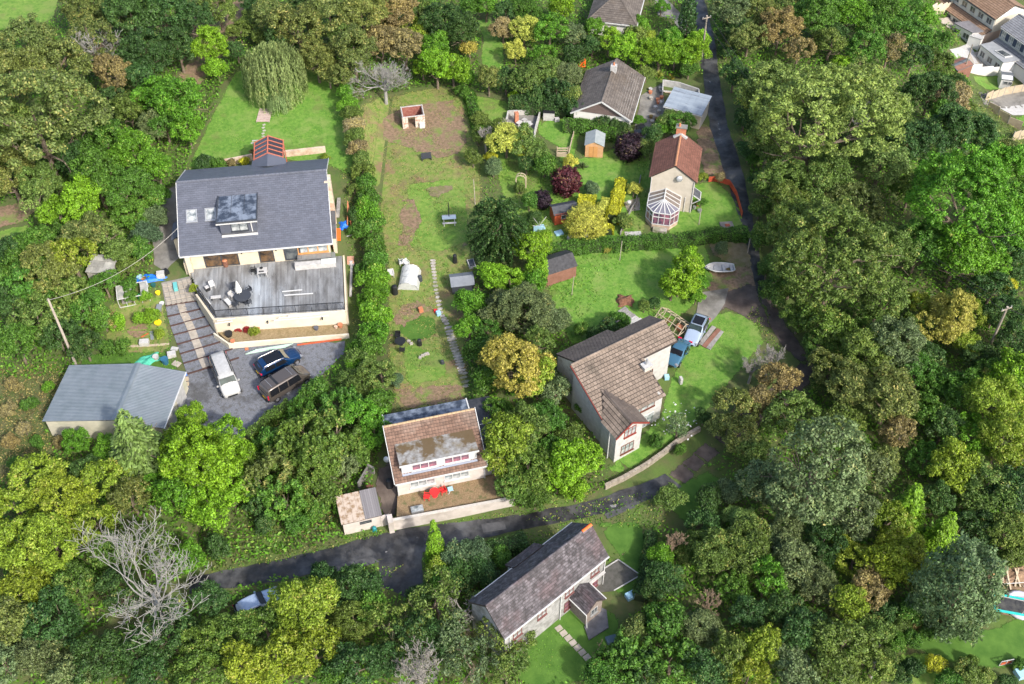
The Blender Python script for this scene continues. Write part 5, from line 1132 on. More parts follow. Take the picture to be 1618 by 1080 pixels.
def square_table(name, label, loc, yaw, w, d, m, h=.74):
    t = thing(name, label, 'table', loc, yaw); MB().box(-w/2, -d/2, h-.05, w/2, d/2, h).build('tabletop', m, t, bevel=.01)
    lm = MB().box(-.03, -.03, 0, .03, .03, h-.05).mesh('leg', m)
    for a in (-1, 1):
        for c in (-1, 1): link('leg', lm, t, loc=(a*(w/2-.06), c*(d/2-.06), 0))
    return t
R1 = H1.yaw
square_table('deck_table', 'square pale table with a dark bowl in front of the grey house door', at1(414,427,.7)-Vector((0, 0, .7)), R1, 1.1, 1.0, WPAINT)
q = at1(413,424,.75); MB().cyl(0, 0, 0, .12, .1, .2, 10).build('bowl', BLK, None, label='dark bowl standing on the square pale deck table', cat='bowl', loc=q+Vector((0, 0, -.0)))
chair('deck_chair', 'dark deck chair left of the square pale table', at1(401,431), R1-1.5, BLK); chair('deck_chair', 'dark deck chair in front of the square pale table', at1(415,434), R1+3.1, BLK)
tb_ = at1(385,474); round_table('round_deck_table', 'big round dark table in the middle of the deck', tb_, .95, DGREY)
t = thing('closed_parasol', 'folded pale cream parasol standing at the round dark deck table', 'parasol', tb_+Vector((-.35, .15, 0)), 0)
b = MB(); nf = 10
for i in range(6):
    pass
ring_ = []
for zz, rr in ((1.25, .30), (1.6, .27), (2.1, .18), (2.6, .1), (2.85, .03)): ring_.append([(rr*(1+.25*(j % 2))*cos(2*pi*j/16), rr*(1+.25*(j % 2))*sin(2*pi*j/16), zz) for j in range(16)])
b.add([p for r_ in ring_ for p in r_], [(i*16+j, i*16+(j+1) % 16, (i+1)*16+(j+1) % 16, (i+1)*16+j) for i in range(4) for j in range(16)]+[tuple(range(16)), tuple(range(64, 80))]); b.build('canopy', mat('pale_canvas', (.55, .55, .52), .8), t)
MB().cyl(0, 0, 0, 2.95, .03, n=8).build('pole', STEELP, t); MB().cyl(0, 0, 0, .12, .3, n=12).build('base', BLK, t)
for i, (px, py, yw, m, lb) in enumerate([(367,470,.8,WPAINT,'white cushioned deck chair left of the round dark table'), (372,456,.2,DGREY,'dark deck chair beyond the round dark table'), (394,462,-.9,DGREY,'dark deck chair right of the parasol'), (393,481,-2.2,DGREY,'dark deck chair at the lower right of the round dark table'), (373,484,2.6,DGREY,'dark deck chair at the lower left of the round dark table')]):
    chair('deck_chair', lb, at1(px, py), R1+yw, m)
b = MB().rbox(0, 0, .3, 1.5, .55, .1, 0); t = thing('sun_lounger', 'grey lounger with a white cushion left of the round dark table', 'lounger', at1(361,480), R1-1.0); b.build('frame', WOODG, t); MB().rbox(.1, 0, .41, 1.1, .5, .1, 0).build('cushion', WHITE, t, bevel=.03)
for a in (-.6, .6): MB().rbox(a, 0, 0, .06, .5, .3, 0).build('leg', WOODG, t)
t = thing('deck_bench', 'small bench with a white top near the left corner of the deck', 'bench', at1(342,473), R1); MB().box(-.55, -.22, .38, .55, .22, .44).build('seat', WPAINT, t); MB().box(-.5, -.18, 0, -.42, .18, .38).build('leg', BLK, t); MB().box(.42, -.18, 0, .5, .18, .38).build('leg', BLK, t)
chair('deck_chair', 'white plastic chair near the left end of the deck', at1(336,454), R1+.4, WHITE); 
t = thing('deck_box', 'black box with a white lid at the left end of the deck', 'box', at1(328,458), R1+.5); MB().rbox(0, 0, 0, .5, .5, .45, 0).build('body', BLK, t, bevel=.02); MB().rbox(0, 0, .451, .44, .44, .06, 0).build('lid', WPAINT, t)
t = thing('coal_burner', 'dark rusty log basket against the house wall on the deck', 'basket', at1(357,420), R1); MB().cyl(0, 0, 0, .9, .28, .34, 10).build('basket', mat('rusty_iron', (.12, .04, .03), .7, (.2, .1, .06), 4), t); MB().dome(0, 0, .9, .3, .15).build('logs', TERRA, t)
t = thing('outdoor_counter', 'long white counter with a slatted grey top under the orange framed window', 'counter', H1.o, H1.yaw)
MB().box(12.55, -1.35, 0, 17.2, -.7, .7).build('counter', WPAINT, t); 
for k in range(30): MB().box(12.9+k*.145, -.5, .75, 12.9+k*.145+.1, .35, .8).build('slat', STEELP, t)
MB().box(15.6, -1.45, .701, 17.25, -.62, .76).build('worktop', LBLUE if 0 else mat('pale_green_top', (.6, .66, .58), .5), t)
# stacked trim boards on the deck edge
for i, (a, c) in enumerate([((433,507),(520,499)), ((440,503),(505,497)), ((455,500),(515,494)), ((340,512),(368,508)), ((343,508),(372,504)), ((446,462),(478,459)), ((449,468),(495,465)), ((317,463),(333,482))]):
    A, B = at1(*a), at1(*c); b = MB(); o = A.copy(); bar(b, Vector((0, 0, .06+.02*i)), B-A+Vector((0, 0, .06+.02*i)), .16, h=.04)
    b.build('trim_board', WHITE, None, label=['longest white trim board lying along the front deck rail', 'second white trim board against the front deck rail', 'short white trim board behind the others at the deck rail', 'white trim board at the front left deck corner', 'white board just behind the front left deck corner board', 'upper white strip on the deck below the counter', 'lower white strip on the deck below the counter', 'white board leaning along the angled left deck rail'][i], cat='board', loc=o)

# ================================================================ plants, pots, things round the slate house
def pot(label, px, py, r, h, m, base=None, name='plant_pot', z=None):
    p = base or P(px, py); b = MB().tube([(0, 0, 0), (0, 0, h), (0, 0, h*.96)], [r*.75, r, r*.8], 12); return b.build(name, m, None, label=label, cat='pot', loc=p)
def bedp(px, py): x, y = H1.loc(px, py, -1.95); return H1.w(x, y, -1.95)
pot('terracotta pot at the right end of the tan gravel bed', 0, 0, .3, .4, TERRA, bedp(538,516)); pot('pale terracotta pot beside the red pot at the right end of the gravel bed', 0, 0, .22, .3, PALEBR, bedp(531,518))
pot('blue-grey pot on the tan gravel bed below the deck wall', 0, 0, .28, .35, SLATE, bedp(500,520)); pot('dark tub at the left end of the tan gravel bed', 0, 0, .45, .45, BLK, bedp(362,530))
pot('terracotta pot beside the dark tub in the gravel bed', 0, 0, .28, .35, TERRA, bedp(368,541)); pot('terracotta pot under the spiky plant in the gravel bed', 0, 0, .25, .4, TERRA, bedp(408,521))
# tarpaulins
def lump(name, label, cat, px, py, a, b_, h, m, yaw=0, seed=1, n=16):
    r = random.Random(seed); p = P(px, py); vs = []; fs = []
    ph = [r.uniform(0, 6) for _ in range(4)]
    for j in range(n+1):
        for i in range(n+1):
            u = i/n*2-1; v = j/n*2-1; d = max(0, 1-(u*u)**1.5)*max(0, 1-(v*v)**1.5)
            e = 1+.18*sin(5*v+ph[0])+.1*sin(9*u+ph[1])
            vs.append((u*a*e, v*b_*(1+.2*sin(4*u+ph[2])), h*d*(.55+.3*sin(3*u+ph[0])*cos(4*v+ph[1])+r.uniform(-.12, .2))+.02))
    fs = [(j*(n+1)+i, j*(n+1)+i+1, (j+1)*(n+1)+i+1, (j+1)*(n+1)+i) for j in range(n) for i in range(n)]
    vs += [(x, y, -.15) for x, y, z in vs[:1]]; me = MB().add(vs, fs).mesh(name, m, smooth=True)
    return link(name, me, None, label, cat, loc=p, yaw=yaw)
lump('tarpaulin', 'crumpled bright blue tarpaulin beside the top of the stepped drive', 'tarpaulin', 236, 440, 1.9, .6, .5, BLUE, .1, 3)
lump('tarpaulin', 'small blue tarpaulin at the right corner of the metal barn', 'tarpaulin', 283, 592, .85, .5, .6, BLUE, 0, 4)
lump('tarpaulin', 'bunched blue sheet beside the right gable of the slate house', 'tarpaulin', 543, 356, .45, .7, .6, BLUE, .3, 5)
lump('garden_netting', 'heap of green garden netting on the grass above the metal barn', 'netting', 234, 569, 1.2, .75, .45, GRNET, .6, 6)
lump('brush_pile', 'round heap of rust-brown branches on the large lawn', 'brush pile', 987, 475, 1.0, .9, .7, mat('dead_brush', (.1, .045, .025), .95, (.2, .1, .06), 5, .06), 0, 7)
for px, py, r_, h, m, lb in [(262,574,.42,.8,mat('blue_barrel', (.03,.12,.2),.5),'blue water barrel above the metal barn'), (247,567,.35,.5,WPAINT,'white round tub beside the heap of green netting'), (222,440,.4,.35,LBLUE,'pale tub beside the blue tarpaulin'), (243,452,.3,.35,mat('dark_teal_pot',(.02,.1,.09),.5),'dark teal pot below the blue tarpaulin'), (228,443,.3,.4,TERRA,'terracotta pot on the blue tarpaulin edge'),
                              (250,511,.42,.25,YEL,'bright yellow bowl in the vegetable patch'), (256,480,.3,.2,WHITE,'white bucket by the foot of the paved steps'), (250,464,.3,.3,YEL,'small yellow pot left of the paved steps')]:
    pot(lb, px, py, r_, h, m, name='tub')
def slabs(items):
    for px, py, w_, d_, h_, yw, m, nm, lb, ct in items:
        p = P(px, py); MB().rbox(0, 0, 0, w_, d_, h_, yw).build(nm, m, None, label=lb, cat=ct, loc=p, bevel=.02 if h_ > .1 else 0)
slabs([(272,562,.9,.7,.5,.3,WPAINT,'rubble_sack','white rubble sack right of the blue barrel','sack'), (279,575,.9,.7,.12,-.5,PAV,'paving_slab','pale paving slab below the white sack','slab'), (276,551,.8,.5,.12,-.2,WPAINT,'paving_slab','white slab beside the drive above the sack','slab'),
       (229,544,1.0,.7,.6,.1,WPAINT,'crate','white crate on the plank in the vegetable garden','crate'), (212,547,2.4,.3,.08,.08,WOODP,'plank','left pale plank on the grass above the netting','plank'), (250,545,2.4,.3,.08,.12,WOODP,'plank','right pale plank on the grass above the netting','plank'),
       (240,530,.35,1.4,.1,.3,STEELP,'metal_sheet','grey metal strip lying in the vegetable patch','sheet'), (229,530,1.0,.12,.12,.7,WOODR,'red_timber','short red timber in the vegetable patch','timber'),
       (255,437,.9,.7,.7,.2,WPAINT,'box','white box beside the blue tarpaulin','box'), (262,432,.7,.7,.5,.8,BLK,'box','black box behind the blue tarpaulin','box'), (252,488,.6,.9,.4,.05,STEELP,'crate','small grey crate left of the drive top','crate'),
       (290,608,1.2,.4,.3,.1,WOODP,'timber_stack','stack of pale timber right of the metal barn','timber'), (291,600,1.0,.4,.3,.1,WOODP,'timber_stack','timber stack below the small blue tarpaulin','timber'), (268,617,.8,.8,.6,.4,BLK,'scrap_heap','black scrap beside the barn doors','scrap'), (273,630,.9,.6,.5,.9,STEELP,'scrap_heap','grey scrap beside the barn doors','scrap'),
       (278,455,.45,1.1,.5,.3,mat('turquoise_box',(.12,.4,.4),.5),'planter_box','turquoise box at the top left corner of the deck','box'),
       (535,372,.5,1.9,.35,.12,ORANGE2,'barrier_panel','bright orange panel beside the right gable of the slate house','panel'), (528,385,.4,1.6,.5,.2,REDP,'barrier_panel','red panel against the right gable wall','panel'), (535,330,.4,3.2,.5,.05,WOODG,'log_stack','stack of grey timber along the right gable','timber'),
       (554,413,.8,1.2,.35,.1,mat('pink_bricks',(.45,.22,.15),.9,(.5,.3,.2),3),'brick_stack','stack of pink bricks right of the slate house','bricks'), (390,552,.4,.3,.2,.3,TERRA,'brick','orange brick at the left end of the low cream wall','brick'),
       (1090,540,0.01,0.01,.01,0,BLK,'pebble','tiny dark pebble between the silver off-roader and the teal car','pebble')][:-1])
for k, (a, c) in enumerate([((1106,545),(1128,517)), ((1112,549),(1136,521)), ((1119,552),(1140,524))]):
    A, B = P(*a), P(*c); b = MB(); bar(b, Vector((0, 0, .12)), B-A+Vector((0, 0, .14)), .5, h=.1); b.build('plank_ramp', WOODG if k != 1 else WOODB, None, label=['grey plank beside the silver off-roader, nearest the car', 'middle brown plank beside the silver off-roader', 'outer grey plank beside the silver off-roader'][k], cat='plank', loc=A)
wbp = [(543,350),(549,329),(556,352)]
for k, (a, c) in enumerate([((549,366),(551,330)), ((556,364),(551,330)), ((548,374),(572,372))]):
    A, B = P(*a), P(c[0], c[1]); b = MB(); bar(b, Vector((0, 0, .1)), B-A+Vector((0, 0, 1.2 if k < 2 else .6)), .1); b.build('timber_prop', TERRA if k < 2 else WPAINT, None, label=['left leaning red-brown timber prop right of the slate house', 'right leaning red-brown timber prop right of the slate house', 'white timber prop lying beside the red-brown props'][k], cat='timber', loc=A)
A, B = P(556,418), P(554,470); b = MB(); b.tube([Vector((0, 0, .3)), (B-A)*.5+Vector((0, 0, .3)), B-A+Vector((0, 0, .25))], .16, 8); b.build('drain_pipe', WPAINT, None, label='long white drainpipe lying beside the hedge right of the deck', cat='pipe', loc=A)
MB().dome(0, 0, 0, .42, .5).build('pipe_cap', WPAINT, None, label='white round cover at the upper end of the drainpipe', cat='cover', loc=P(555,417))
for k in range(5):
    A, B = P(388+k*4, 560-k*1.2), P(452+k*3, 549-k*.9); b = MB(); bar(b, Vector((0, 0, .1+k*.05)), B-A+Vector((0, 0, .1+k*.05)), .07); b.build('cable_conduit', mat('pale_green_plastic', (.45, .6, .5), .5), None, label='pale green conduit length lying below the low cream wall', cat='conduit', group='conduit lengths below the low wall', loc=A)
A, B = P(470,546), P(540,537); b = MB(); bar(b, Vector((0, 0, .15)), B-A+Vector((0, 0, .15)), .14); b.build('timber_length', WOODR, None, label='red timber length lying along the foot of the low cream wall', cat='timber', loc=A)
b = MB(); bar(b, Vector((0, .0, 2.6)), Vector((2.0, .1, 2.6)), .1); bar(b, Vector((.1, .5, 2.6)), Vector((2.1, .6, 2.6)), .1)
t = thing('garden_pergola', 'small pale pergola with two cross bars just behind the glass gabled porch', 'pergola', P(402,252), .05); b.build('cross_bars', WPAINT, t)
for x in (.2, 1.8): MB().rbox(x, .3, 0, .12, .12, 2.6, 0).build('post', WOODP, t)
t = thing('pallet_platform', 'ladder-like pale timber platform on the lawn below the weeping willow', 'platform', P(405,193), 0)
for k in range(7): MB().box(0, k*.42, .1, 1.75, k*.42+.3, .2).build('slat', mat('pinkish_plank', (.36, .27, .24), .85, (.45, .36, .32), 3), t)
for x in (0, 1.65): MB().box(x, -.05, .0, x+.1, 2.9, .09).build('bearer', WOODG, t)
for k in range(6):
    q = P(416.5+RN.uniform(-1, 1), 197+k*4.6); MB().rbox(0, 0, 0, .4, .3, .06, RN.random()).build('stepping_stone', STN, None, label='small stepping stone in the line from the timber platform to the porch', cat='stone', group='stepping stones behind the slate house', loc=q)

# ================================================================ long middle garden
t = thing('polytunnel', 'small white polythene covered tunnel in the long garden', 'polytunnel', P(645,458), radians(-3))
rg = []
for j in range(7):
    y = j/6*3.1; rg.append([(-1.25+2.5*(i/10), y, max(.02, 1.15*sin(pi*(i/10)**.9)**.4+RN.uniform(-.02, .02))) for i in range(11)])
b = MB().add([p for r_ in rg for p in r_], [(j*11+i, j*11+i+1, (j+1)*11+i+1, (j+1)*11+i) for j in range(6) for i in range(10)]+[tuple(range(10, -1, -1)), tuple(66+i for i in range(11))]); b.build('cover', POLYT, t, smooth=False)
for j in (0, 2, 4, 6): MB().tube([Vector(p)+Vector((0, 0, .03)) for p in rg[j][::2]], .03, 5).build('hoop', STEELP, t)
chair('garden_chair', 'white plastic chair lying behind the polytunnel', P(635,418), 1.9, WHITE, w=.6); chair('garden_chair', 'second white plastic chair right behind the polytunnel', P(642,419), .7, WHITE, w=.6); chair('garden_chair', 'white plastic chair standing left of the polytunnel', P(618,436), .2, WHITE, w=.7)
def bin_(label, px, py, r_=.35, h=.9, m=BLK):
    t = thing('composter', label, 'bin', P(px, py)); MB().cyl(0, 0, 0, h, r_, r_*.8, 12).build('body', m, t); MB().dome(0, 0, h, r_*.82, .12).build('lid', m, t); return t
bin_('black compost bin at the lower left of the polytunnel', 624, 463, .4, 1.1); bin_('small dark bin right of the polytunnel', 664, 443, .3, .7, DGREY); bin_('black chiminea on the grass above the small grey shed', 719, 414, .3, 1.1)
bin_('dark compost bin on the terrace below the round table', 663, 545, .3, .8); bin_('small grey pot beside the stone steps', 699, 574, .25, .4, DGREY); 
round_table('black_round_table', 'black round garden table at the hedge in the long garden', P(633,545), .62, BLK); chair('garden_chair', 'black chair behind the black round garden table', P(629,533), 0, BLK); chair('garden_chair', 'black chair in front of the black round garden table', P(636,556), 3.1, BLK)
t = thing('picnic_table', 'pale blue-white picnic bench on the long lawn', 'picnic table', P(710,352), radians(5))
MB().box(-.85, -.1, .68, .85, .55, .74).build('tabletop', mat('pale_blue_wood', (.5, .58, .62), .7), t); MB().box(-.85, -.62, .4, .85, -.36, .45).build('seat', WPAINT, t); MB().box(-.85, .82, .4, .85, 1.05, .45).build('seat', WPAINT, t)
for x in (-.65, .65):
    b = MB(); bar(b, (x, -.6, 0), (x, .1, .7), .08); bar(b, (x, 1.0, 0), (x, .35, .7), .08); bar(b, (x, -.55, .4), (x, 1.0, .4), .08); b.build('leg_frame', WPAINT, t)
MB().cyl(0, .4, .74, 2.9, .055, n=8).build('parasol_stem', BLK, t)
t = thing('garden_bench', 'dark bench on the rough grass below the bare tree garden', 'bench', P(674,252), radians(12))
MB().box(-.65, -.3, .4, .65, .2, .46).build('seat', DGREY, t); MB().box(-.65, .2, .46, .65, .27, .95).build('backrest', DGREY, t)
for x in (-.6, .55): MB().box(x, -.28, 0, x+.06, .22, .4).build('leg', DGREY, t)
# raised planter, cold frame
t = thing('raised_planter', 'white edged planter of dark soil above the small grey shed', 'planter', P(745,418), radians(15)); MB().box(-.4, -.7, 0, .4, .7, .3).build('frame', WPAINT, t); MB().box(-.3, -.6, .301, .3, .6, .33).build('soil', DGREY, t)
slabs([(665,492,.5,.5,.6,.4,TERRA,'chimney_pot','orange terracotta chimney pot on the grass','pot'), (693,497,.5,.5,.5,.4,LBLUE,'toy_box','pale blue box beside the steps','box'), (688,492,.35,.35,.3,.1,REDP,'toy','small red toy beside the steps','toy'), (585,770,.001,.001,.001,0,BLK,'x','x','x')][:-1])
for k, (px, py) in enumerate([(668,563),(672,561),(664,566),(676,560),(646,540),(650,544)]):
    q = P(px, py); MB().rbox(0, 0, 0, .35, .28, .25, k*.7).build('stone', STN, None, label='pale rubble stone lying on the terraced lawn of the long garden', cat='stone', group='rubble stones in the long garden', loc=q)
# stepping stones and stone steps
sp = thing('stone_steps', 'long flight of rough stone steps climbing through the middle garden', 'steps', P(715,560), 0); so3 = sp.location
path = [(684,412),(685,425),(687,440),(688,452),(690,464),(693,476),(695,488),(699,500),(706,512),(710,524),(714,537),(718,550),(723,563),(727,576),(731,590),(735,603),(739,616)]
seg = []
for a, c in zip(path, path[1:]):
    A, B = P(*a), P(*c); n = max(1, int((B-A).length/.42))
    for k in range(n): seg.append((A+(B-A)*k/n, B-A))
for i, (p, d) in enumerate(seg):
    w_ = .5+.35*ss(.35, .6, i/len(seg))+RN.uniform(-.08, .1); yw = atan2(d.y, d.x)+pi/2+RN.uniform(-.15, .15); nn = 5; pts = []
    for q in range(7):
        a = 2*pi*q/7; pts.append((w_/1.7*cos(a)*RN.uniform(.85, 1.15), .2*sin(a)*RN.uniform(.85, 1.2)))
    c_, s_ = cos(yw), sin(yw); z = terr(p.x, p.y)-so3.z+.08+RN.uniform(0, .07)
    MB().prism([(p.x-so3.x+c_*x-s_*y, p.y-so3.y+s_*x+c_*y) for x, y in pts], z-.2, z).build('stone', STN, sp)
# house 3 surroundings
t = round_table('red_table', 'bright red round garden table against the bungalow wall', H3.w(3.55, -.95, 0), .5, REDP)
chair('red_chair', 'red garden chair left of the red table', H3.w(2.75, -1.1, 0), H3.yaw+1.2, REDP); chair('red_chair', 'red garden chair right of the red table', H3.w(4.4, -.8, 0), H3.yaw-1.3, REDP)
t = thing('folding_chair', 'white and blue folding chair right of the red table', 'chair', H3.w(5.15, -.8, 0), H3.yaw); MB().box(-.25, -.25, .4, .25, .25, .44).build('seat', LBLUE, t); b = MB(); bar(b, (-.25, -.3, 0), (.25, .3, .45), .05); bar(b, (-.25, .3, 0), (.25, -.3, .45), .05); b.build('legs', WHITE, t)
t = thing('glazed_cold_frame', 'grey lidded cold frame at the lower left corner of the brown gravel garden', 'cold frame', H3.w(1.0, -2.2, 0), H3.yaw); MB().box(-.05, -.35, 0, 1.15, .35, .35).build('box', STEELP, t); MB().box(0, -.3, .351, 1.1, .3, .37).build('lid', GLSW, t)
bin_('dark wheelie bin beside the bungalow front corner', 616, 768, .38, 1.0); bin_('rust brown barrel behind the garden store', 585, 775, .42, .9, mat('rust', (.12, .05, .03), .8)); bin_('small teal bin at the foot of the garden store', 592, 838, .25, .5, mat('teal_bin', (.02, .2, .22), .5))
# old slate house bits
slabs([(996,943,.9,.7,.5,.5,LBLUE,'storage_crate','pale blue crate beside the stone terrace','crate'), (966,1012,1.0,.7,.4,.3,mat('dull_blue',(.07,.12,.15),.6),'covered_box','dull blue covered box in the shade below the stone terrace','box')])
# small bits on cottage side
slabs([(1148,357,1.6,1.2,.25,.1,G_CONC,'concrete_base','square concrete slab with a rust patch on the cottage lawn','slab'), (1149,358,.6,.5,.3,.1,mat('rust2',(.2,.06,.04),.9),'rusty_brazier','rusty box on the concrete slab on the cottage lawn','brazier'),
       (1075,605,.3,.5,.9,.3,WPAINT,'garden_statue','pale statue on the lawn beside the tan tiled house','statue'), (1053,598,.5,.5,.5,.1,LBLUE,'pale_blue_box','pale blue box at the side wall of the tan tiled house','box'),
       (733,143,.6,.5,.5,.1,STEELP,'stone_trough','pale square trough at the edge of the long garden path','trough'), (880,191,.6,.5,.5,.1,WPAINT,'white_box','small white box beside the storage box','box'),
       (1000,370,2.0,.8,.15,.05,WPAINT,'white_sheet','white sheet lying below the conservatory bush','sheet'), (854,365,1.0,.8,.7,.3,LBLUE,'laundry_basket','pale blue laundry under the rotary dryer','laundry'), (883,369,1.0,.8,.25,.4,LBLUE,'blue_sheet','pale blue sheet on the grass below the red shed','sheet'),
       (913,379,2.6,.5,.6,.1,WPAINT,'white_trough','long white wall block under the yellow globe bush','wall block'), (885,108-2,1.2,.7,1.0,.1,ORANGE2,'orange_cover','orange covered object beside the brown gabled bungalow','cover'), (919,104,1.0,.7,1.0,.1,ORANGE2,'orange_tank','orange tank left of the brown gabled bungalow','tank')])
bpy.data.objects.remove(bpy.data.objects['orange_cover'])
t = thing('rotary_dryer', 'rotary washing dryer with pale blue laundry near the red shed', 'clothes dryer', P(852,368)); MB().cyl(0, 0, 0, 1.9, .03, n=6).build('mast', STEELP, t)
for k in range(4):
    a = pi/4+k*pi/2; b = MB(); bar(b, (0, 0, 1.2), (1.2*cos(a), 1.2*sin(a), 1.9), .04); b.build('arm', WPAINT, t)
MB().slab([(-.7, -.5, 1.55), (.6, -.6, 1.6), (.6, -.58, .7), (-.7, -.48, .65)], .02).build('washing', LBLUE, t)
t = thing('garden_barbecue', 'silver barbecue on a stand beside the small round tree left of the cottage', 'barbecue', P(993,328)); MB().cyl(0, 0, .7, .95, .3, n=10).build('bowl', STEELP, t); MB().dome(0, 0, .95, .3, .2).build('lid', WPAINT, t)
for k in range(3): b = MB(); a = k*2.1; bar(b, (.15*cos(a), .15*sin(a), .7), (.3*cos(a), .3*sin(a), 0), .03); b.build('leg', BLK, t)
sh('patio', [(986,320),(1010,312),(1012,332),(992,335)], PAV, O4, amp=.03)
for k, (px, py) in enumerate([(1097,330),(1090,333),(1102,325),(1105,335),(1088,326)]):
    pot('garden pot in the cluster beside the cottage right wall', px, py, RN.uniform(.2, .32), RN.uniform(.3, .5), [STEELP, DGREY, TERRA][k % 3])
    bpy.data.objects[-1]
for o in bpy.data.objects:
    if o.get('label') == 'garden pot in the cluster beside the cottage right wall': o['group'] = 'pots beside the cottage'
# upper patio clutter
for k in range(16):
    px, py = RN.uniform(1022, 1046), RN.uniform(140, 212); q = P(px, py); m = [TERRA, WPAINT, STN, MOSS][k % 4]
    o = MB().tube([(0, 0, 0), (0, 0, .4), (0, 0, .38)], [.2, .28, .2], 9).build('plant_pot', m, None, label='plant pot among the clutter on the patio right of the brown gabled bungalow', cat='pot', group='pots on the upper patio', loc=q)
square_table('patio_table', 'dark table on the patio right of the brown gabled bungalow', P(1012,206), .3, 1.1, .8, BLK); square_table('patio_table', 'second dark table lower on the bungalow patio', P(1008,214), .3, 1.0, .8, DGREY)
for k in range(6):
    px, py = 1056+k*8, 148+k*2; A = P(px, py); b = MB(); bar(b, Vector((-1.2, .3, .3)), Vector((1.4, -.1, .35)), .22, h=.08); b.build('timber_offcut', [WPAINT, WOODP, WOODB][k % 3], None, label='timber offcut in the pile behind the roadside garage', cat='timber', group='timber offcuts behind the garage', loc=A)

# ================================================================ play things bottom right
t = thing('trampoline', 'rectangular trampoline with turquoise padding and folded safety frame', 'trampoline', P(1592,962), radians(-12))
TL, TW = 3.0, 1.9
MB().box(-TL/2+.2, -TW/2+.2, .78, TL/2-.2, TW/2-.2, .8).build('mat', mat('black_mesh', (.03, .03, .035), .8, (.08, .08, .07), 1.5), t)
b = MB(); b.box(-TL/2, -TW/2, .76, TL/2, -TW/2+.22, .84).box(-TL/2, TW/2-.22, .76, TL/2, TW/2, .84).box(-TL/2, -TW/2+.22, .76, -TL/2+.22, TW/2-.22, .84).box(TL/2-.22, -TW/2+.22, .76, TL/2, TW/2-.22, .84); b.build('padding', TEAL, t)
for x in (-1.3, 1.3):
    b = MB(); b.tube([(x, -.85, .78), (x, -.85, 0), (x, .85, 0), (x, .85, .78)], .04, 6); b.build('leg', STEELP, t)
b = MB(); b.tube([(-1.45, 0, .85), (-1.45, 0, 1.9), (1.5, -.1, 1.9), (1.5, -.1, .85)], .035, 6); b.tube([(.9, -.8, .85), (1.2, -.5, 1.6), (1.5, -.1, 1.9)], .03, 6); b.build('safety_frame', WPAINT, t)
t = thing('paddling_pool', 'round pale grey inflatable ring pool behind the trampoline', 'pool', P(1611,958)); b = MB(); k = 18; b.tube([(1.2*cos(2*pi*i/k), 1.2*sin(2*pi*i/k), .25) for i in range(k+1)], .32, 8, cap=False); b.build('ring', mat('pale_grey_vinyl', (.5, .48, .55), .5), t, smooth=True); MB().cyl(0, 0, .05, .1, 1.0, n=18).build('floor', mat('grey_vinyl', (.15, .13, .14), .5), t)
for k in range(7):
    A = P(1570+k*7+RN.uniform(-2, 2), 930+RN.uniform(-3, 3)); b = MB(); bar(b, Vector((0, 0, .1)), Vector((RN.uniform(-.3, .6), 1.5, .9)), .14); b.build('split_log', WOODP if k else WOODO, None, label='pale split timber leaning in the row behind the play area', cat='timber', group='split timbers at the right edge', loc=A)
b = MB(); b.tube([(0, 0, 0), (.3, .5, 1.1), (2.8, .7, 1.1), (3.0, .9, 0)], .04, 6); b.build('swing_frame', WPAINT, None, label='white tubular frame in front of the split timbers', cat='frame', loc=P(1570,940))
lump('brush_pile', 'pile of dry brown brushwood at the right edge behind the play area', 'brush pile', 1598, 908, 1.9, 1.0, .9, mat('dry_brushwood', (.16, .1, .06), .95, (.3, .2, .13), 5, .1), 0, 12)
slabs([(1576,952,.9,.7,.5,.2,STEELP,'gas_box','grey box beside the trampoline','box'), (1612,1066,1.0,.9,.6,.3,LBLUE,'water_tray','pale blue tub at the bottom right edge','tub')])
t = thing('play_frame', 'small white and red frame on the grass near the bottom right corner', 'play frame', P(1578,1052), .2); b = MB()
for x in (0, .6, 1.2): bar(b, (x, 0, 0), (x, 0, .8), .06)
for z in (.1, .8): bar(b, (0, 0, z), (1.2, 0, z), .06)
b.build('frame', WPAINT, t); MB().box(.1, -.02, .15, 1.1, .02, .5).build('panel', WOODR, t)
# stone edge bottom right
t = thing('stone_edging', 'pale rough stone edging descending at the bottom of the wood left of the lower lawn', 'edging', P(1385,1040)); o5 = t.location.copy()
for k in range(40):
    q = P(1388-k*.35+2*sin(k*.5), 1010+k*1.9); MB().rbox(q.x-o5.x, q.y-o5.y, terr(q.x, q.y)-o5.z, .3, .24, .22, RN.uniform(0, 3)).build('stone', WPAINT if k % 3 else STN, t)
sh('earth_path', [(1398,1000),(1412,1000),(1408,1100),(1395,1100)], G_DIRT, O3)
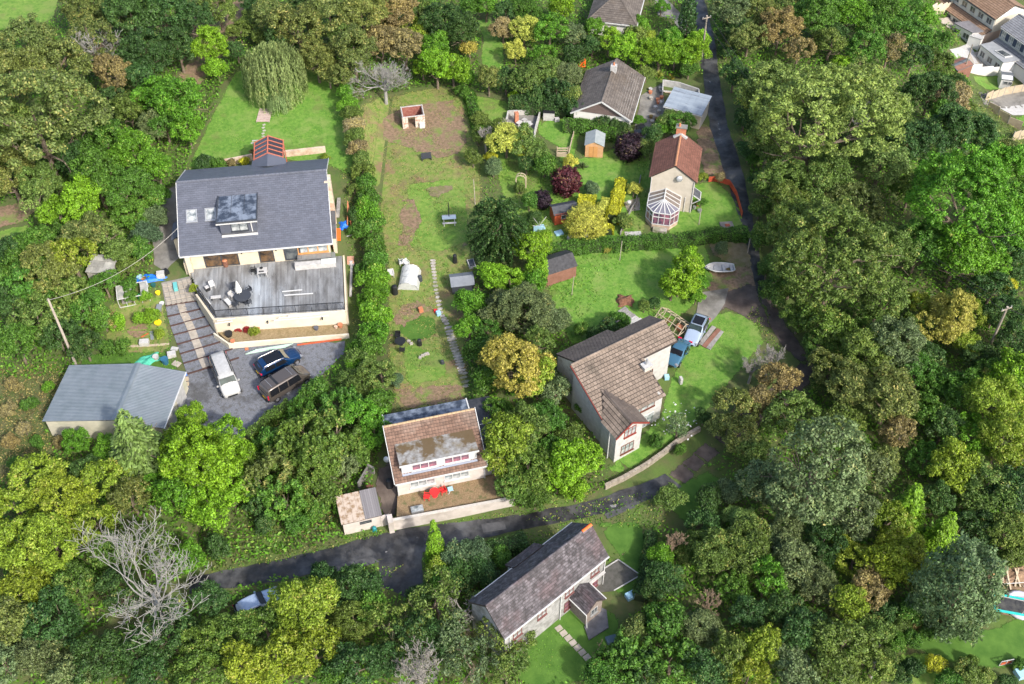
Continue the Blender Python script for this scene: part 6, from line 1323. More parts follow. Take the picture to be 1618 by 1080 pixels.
# ================================================================ vegetation
def unit(v): return v/np.maximum(np.linalg.norm(v, axis=1, keepdims=True), 1e-6)
def leaf_mesh(name, C, Nn, size, rng, asp=.55, fold=.25, m=None, extra=None, dirs=None):
    n = len(C); t = unit(np.cross(Nn, rng.normal(size=(n, 3)))) if dirs is None else unit(dirs); b = unit(np.cross(Nn, t)); s = (size*rng.uniform(.7, 1.35, n))[:, None]
    tip = C+t*s*.5; tail = C-t*s*.5; lf = C+b*s*asp*.5-Nn*s*fold*.4; rt = C-b*s*asp*.5-Nn*s*fold*.4
    V = np.stack([tail, lf, tip, rt], 1).reshape(-1, 3); base = np.arange(n)*4
    T = np.stack([base, base+1, base+2, base, base+2, base+3], 1).reshape(-1)
    me = bpy.data.meshes.new(name)
    ev, ef = extra or ([], [])
    nv = len(V); ne = len(ev)
    me.vertices.add(nv); me.vertices.foreach_set('co', V.astype(np.float32).ravel())
    nt_ = len(T)//3; me.loops.add(len(T)); me.loops.foreach_set('vertex_index', T.astype(np.int32))
    me.polygons.add(nt_); me.polygons.foreach_set('loop_start', np.arange(nt_, dtype=np.int32)*3)
    try: me.polygons.foreach_set('loop_total', np.full(nt_, 3, dtype=np.int32))
    except Exception: pass
    me.update(calc_edges=True); me.materials.append(m or LEAF); return me
def sphere_dirs(n, rng, zmin=-.35):
    z = rng.uniform(zmin, 1, n); a = rng.uniform(0, 2*pi, n); r = np.sqrt(1-z*z); return np.stack([r*np.cos(a), r*np.sin(a), z], 1)
def crown(name, R, leaf, seed, kind):
    # crown centred on its own centre, radius about R
    g = np.random.default_rng(seed)
    if kind in ('b', 'a', 's', 'f'):
        n1 = {'b': 11, 'a': 11, 's': 14, 'f': 10}[kind]+seed%4+(9 if R > 7 else 0)
        d = sphere_dirs(n1, g, -.25); main = d*R*g.uniform(.3, .78, (n1, 1)); main[:, 2] *= .85; mr = R*g.uniform(.22, .48, n1)
        main = np.vstack([main, [[0, 0, .1*R]]]); mr = np.append(mr, R*.62)
        k = max(4, int(70*(R/4.5)**.9)) if kind != 'f' else max(4, int(100*(R/4.5)))
        sub = []; sr = []
        for c, r in zip(main, mr):
            nn = int(k*(r/R)*(1.15 if R < 7 else 1.5))+3; dd = sphere_dirs(nn, g, -.55); q = c+dd*r*g.uniform(.82, 1.1, (nn, 1)); sub.append(q); sr.append(np.full(nn, max(.36, .14*R) if R < 4 else .56)*g.uniform(.65, 1.35, nn))
        sub = np.vstack(sub); sr = np.concatenate(sr)
        # drop clumps well inside the crown
        keep = np.ones(len(sub), bool)
        for c, r in zip(main, mr): keep &= np.linalg.norm(sub-c, axis=1) > r*.78
        sub = sub[keep]; sr = sr[keep]
        if kind == 'a': m_ = g.random(len(sub)) < .62; sub = sub[m_]; sr = sr[m_]*.9
        per = {'b': 1.0, 'a': .5, 's': .95, 'f': 1.25}[kind]
        C = []; N_ = []
        for c, r in zip(sub, sr):
            nl = int(per*2.6*pi*r*r*4*.55/(leaf*leaf*.5)/2.2)+6; dd = unit(g.normal(size=(nl, 3))); dd[:, 2] = np.abs(dd[:, 2])*.9+dd[:, 2]*.1; dd = unit(dd)
            rad = g.uniform(.3, 1.0, (nl, 1))**.5*g.uniform(.9, 1.25, (nl, 1)); q = dd*r*rad
            if kind == 's': q[:, 2] = q[:, 2]*1.9; q[:, :2] *= .8*(1.1-.35*q[:, 2:3]/max(r, .1)*.5)
            C.append(c+q); N_.append(unit(dd+g.normal(size=(nl, 3))*(.55 if kind != 'f' else .9)))
        C = np.vstack(C); N_ = np.vstack(N_)
        if kind in ('a',): 
            pass
        return leaf_mesh(name, C, N_, leaf, g)
    if kind == 'c':      # conifer: cone of drooping sprays, height 3R, centre at mid height
        C = []; N_ = []; D = []; Hh = 3.0*R
        for lay in range(22):
            u = lay/22; z = -Hh/2+u*Hh; rr = R*(1-u)**.8*(1.0 if u > .06 else .8); nb = max(4, int(13*(1-u)+4))
            for k in range(nb):
                a = g.uniform(0, 2*pi); L = rr*g.uniform(.8, 1.12)+.15; n = int(34*L/R*(R/2.5)+8)
                t = g.uniform(.15, 1, n)**.7; w_ = .22*L*np.sin(t*2.6)+.1
                side = g.uniform(-1, 1, n)*w_; x = t*L
                zz = z+.25*x-.42*x*t*1.0-.15*np.abs(side)+g.normal(size=n)*.06
                C.append(np.stack([x*cos(a)-side*sin(a), x*sin(a)+side*cos(a), zz], 1)); nn = np.stack([np.full(n, .35*cos(a)), np.full(n, .35*sin(a)), np.ones(n)], 1)+g.normal(size=(n, 3))*.45; N_.append(unit(nn))
                D.append(np.stack([np.full(n, cos(a)), np.full(n, sin(a)), np.full(n, -.55)], 1)+g.normal(size=(n, 3))*.45)
        return leaf_mesh(name, np.vstack(C), np.vstack(N_), leaf*1.25, g, asp=.42, dirs=np.vstack(D))
    if kind == 'k' or kind == 'o':      # dense column / oval
        Hh = (2.6 if kind == 'k' else 1.35)*R; n = int(2600*(R/1.2)**1.6) if kind == 'k' else int(17000*(R/3.5)**1.7)
        d = unit(g.normal(size=(n, 3))); bump = 1+.1*np.sin(d[:, 0]*9+seed)+.1*np.sin(d[:, 1]*8+d[:, 2]*11)+.06*np.sin(d[:, 2]*23+d[:, 0]*17)
        C = d*np.array([R, R, Hh])*(bump*g.uniform(.84, 1.04, n))[:, None]
        return leaf_mesh(name, C, unit(d+g.normal(size=(n, 3))*.6), leaf, g)
    if kind == 'w':      # weeping willow
        C = []; N_ = []; D = []
        for k in range(260):
            a = g.uniform(0, 2*pi); rr = R*sqrt(g.uniform(.02, 1)); top = R*.75*sqrt(max(0, 1-(rr/R*.92)**2))+g.uniform(-.3, .3); L = g.uniform(.7, 1.5)*R*(.5+.6*rr/R); n = int(L/.06)
            t = np.linspace(0, 1, n); x = rr+.25*np.sqrt(t)*R*.3; z = top-t*L; aa = a+.03*np.sin(t*7+k)
            q = np.stack([x*np.cos(aa), x*np.sin(aa), z], 1)+g.normal(size=(n, 3))*.07; C.append(q); N_.append(unit(np.stack([np.cos(aa), np.sin(aa), np.full(n, .5)], 1)+g.normal(size=(n, 3))*.5)); D.append(np.stack([g.normal(size=n)*.25, g.normal(size=n)*.25, -np.ones(n)], 1))
        return leaf_mesh(name, np.vstack(C), np.vstack(N_), .3, g, asp=.3, dirs=np.vstack(D))
    if kind == 'm':      # monkey puzzle: snaking scaly arms
        C = []; N_ = []; D = []
        for k in range(270):
            a = g.uniform(0, 2*pi); z0 = g.uniform(-.9, 1.0)*R; L = R*1.15*sqrt(max(.08, 1-(z0/R*.9)**2)); n = int(L/.035); t = np.linspace(.1, 1, n)
            aa = a+.35*t*sin(k)*t; x = t*L; z = z0+.35*x-.5*x*t+.12*np.sin(t*6+k); c = np.stack([x*np.cos(aa), x*np.sin(aa), z], 1)
            C.append(c+unit(g.normal(size=(n, 3)))*.1); N_.append(unit(g.normal(size=(n, 3))+np.array([0, 0, .7]))); D.append(np.stack([np.cos(aa), np.sin(aa), np.full(n, .2)], 1)+g.normal(size=(n, 3))*.7)
        return leaf_mesh(name, np.vstack(C), np.vstack(N_), .24, g, asp=.45, dirs=np.vstack(D))
    if kind == 'p':      # spiky plant
        n = 60; a = g.uniform(0, 2*pi, n); e = g.uniform(.1, 1.4, n); d = np.stack([np.cos(a)*np.cos(e), np.sin(a)*np.cos(e), np.sin(e)], 1); C = d*R*.5; C[:, 2] += -R*.2
        return leaf_mesh(name, C, unit(np.cross(d, np.stack([-np.sin(a), np.cos(a), 0*a], 1))), R*1.0, g, asp=.1, dirs=d)
def branches(mb, p, d, L, r, depth, rng, spread=.6, up=.15, nk=3, seg=3, sides=5, rmin=.012, shrink=.68):
    pts = [p.copy()]; q = p.copy(); dd = d.copy()
    for i in range(seg):
        dd = (dd+Vector((rng.gauss(0, .14), rng.gauss(0, .14), rng.gauss(0, .1)+up*.3))).normalized(); q = q+dd*L/seg; pts.append(q.copy())
    rs = [max(rmin, r*(1-.4*i/seg)) for i in range(seg+1)]; mb.tube(pts, rs, sides if depth > 1 else 3, cap=depth == 0)
    if depth <= 0: return
    for k in range(nk):
        i = rng.randint(1, seg) if k < nk-1 else seg
        a = Vector((rng.gauss(0, 1), rng.gauss(0, 1), rng.gauss(0, .6)+up)); a = a-dd*a.dot(dd); a.normalize()
        nd = (dd*(1-spread*.5)+a*spread).normalized()
        branches(mb, pts[i], nd, L*shrink*rng.uniform(.8, 1.15), rs[i]*.62, depth-1, rng, spread, up, nk, seg, sides, rmin, shrink)
BARK = mat('bark', (.12, .09, .065), .95, (.2, .16, .12), 4, .03); PBARK = mat('pale_dead_bark', (.195, .19, .175), .9, (.28, .272, .255), 3); TBARK = mat('tan_twigs', (.22, .16, .1), .9, (.27, .2, .14), 3)
WBARK = mat('whitish_twigs', (.22, .205, .185), .9, (.28, .262, .24), 3)
def trunk_mesh(name, R, hc, seed, limbs=7, m=BARK, twigs=0):
    rng = random.Random(seed); mb = MB(); r0 = .045*R+.05
    mb.tube([(0, 0, -.6), (rng.gauss(0, .05), 0, hc*.35), (rng.gauss(0, .12), rng.gauss(0, .12), hc*.8), (0, 0, hc+R*.3)], [r0*1.3, r0, r0*.7, r0*.25], 8)
    for k in range(limbs):
        a = 2*pi*k/limbs+rng.uniform(-.3, .3); z = hc*rng.uniform(.35, .85); d = Vector((cos(a), sin(a), rng.uniform(.25, .9))).normalized()
        branches(mb, Vector((0, 0, z)), d, R*.62, r0*.5, 1+twigs, rng, .55, .2, 3, 3, 5)
    return mb.mesh(name, m)
CLS = {}
def proto(kind, Rc, var):
    k = (kind, Rc, var)
    if k not in CLS:
        lf = {'b': {1.2: .17, 2.2: .21, 3.6: .25, 5.5: .285, 8.5: .33}, 'a': {1.2: .16, 2.2: .2, 3.6: .23, 5.5: .26}, 's': {1.2: .18, 2.2: .24, 3.6: .28, 5.5: .32}, 'f': {1.2: .14, 2.2: .17, 3.6: .19, 5.5: .22}}.get(kind, {}).get(Rc, .26)
        hr = HRAT[kind]
        CLS[k] = (crown('crown', Rc, lf, int(Rc*100)+var*17+ord(kind), kind), trunk_mesh('trunk', Rc, hr*Rc, int(Rc*10)+var, 3 if Rc < 3 else 7, BARK, 1 if kind in 'a' else 0) if kind != 'p' else None)
    return CLS[k]
HRAT = {'b': 1.25, 'a': 1.3, 's': .85, 'f': 1.0, 'c': 1.5, 'k': 2.45, 'o': 1.3, 'w': .85, 'm': 1.1, 'p': .3}
PALET = {'wl': ((.24, .32, .12), .02, 'pale'),  # name: (albedo, default autumn share, word)
 'dk': ((.05, .11, .026), .0, 'dark green'), 'md': ((.075, .175, .022), .0, 'mid green'), 'br': ((.17, .32, .018), .0, 'bright green'), 'bg': ((.1, .24, .018), .0, 'fresh green'),
 'ol': ((.12, .188, .036), .09, 'olive green'), 'ob': ((.14, .185, .045), .16, 'olive brown'), 'yl': ((.21, .29, .025), .16, 'yellow-green'), 'gd': ((.36, .33, .06), .25, 'golden yellow'),
 'gy': ((.125, .175, .068), .05, 'grey-green'), 'pl': ((.185, .275, .065), .05, 'pale green'), 'bn': ((.22, .185, .08), .35, 'russet brown'), 'pu': ((.07, .018, .024), 0, 'maroon'), 'pk': ((.032, .018, .027), 0, 'purple-black'),
 'te': ((.1, .165, .075), 0, 'blue-green'), 'ye': ((.42, .43, .03), 0, 'lemon yellow'), 'py': ((.42, .45, .08), .03, 'pale yellow'), 'rd': ((.3, .03, .03), 0, 'red'), 'tn': ((.27, .24, .13), .35, 'tan'), 'dg': ((.1, .18, .028), .08, 'deep moss green')}
FORM = {'b': 'broadleaf tree', 'a': 'open airy tree', 's': 'leafy shrub', 'f': 'fine-leaved tree', 'c': 'conifer', 'k': 'narrow upright conifer', 'o': 'dense rounded bush', 'w': 'weeping willow', 'm': 'monkey puzzle tree', 'p': 'spiky plant'}
PLANTS = []
def tree(px, py, rpx, kind, col, var=None, zs=None, label=None, alpha=None, h0=0, au=None):
    if label is None and kind in 'basf' and rpx > 24: rpx *= 1.0
    # crown centre at pixel px, py
    if kind == 'o' and zs is None: zs = .7
    hr = HRAT[kind]; p = P(px, py, 4); s = scale_at(p); R = rpx/s
    for _ in range(3): p = P(px, py, hr*R*(zs or 1)+h0); s = scale_at(p); R = rpx/s
    Rc = min([1.2, 2.2, 3.6, 5.5]+([8.5] if kind == 'b' else []), key=lambda c: abs(math.log(c/R))) if kind in 'basf' else {'c': 2.4, 'k': .9, 'o': 3.2 if R > 2 else 1.2, 'w': 3.6, 'm': 3.0, 'p': 1.0}[kind]
    v = RN.randint(0, 3) if var is None else var
    if kind in 'ckwmpo' or Rc > 7: v = v % 2
    cm_, tm_ = proto(kind, Rc, v); f = R/Rc; base, aut, word = PALET[col]; yaw = RN.uniform(0, 2*pi)
    small = R < 1.9 or kind in 'sop'
    nm = {'c': 'conifer', 'k': 'columnar_conifer', 'w': 'weeping_willow', 'm': 'monkey_puzzle_tree', 'p': 'spiky_plant'}.get(kind) or ('shrub' if small else 'broadleaf_tree')
    t = thing(nm, '', {'shrub': 'shrub', 'spiky_plant': 'plant'}.get(nm, 'tree'), (p.x, p.y, terr(p.x, p.y)+h0), yaw)
    zs = zs or (.7 if kind == 'o' else None); zsc = zs or RN.uniform(.92, 1.1); t.scale = (f*RN.uniform(.87, 1.13), f*RN.uniform(.87, 1.13), f*zsc)
    c = link('crown', cm_, t, loc=(0, 0, hr*Rc)); j = RN.uniform(.86, 1.14); hj = RN.uniform(-.08, .08)
    c.color = (base[0]*j*(1+hj), base[1]*j, base[2]*j*(1-hj), alpha if alpha is not None else (au if au is not None else aut))
    if tm_: link('trunk', tm_, t)
    if label: t['label'] = label
    form = FORM[kind]
    if kind in 'ba' and nm == 'shrub': form = 'small bushy shrub'
    PLANTS.append((t, px, py, R, word, form)); return t
def bare(px, py, rpx, m, label, hr=1.3, depth=4, nk=3, spread=.62, up=.25, basepx=None, r0=None, limbs=7, rmin=.02, seed=1, up0=(.2, .9), start=.45, name='bare_tree', seg=3):
    p = P(px, py, 4)
    for _ in range(3): s = scale_at(p); R = rpx/s; p = P(px, py, hr*R)
    t = thing(name, label, 'tree', (p.x, p.y, terr(p.x, p.y)), 0); rng = random.Random(seed); mb = MB(); hc = hr*R; r0 = r0 or .05*R+.04
    mb.tube([(0, 0, -.5), (rng.gauss(0, .1), rng.gauss(0, .1), hc*.45), (rng.gauss(0, .1), rng.gauss(0, .1), hc*.85)], [r0*1.25, r0, r0*.6], 8); mb.build('trunk', m, t); mb = MB()
    for k in range(limbs):
        a = 2*pi*k/limbs+rng.uniform(-.3, .3); z = hc*rng.uniform(start, .88); d = Vector((cos(a), sin(a), rng.uniform(*up0))).normalized()
        branches(mb, Vector((0, 0, z)), d, R*.52*rng.uniform(.75, 1.25), r0*.5, depth, rng, spread, up, nk, seg, 5, rmin, .66)
    mb.build('branches', m, t); return t

# pixel lists: x y radius kind colour
T = """
45 72 52 b ob|90 108 50 b ob|22 132 52 b ob|58 195 88 b ob|8 215 50 b ol|105 215 40 b ol|14 275 46 b ob|60 290 36 b ol|128 22 34 b ob|165 10 34 b ol|210 35 44 b dk|262 24 42 b dk|306 34 36 b dk|232 82 42 b dk|282 78 34 b dk|345 12 32 b ol|190 18 32 b ob
150 68 44 a ob|335 76 33 b br|343 110 17 b br|378 46 20 b ol|398 32 20 b ol|374 82 19 b dk|400 10 22 b dk|285 166 44 b bg|244 150 34 b bg|245 202 30 f gy|262 200 26 b md|296 205 28 b bg|172 232 42 b md|152 285 46 b md|214 250 40 b bg|248 268 30 b bg|196 300 38 b md|205 178 26 b ol|146 205 28 a pl|120 255 30 b dk|182 120 34 b bn|170 160 26 b dk|222 118 30 b dk
130 326 42 b br|96 342 30 b br|60 322 32 a pl|132 378 40 b ob|170 372 28 a pl|100 372 30 b md|64 388 28 b md|232 372 20 f te|240 345 20 f gy|222 395 20 b md|30 398 26 b md|205 340 28 b md|250 312 20 b md
25 430 34 b md|80 424 44 b ob|114 408 38 b yl|46 455 40 b md|12 482 36 b dk|62 505 40 b ol|28 545 36 b md|92 532 30 b dk|112 468 32 b ol|142 488 28 b md|162 505 20 b md|134 548 26 b dk|176 508 15 b bn|165 448 24 b md|190 400 24 b ol|104 520 24 s dk|200 420 16 b ol|208 470 10 b md|15 395 30 b dk|60 470 30 s ol
230 470 10 s br|240 500 12 s br|222 505 11 s br|188 512 14 s br|252 528 9 s yl|205 452 12 s md|170 552 14 s md|195 552 12 s md
320 740 62 b br|295 700 42 b br|352 690 38 b br|360 770 42 b br|285 780 40 b bg|330 800 40 b br|262 760 30 b bg|300 660 26 b br|380 720 24 b br
60 760 44 b yl|106 790 50 b yl|24 800 44 b yl|168 762 40 b yl|210 792 34 b ob|32 862 46 b yl|88 866 50 b yl|150 830 40 b yl|40 930 44 b yl|120 928 38 b dg|16 990 44 b ob|84 985 46 b dk|60 1040 44 f gy|150 1040 44 b dk|8 1050 40 b gy|120 1070 40 b gy|135 745 28 b dk|120 700 26 b bg|170 710 26 b bg|175 880 34 b dg
250 860 34 b ol|212 860 30 b ol|190 940 40 b dk|268 1000 42 b dk|300 880 28 b bg|330 1010 42 b dg|312 1062 42 b dg|210 1030 40 b dk|240 1070 40 b dk|330 950 30 b dk|345 870 20 s dk
480 962 54 b yl|420 990 38 b dg|436 1040 46 b yl|500 1034 46 b yl|362 1008 38 b dg|384 1058 40 b yl|560 985 34 f ol|548 932 34 b dk|590 965 28 b md|616 990 42 a ol|690 950 44 a ol|728 1000 42 a gy|560 1050 40 b dk|650 1000 40 b dk|780 1000 36 a ol|744 1050 44 a gy|800 1060 34 a ol|610 1045 34 b dk|530 1070 30 b md|580 930 26 b dk|510 915 24 b dk|700 1010 34 b dk
720 882 26 f te|748 878 24 f te|700 902 22 b yl|762 902 24 b dk|725 915 26 b dk|660 945 22 b dk|790 880 18 b md|700 920 24 b md
482 690 40 s dg|530 690 44 s dg|446 722 40 s dg|500 732 46 s dg|430 760 44 s ob|478 652 26 s md|540 646 32 s md|572 664 34 b bg|592 684 26 b bg|572 604 26 b ol|602 590 26 b ol|552 598 18 b ol|450 790 38 s md|500 780 34 s dg|408 740 28 s dg|412 790 30 s dk|560 712 30 s dg|600 640 22 b md|625 600 12 b te|428 700 22 s md|545 740 26 s gy|500 810 18 s md|540 800 14 b bg|470 830 18 s md|420 830 18 s dk|500 622 20 s md|404 712 12 s md
430 28 36 b ob|472 52 42 b ob|522 34 46 b ob|572 28 46 b ob|560 88 38 b ob|500 94 34 b ob|625 24 42 b bn|652 42 25 b yl|602 74 30 b bn|540 122 24 b ob|442 72 26 b dk|482 12 34 b dk|695 34 34 b dk|730 50 34 b dk|690 74 26 b bg|742 76 16 a gd|745 14 20 b md|600 20 34 a ob|660 10 30 b ol|540 70 30 b ol|640 80 30 b bn|520 120 18 b ob|415 60 16 b ol
690 108 30 b br|716 106 28 b br|668 106 20 b br|735 122 16 b bg|795 48 22 f tn|828 50 24 b py|815 80 20 b py|870 44 30 b bg|886 18 26 b br|768 10 22 b bg|906 58 20 b gy|772 128 22 b ob|800 132 24 s dk|832 132 24 b ol|860 114 24 b ol|880 148 24 s dk|846 154 22 s dk|900 120 24 f gy|800 20 22 b dk|824 16 20 b md|858 85 22 b bg|905 155 18 b ol|730 145 10 b md|812 152 8 b br|892 170 16 s dk|912 178 16 s dk|930 182 14 s dk|840 20 20 b md|905 90 18 b dk
940 48 20 b bg|962 66 24 b br|988 78 26 b br|1015 86 26 b br|1042 88 26 b br|1068 84 26 b br|1092 82 26 b br|1104 66 16 b br|936 74 16 b dk|1060 60 16 b bg|1086 34 14 k dk|1024 62 14 b yl|1000 60 18 b ol|1088 110 14 b md|1042 118 9 p py|1060 122 8 p gd|1020 118 12 b ol|1045 12 12 b bg|1012 40 14 b bg
1150 18 34 b gy|1202 22 36 b ob|1232 48 34 b bn|1184 58 32 b ob|1262 80 26 b bn|1292 28 38 b md|1342 22 34 b bg|1392 18 30 b md|1424 40 30 b md|1312 70 28 b ol|1364 78 28 b md|1404 82 28 b bn|1442 92 28 b dk|1450 58 26 b md|1482 74 24 b md|1318 55 24 b dk|1250 12 28 b ob|1150 55 18 b dk|1148 82 12 b dk|1380 50 28 b md|1330 100 14 b br|1460 30 22 b bg|1490 100 22 b ol|1440 10 20 b md|1412 8 20 b bg
1222 148 52 b pl|1296 185 112 b pl|1352 140 48 b pl|1214 228 42 b ol|1402 188 48 b pl|1190 162 26 a py|1310 290 46 b ol|1392 262 46 b pl|1250 170 40 a pl|1310 180 46 b pl|1230 290 42 b ol|1160 120 24 b dk|1176 190 18 b dk|1184 240 16 b dk|1420 230 34 a pl
1260 362 50 b ol|1322 405 108 b ol|1406 396 48 b ol|1252 436 40 b dg|1390 480 44 b ol|1242 322 38 b ol|1352 322 46 b ob|1264 500 30 b dg|1300 520 38 b dg|1198 288 16 b dk|1204 376 20 b dg|1222 466 20 b dg|1190 250 12 b md|1200 330 16 b dg|1212 426 18 b dg
1442 226 46 b dk|1500 208 48 b dk|1470 148 38 b dk|1502 166 30 b tn|1545 214 36 b dk|1522 330 98 b bg|1570 262 44 b bg|1602 280 40 b md|1596 352 44 b bg|1512 408 50 b bg|1604 328 38 b md|1452 396 42 b md|1590 396 34 b dk|1570 455 30 b dk|1596 452 14 a ye|1512 128 12 b dk|1585 242 22 b ob|1600 425 26 b dk|1440 300 34 b dg|1500 150 26 b tn|1610 370 30 b dk|1560 420 30 b bg|1490 190 30 b md|1530 178 18 b ol
1506 504 42 b gd|1478 520 30 b gd|1456 480 24 b yl|1522 540 24 b yl|1418 556 46 b gy|1370 560 48 b ol|1342 616 46 b ob|1402 636 50 b ob|1450 596 36 b md|1440 520 26 b dg|1540 500 24 b yl|1310 585 34 b ob|1380 520 34 b dg|1420 690 36 b bn|1460 650 34 b md|1485 610 28 b md|1470 570 30 b dk
1160 648 38 b ob|1172 690 34 b ob|1228 604 32 b bn|1250 650 42 b ol|1286 748 96 b gy|1204 762 40 b gy|1368 756 42 b gy|1190 720 30 b ol|1236 780 40 b gy|1330 670 36 b ol|1140 672 26 b ob|1200 640 28 b bn|1350 820 40 b gy|1395 730 30 b ob|1240 840 30 b gy
1560 640 44 b yl|1602 600 40 b br|1520 618 38 b md|1580 700 46 b yl|1532 690 38 b bg|1492 676 34 b dk|1502 740 40 b yl|1560 768 46 b ol|1602 780 42 b dk|1462 730 30 b md|1592 846 34 b ol|1550 830 30 b dk|1600 540 30 b dk|1560 590 30 b md|1480 790 30 b dk|1610 660 34 b yl|1540 560 26 b dk|1610 730 34 b yl|1590 570 26 b dk|1530 750 34 b ol|1605 880 20 b ol|1570 500 24 b dk|1600 500 24 b dk
1400 828 36 b yl|1402 900 40 b yl|1370 930 34 b bn|1180 868 46 f ol|1130 878 42 f ol|1250 888 44 f gy|1290 930 40 f gy|1210 918 36 b bg|1240 965 34 b dk|1046 880 20 b bg|1052 918 30 b dk|1108 990 34 f gy|1050 985 40 s md|1002 1000 24 b ob|990 1040 40 s md|1060 1046 44 s md|1150 1040 36 b ol|1202 1026 38 b yl|1270 1000 42 b dk|1330 1020 48 b ol|1250 1060 40 b gy|1380 1000 30 b ol|1310 1062 40 b ol|1180 970 30 b dk|1340 960 36 b yl|1380 1055 34 b ol|1160 930 30 b md|1410 860 30 b yl|1180 1075 36 b yl|1110 1060 36 b dk|1350 880 34 b yl|1150 780 22 f gy|1176 826 28 f pl|1110 830 22 b dk|1090 860 20 b dg|1120 790 22 b dk|1440 1010 16 b md|1425 985 16 b ol|1300 860 34 b dk|1032 930 20 b dk|1080 880 16 f ol|1215 860 30 f gy|1020 1060 34 s dk|950 1070 26 b md|1440 1060 18 b dk
1058 788 20 b ol|820 580 52 b gd|792 560 34 b gd|850 600 36 b yl|830 498 46 f gy|796 490 34 f gy|865 510 32 f gy|770 520 26 b md|742 482 22 b bg|742 522 24 b bg|876 618 32 b gy|830 676 36 b ol|800 702 42 b yl|790 650 28 b md|862 662 32 b md|902 738 42 b br|925 722 30 b br|880 755 32 b br|832 740 36 b dg|812 770 30 b dg|905 600 20 b md|925 640 16 b md|845 790 20 b dg|770 600 22 b md|760 560 22 b md|900 690 20 b ol|850 545 30 b ol|795 730 30 b yl|910 775 24 b br|860 710 26 b md
840 396 30 b br|780 440 26 b br|806 440 26 b br|856 384 18 b br|850 425 24 b br|845 450 20 b bg|800 225 30 f py|826 224 28 b ol|845 240 22 b ol|860 262 18 b md|832 262 14 b dk|780 268 14 f te|822 232 22 b yl|895 286 23 o pu|857 315 15 o pk|995 232 22 o pk|925 352 29 o py|946 360 14 o py|985 352 13 b ol|900 256 12 b py|920 262 11 p gy|1072 196 22 b md|1054 192 16 b ol|1010 190 8 b bg|935 300 12 f te|955 195 14 s dk|970 202 12 s dk|985 208 12 s dk|1020 235 14 b ol|1032 215 14 b dk
790 200 14 b ol|755 215 14 b ol|748 250 14 b ol|1076 436 36 b br|1062 455 22 b br|1092 420 22 b br|1100 448 16 b bg|1140 395 12 s gy|1035 480 10 b dk|978 508 16 b md|960 520 18 b dk|940 530 14 b dk|920 520 12 b md|1018 485 10 b ol|1100 470 12 b bg|880 395 8 b md|1070 676 20 a gy|1112 660 14 b dk|950 600 10 b dk|1110 280 7 b yl|1138 280 8 b tn|1108 320 8 b md|1065 565 6 b dk||836 320 14 b md|845 345 12 b dk|820 300 10 s ol|775 250 10 b ye|760 190 12 b ol|870 270 12 b ol|1002 300 12 b py|1045 205 12 b bg|990 170 8 b br
552 166 14 b bg|556 184 15 b ol|559 202 15 b tn|562 220 16 b ol|566 238 16 b tn|570 256 16 b ol|575 274 17 b ol|578 292 17 b md|580 312 18 b md|583 338 20 b bg|586 366 20 b md|590 392 20 b md|592 418 21 b md|594 446 22 b bg|594 474 23 b bg|594 502 23 b bg|592 530 22 b bg|588 556 22 b md|572 572 20 b ol|545 145 14 b bg|575 320 14 b dk|560 340 12 b dk|566 365 12 b md|562 575 16 b bg|570 552 16 b bg|560 300 10 b ol|608 460 12 s bg|610 500 12 s bg|575 430 12 s md|572 480 12 s bg
1460 790 22 b ol|22 610 14 s bn|48 640 12 s md|78 612 10 s bg|14 650 12 s bn|40 680 13 s tn|60 700 11 s md|18 700 14 s bn|88 650 9 s md|95 700 11 s bn|70 730 14 s dk|30 740 16 s md|1242 450 22 b dg|1264 500 24 b ol|1292 548 26 b dg|1306 596 26 b ol|1035 700 12 s md|1075 712 10 s md|770 958 28 a pl|814 1042 28 a ol|826 1010 20 a ol|1522 1062 20 b ol|1552 1068 18 b ol|1590 1078 14 b dk|1442 962 24 b md|1462 1004 14 b md|1412 1014 18 b md|1500 1078 18 b md|1440 985 14 s bn|1535 1045 12 s dg|1610 1050 10 s md|1486 1000 12 s dk|1405 1040 16 b ol|1415 1065 18 b dk|1400 965 18 b dk|1560 880 18 b dk|380 440 0 x x"""
for row in T.replace('\n', '|').split('|'):
    q = row.split()
    if len(q) < 5 or q[3] == 'x': continue
    tree(float(q[0]), float(q[1]), float(q[2]), q[3], q[4])
# special plants
tree(432, 112, 50, 'w', 'wl', 0, label='big pale weeping willow on the lawn behind the slate-roofed house')
tree(440, 160, 18, 'w', 'wl', 1, label='low hanging skirt of willow in front of the big weeping willow')
tree(787, 362, 43, 'm', 'dk', 0, zs=1.25, label='monkey puzzle tree with dark snaking branches in the middle gardens', au=0)
tree(213, 700, 54, 'c', 'pl', 0, label='pale olive drooping conifer in front of the metal barn', au=.0)
tree(687, 852, 20, 'c', 'br', 1, zs=2.0, label='slim bright green conifer standing in front of the lane')
tree(1436, 800, 38, 'c', 'br', 0, label='bright green conifer at the lower right, furthest back of the three'); tree(1492, 838, 34, 'c', 'br', 1, label='bright green conifer touching the big grey-green oval bush'); tree(1440, 872, 34, 'c', 'yl', 1, label='yellowish conifer at the lower right, nearest of the three')
tree(1516, 932, 58, 'o', 'te', 0, label='huge dense grey-green oval evergreen beside the trampoline', zs=1.3)
tree(390, 521, 7, 's', 'rd', label='bright red acer bush at the left end of the gravel bed', h0=.2); tree(376, 520, 6, 's', 'rd', label='second small red bush left of the bright red acer', h0=.2); tree(402, 525, 8, 's', 'yl', label='yellow-green upright shrub beside the red acer in the gravel bed', h0=.2)
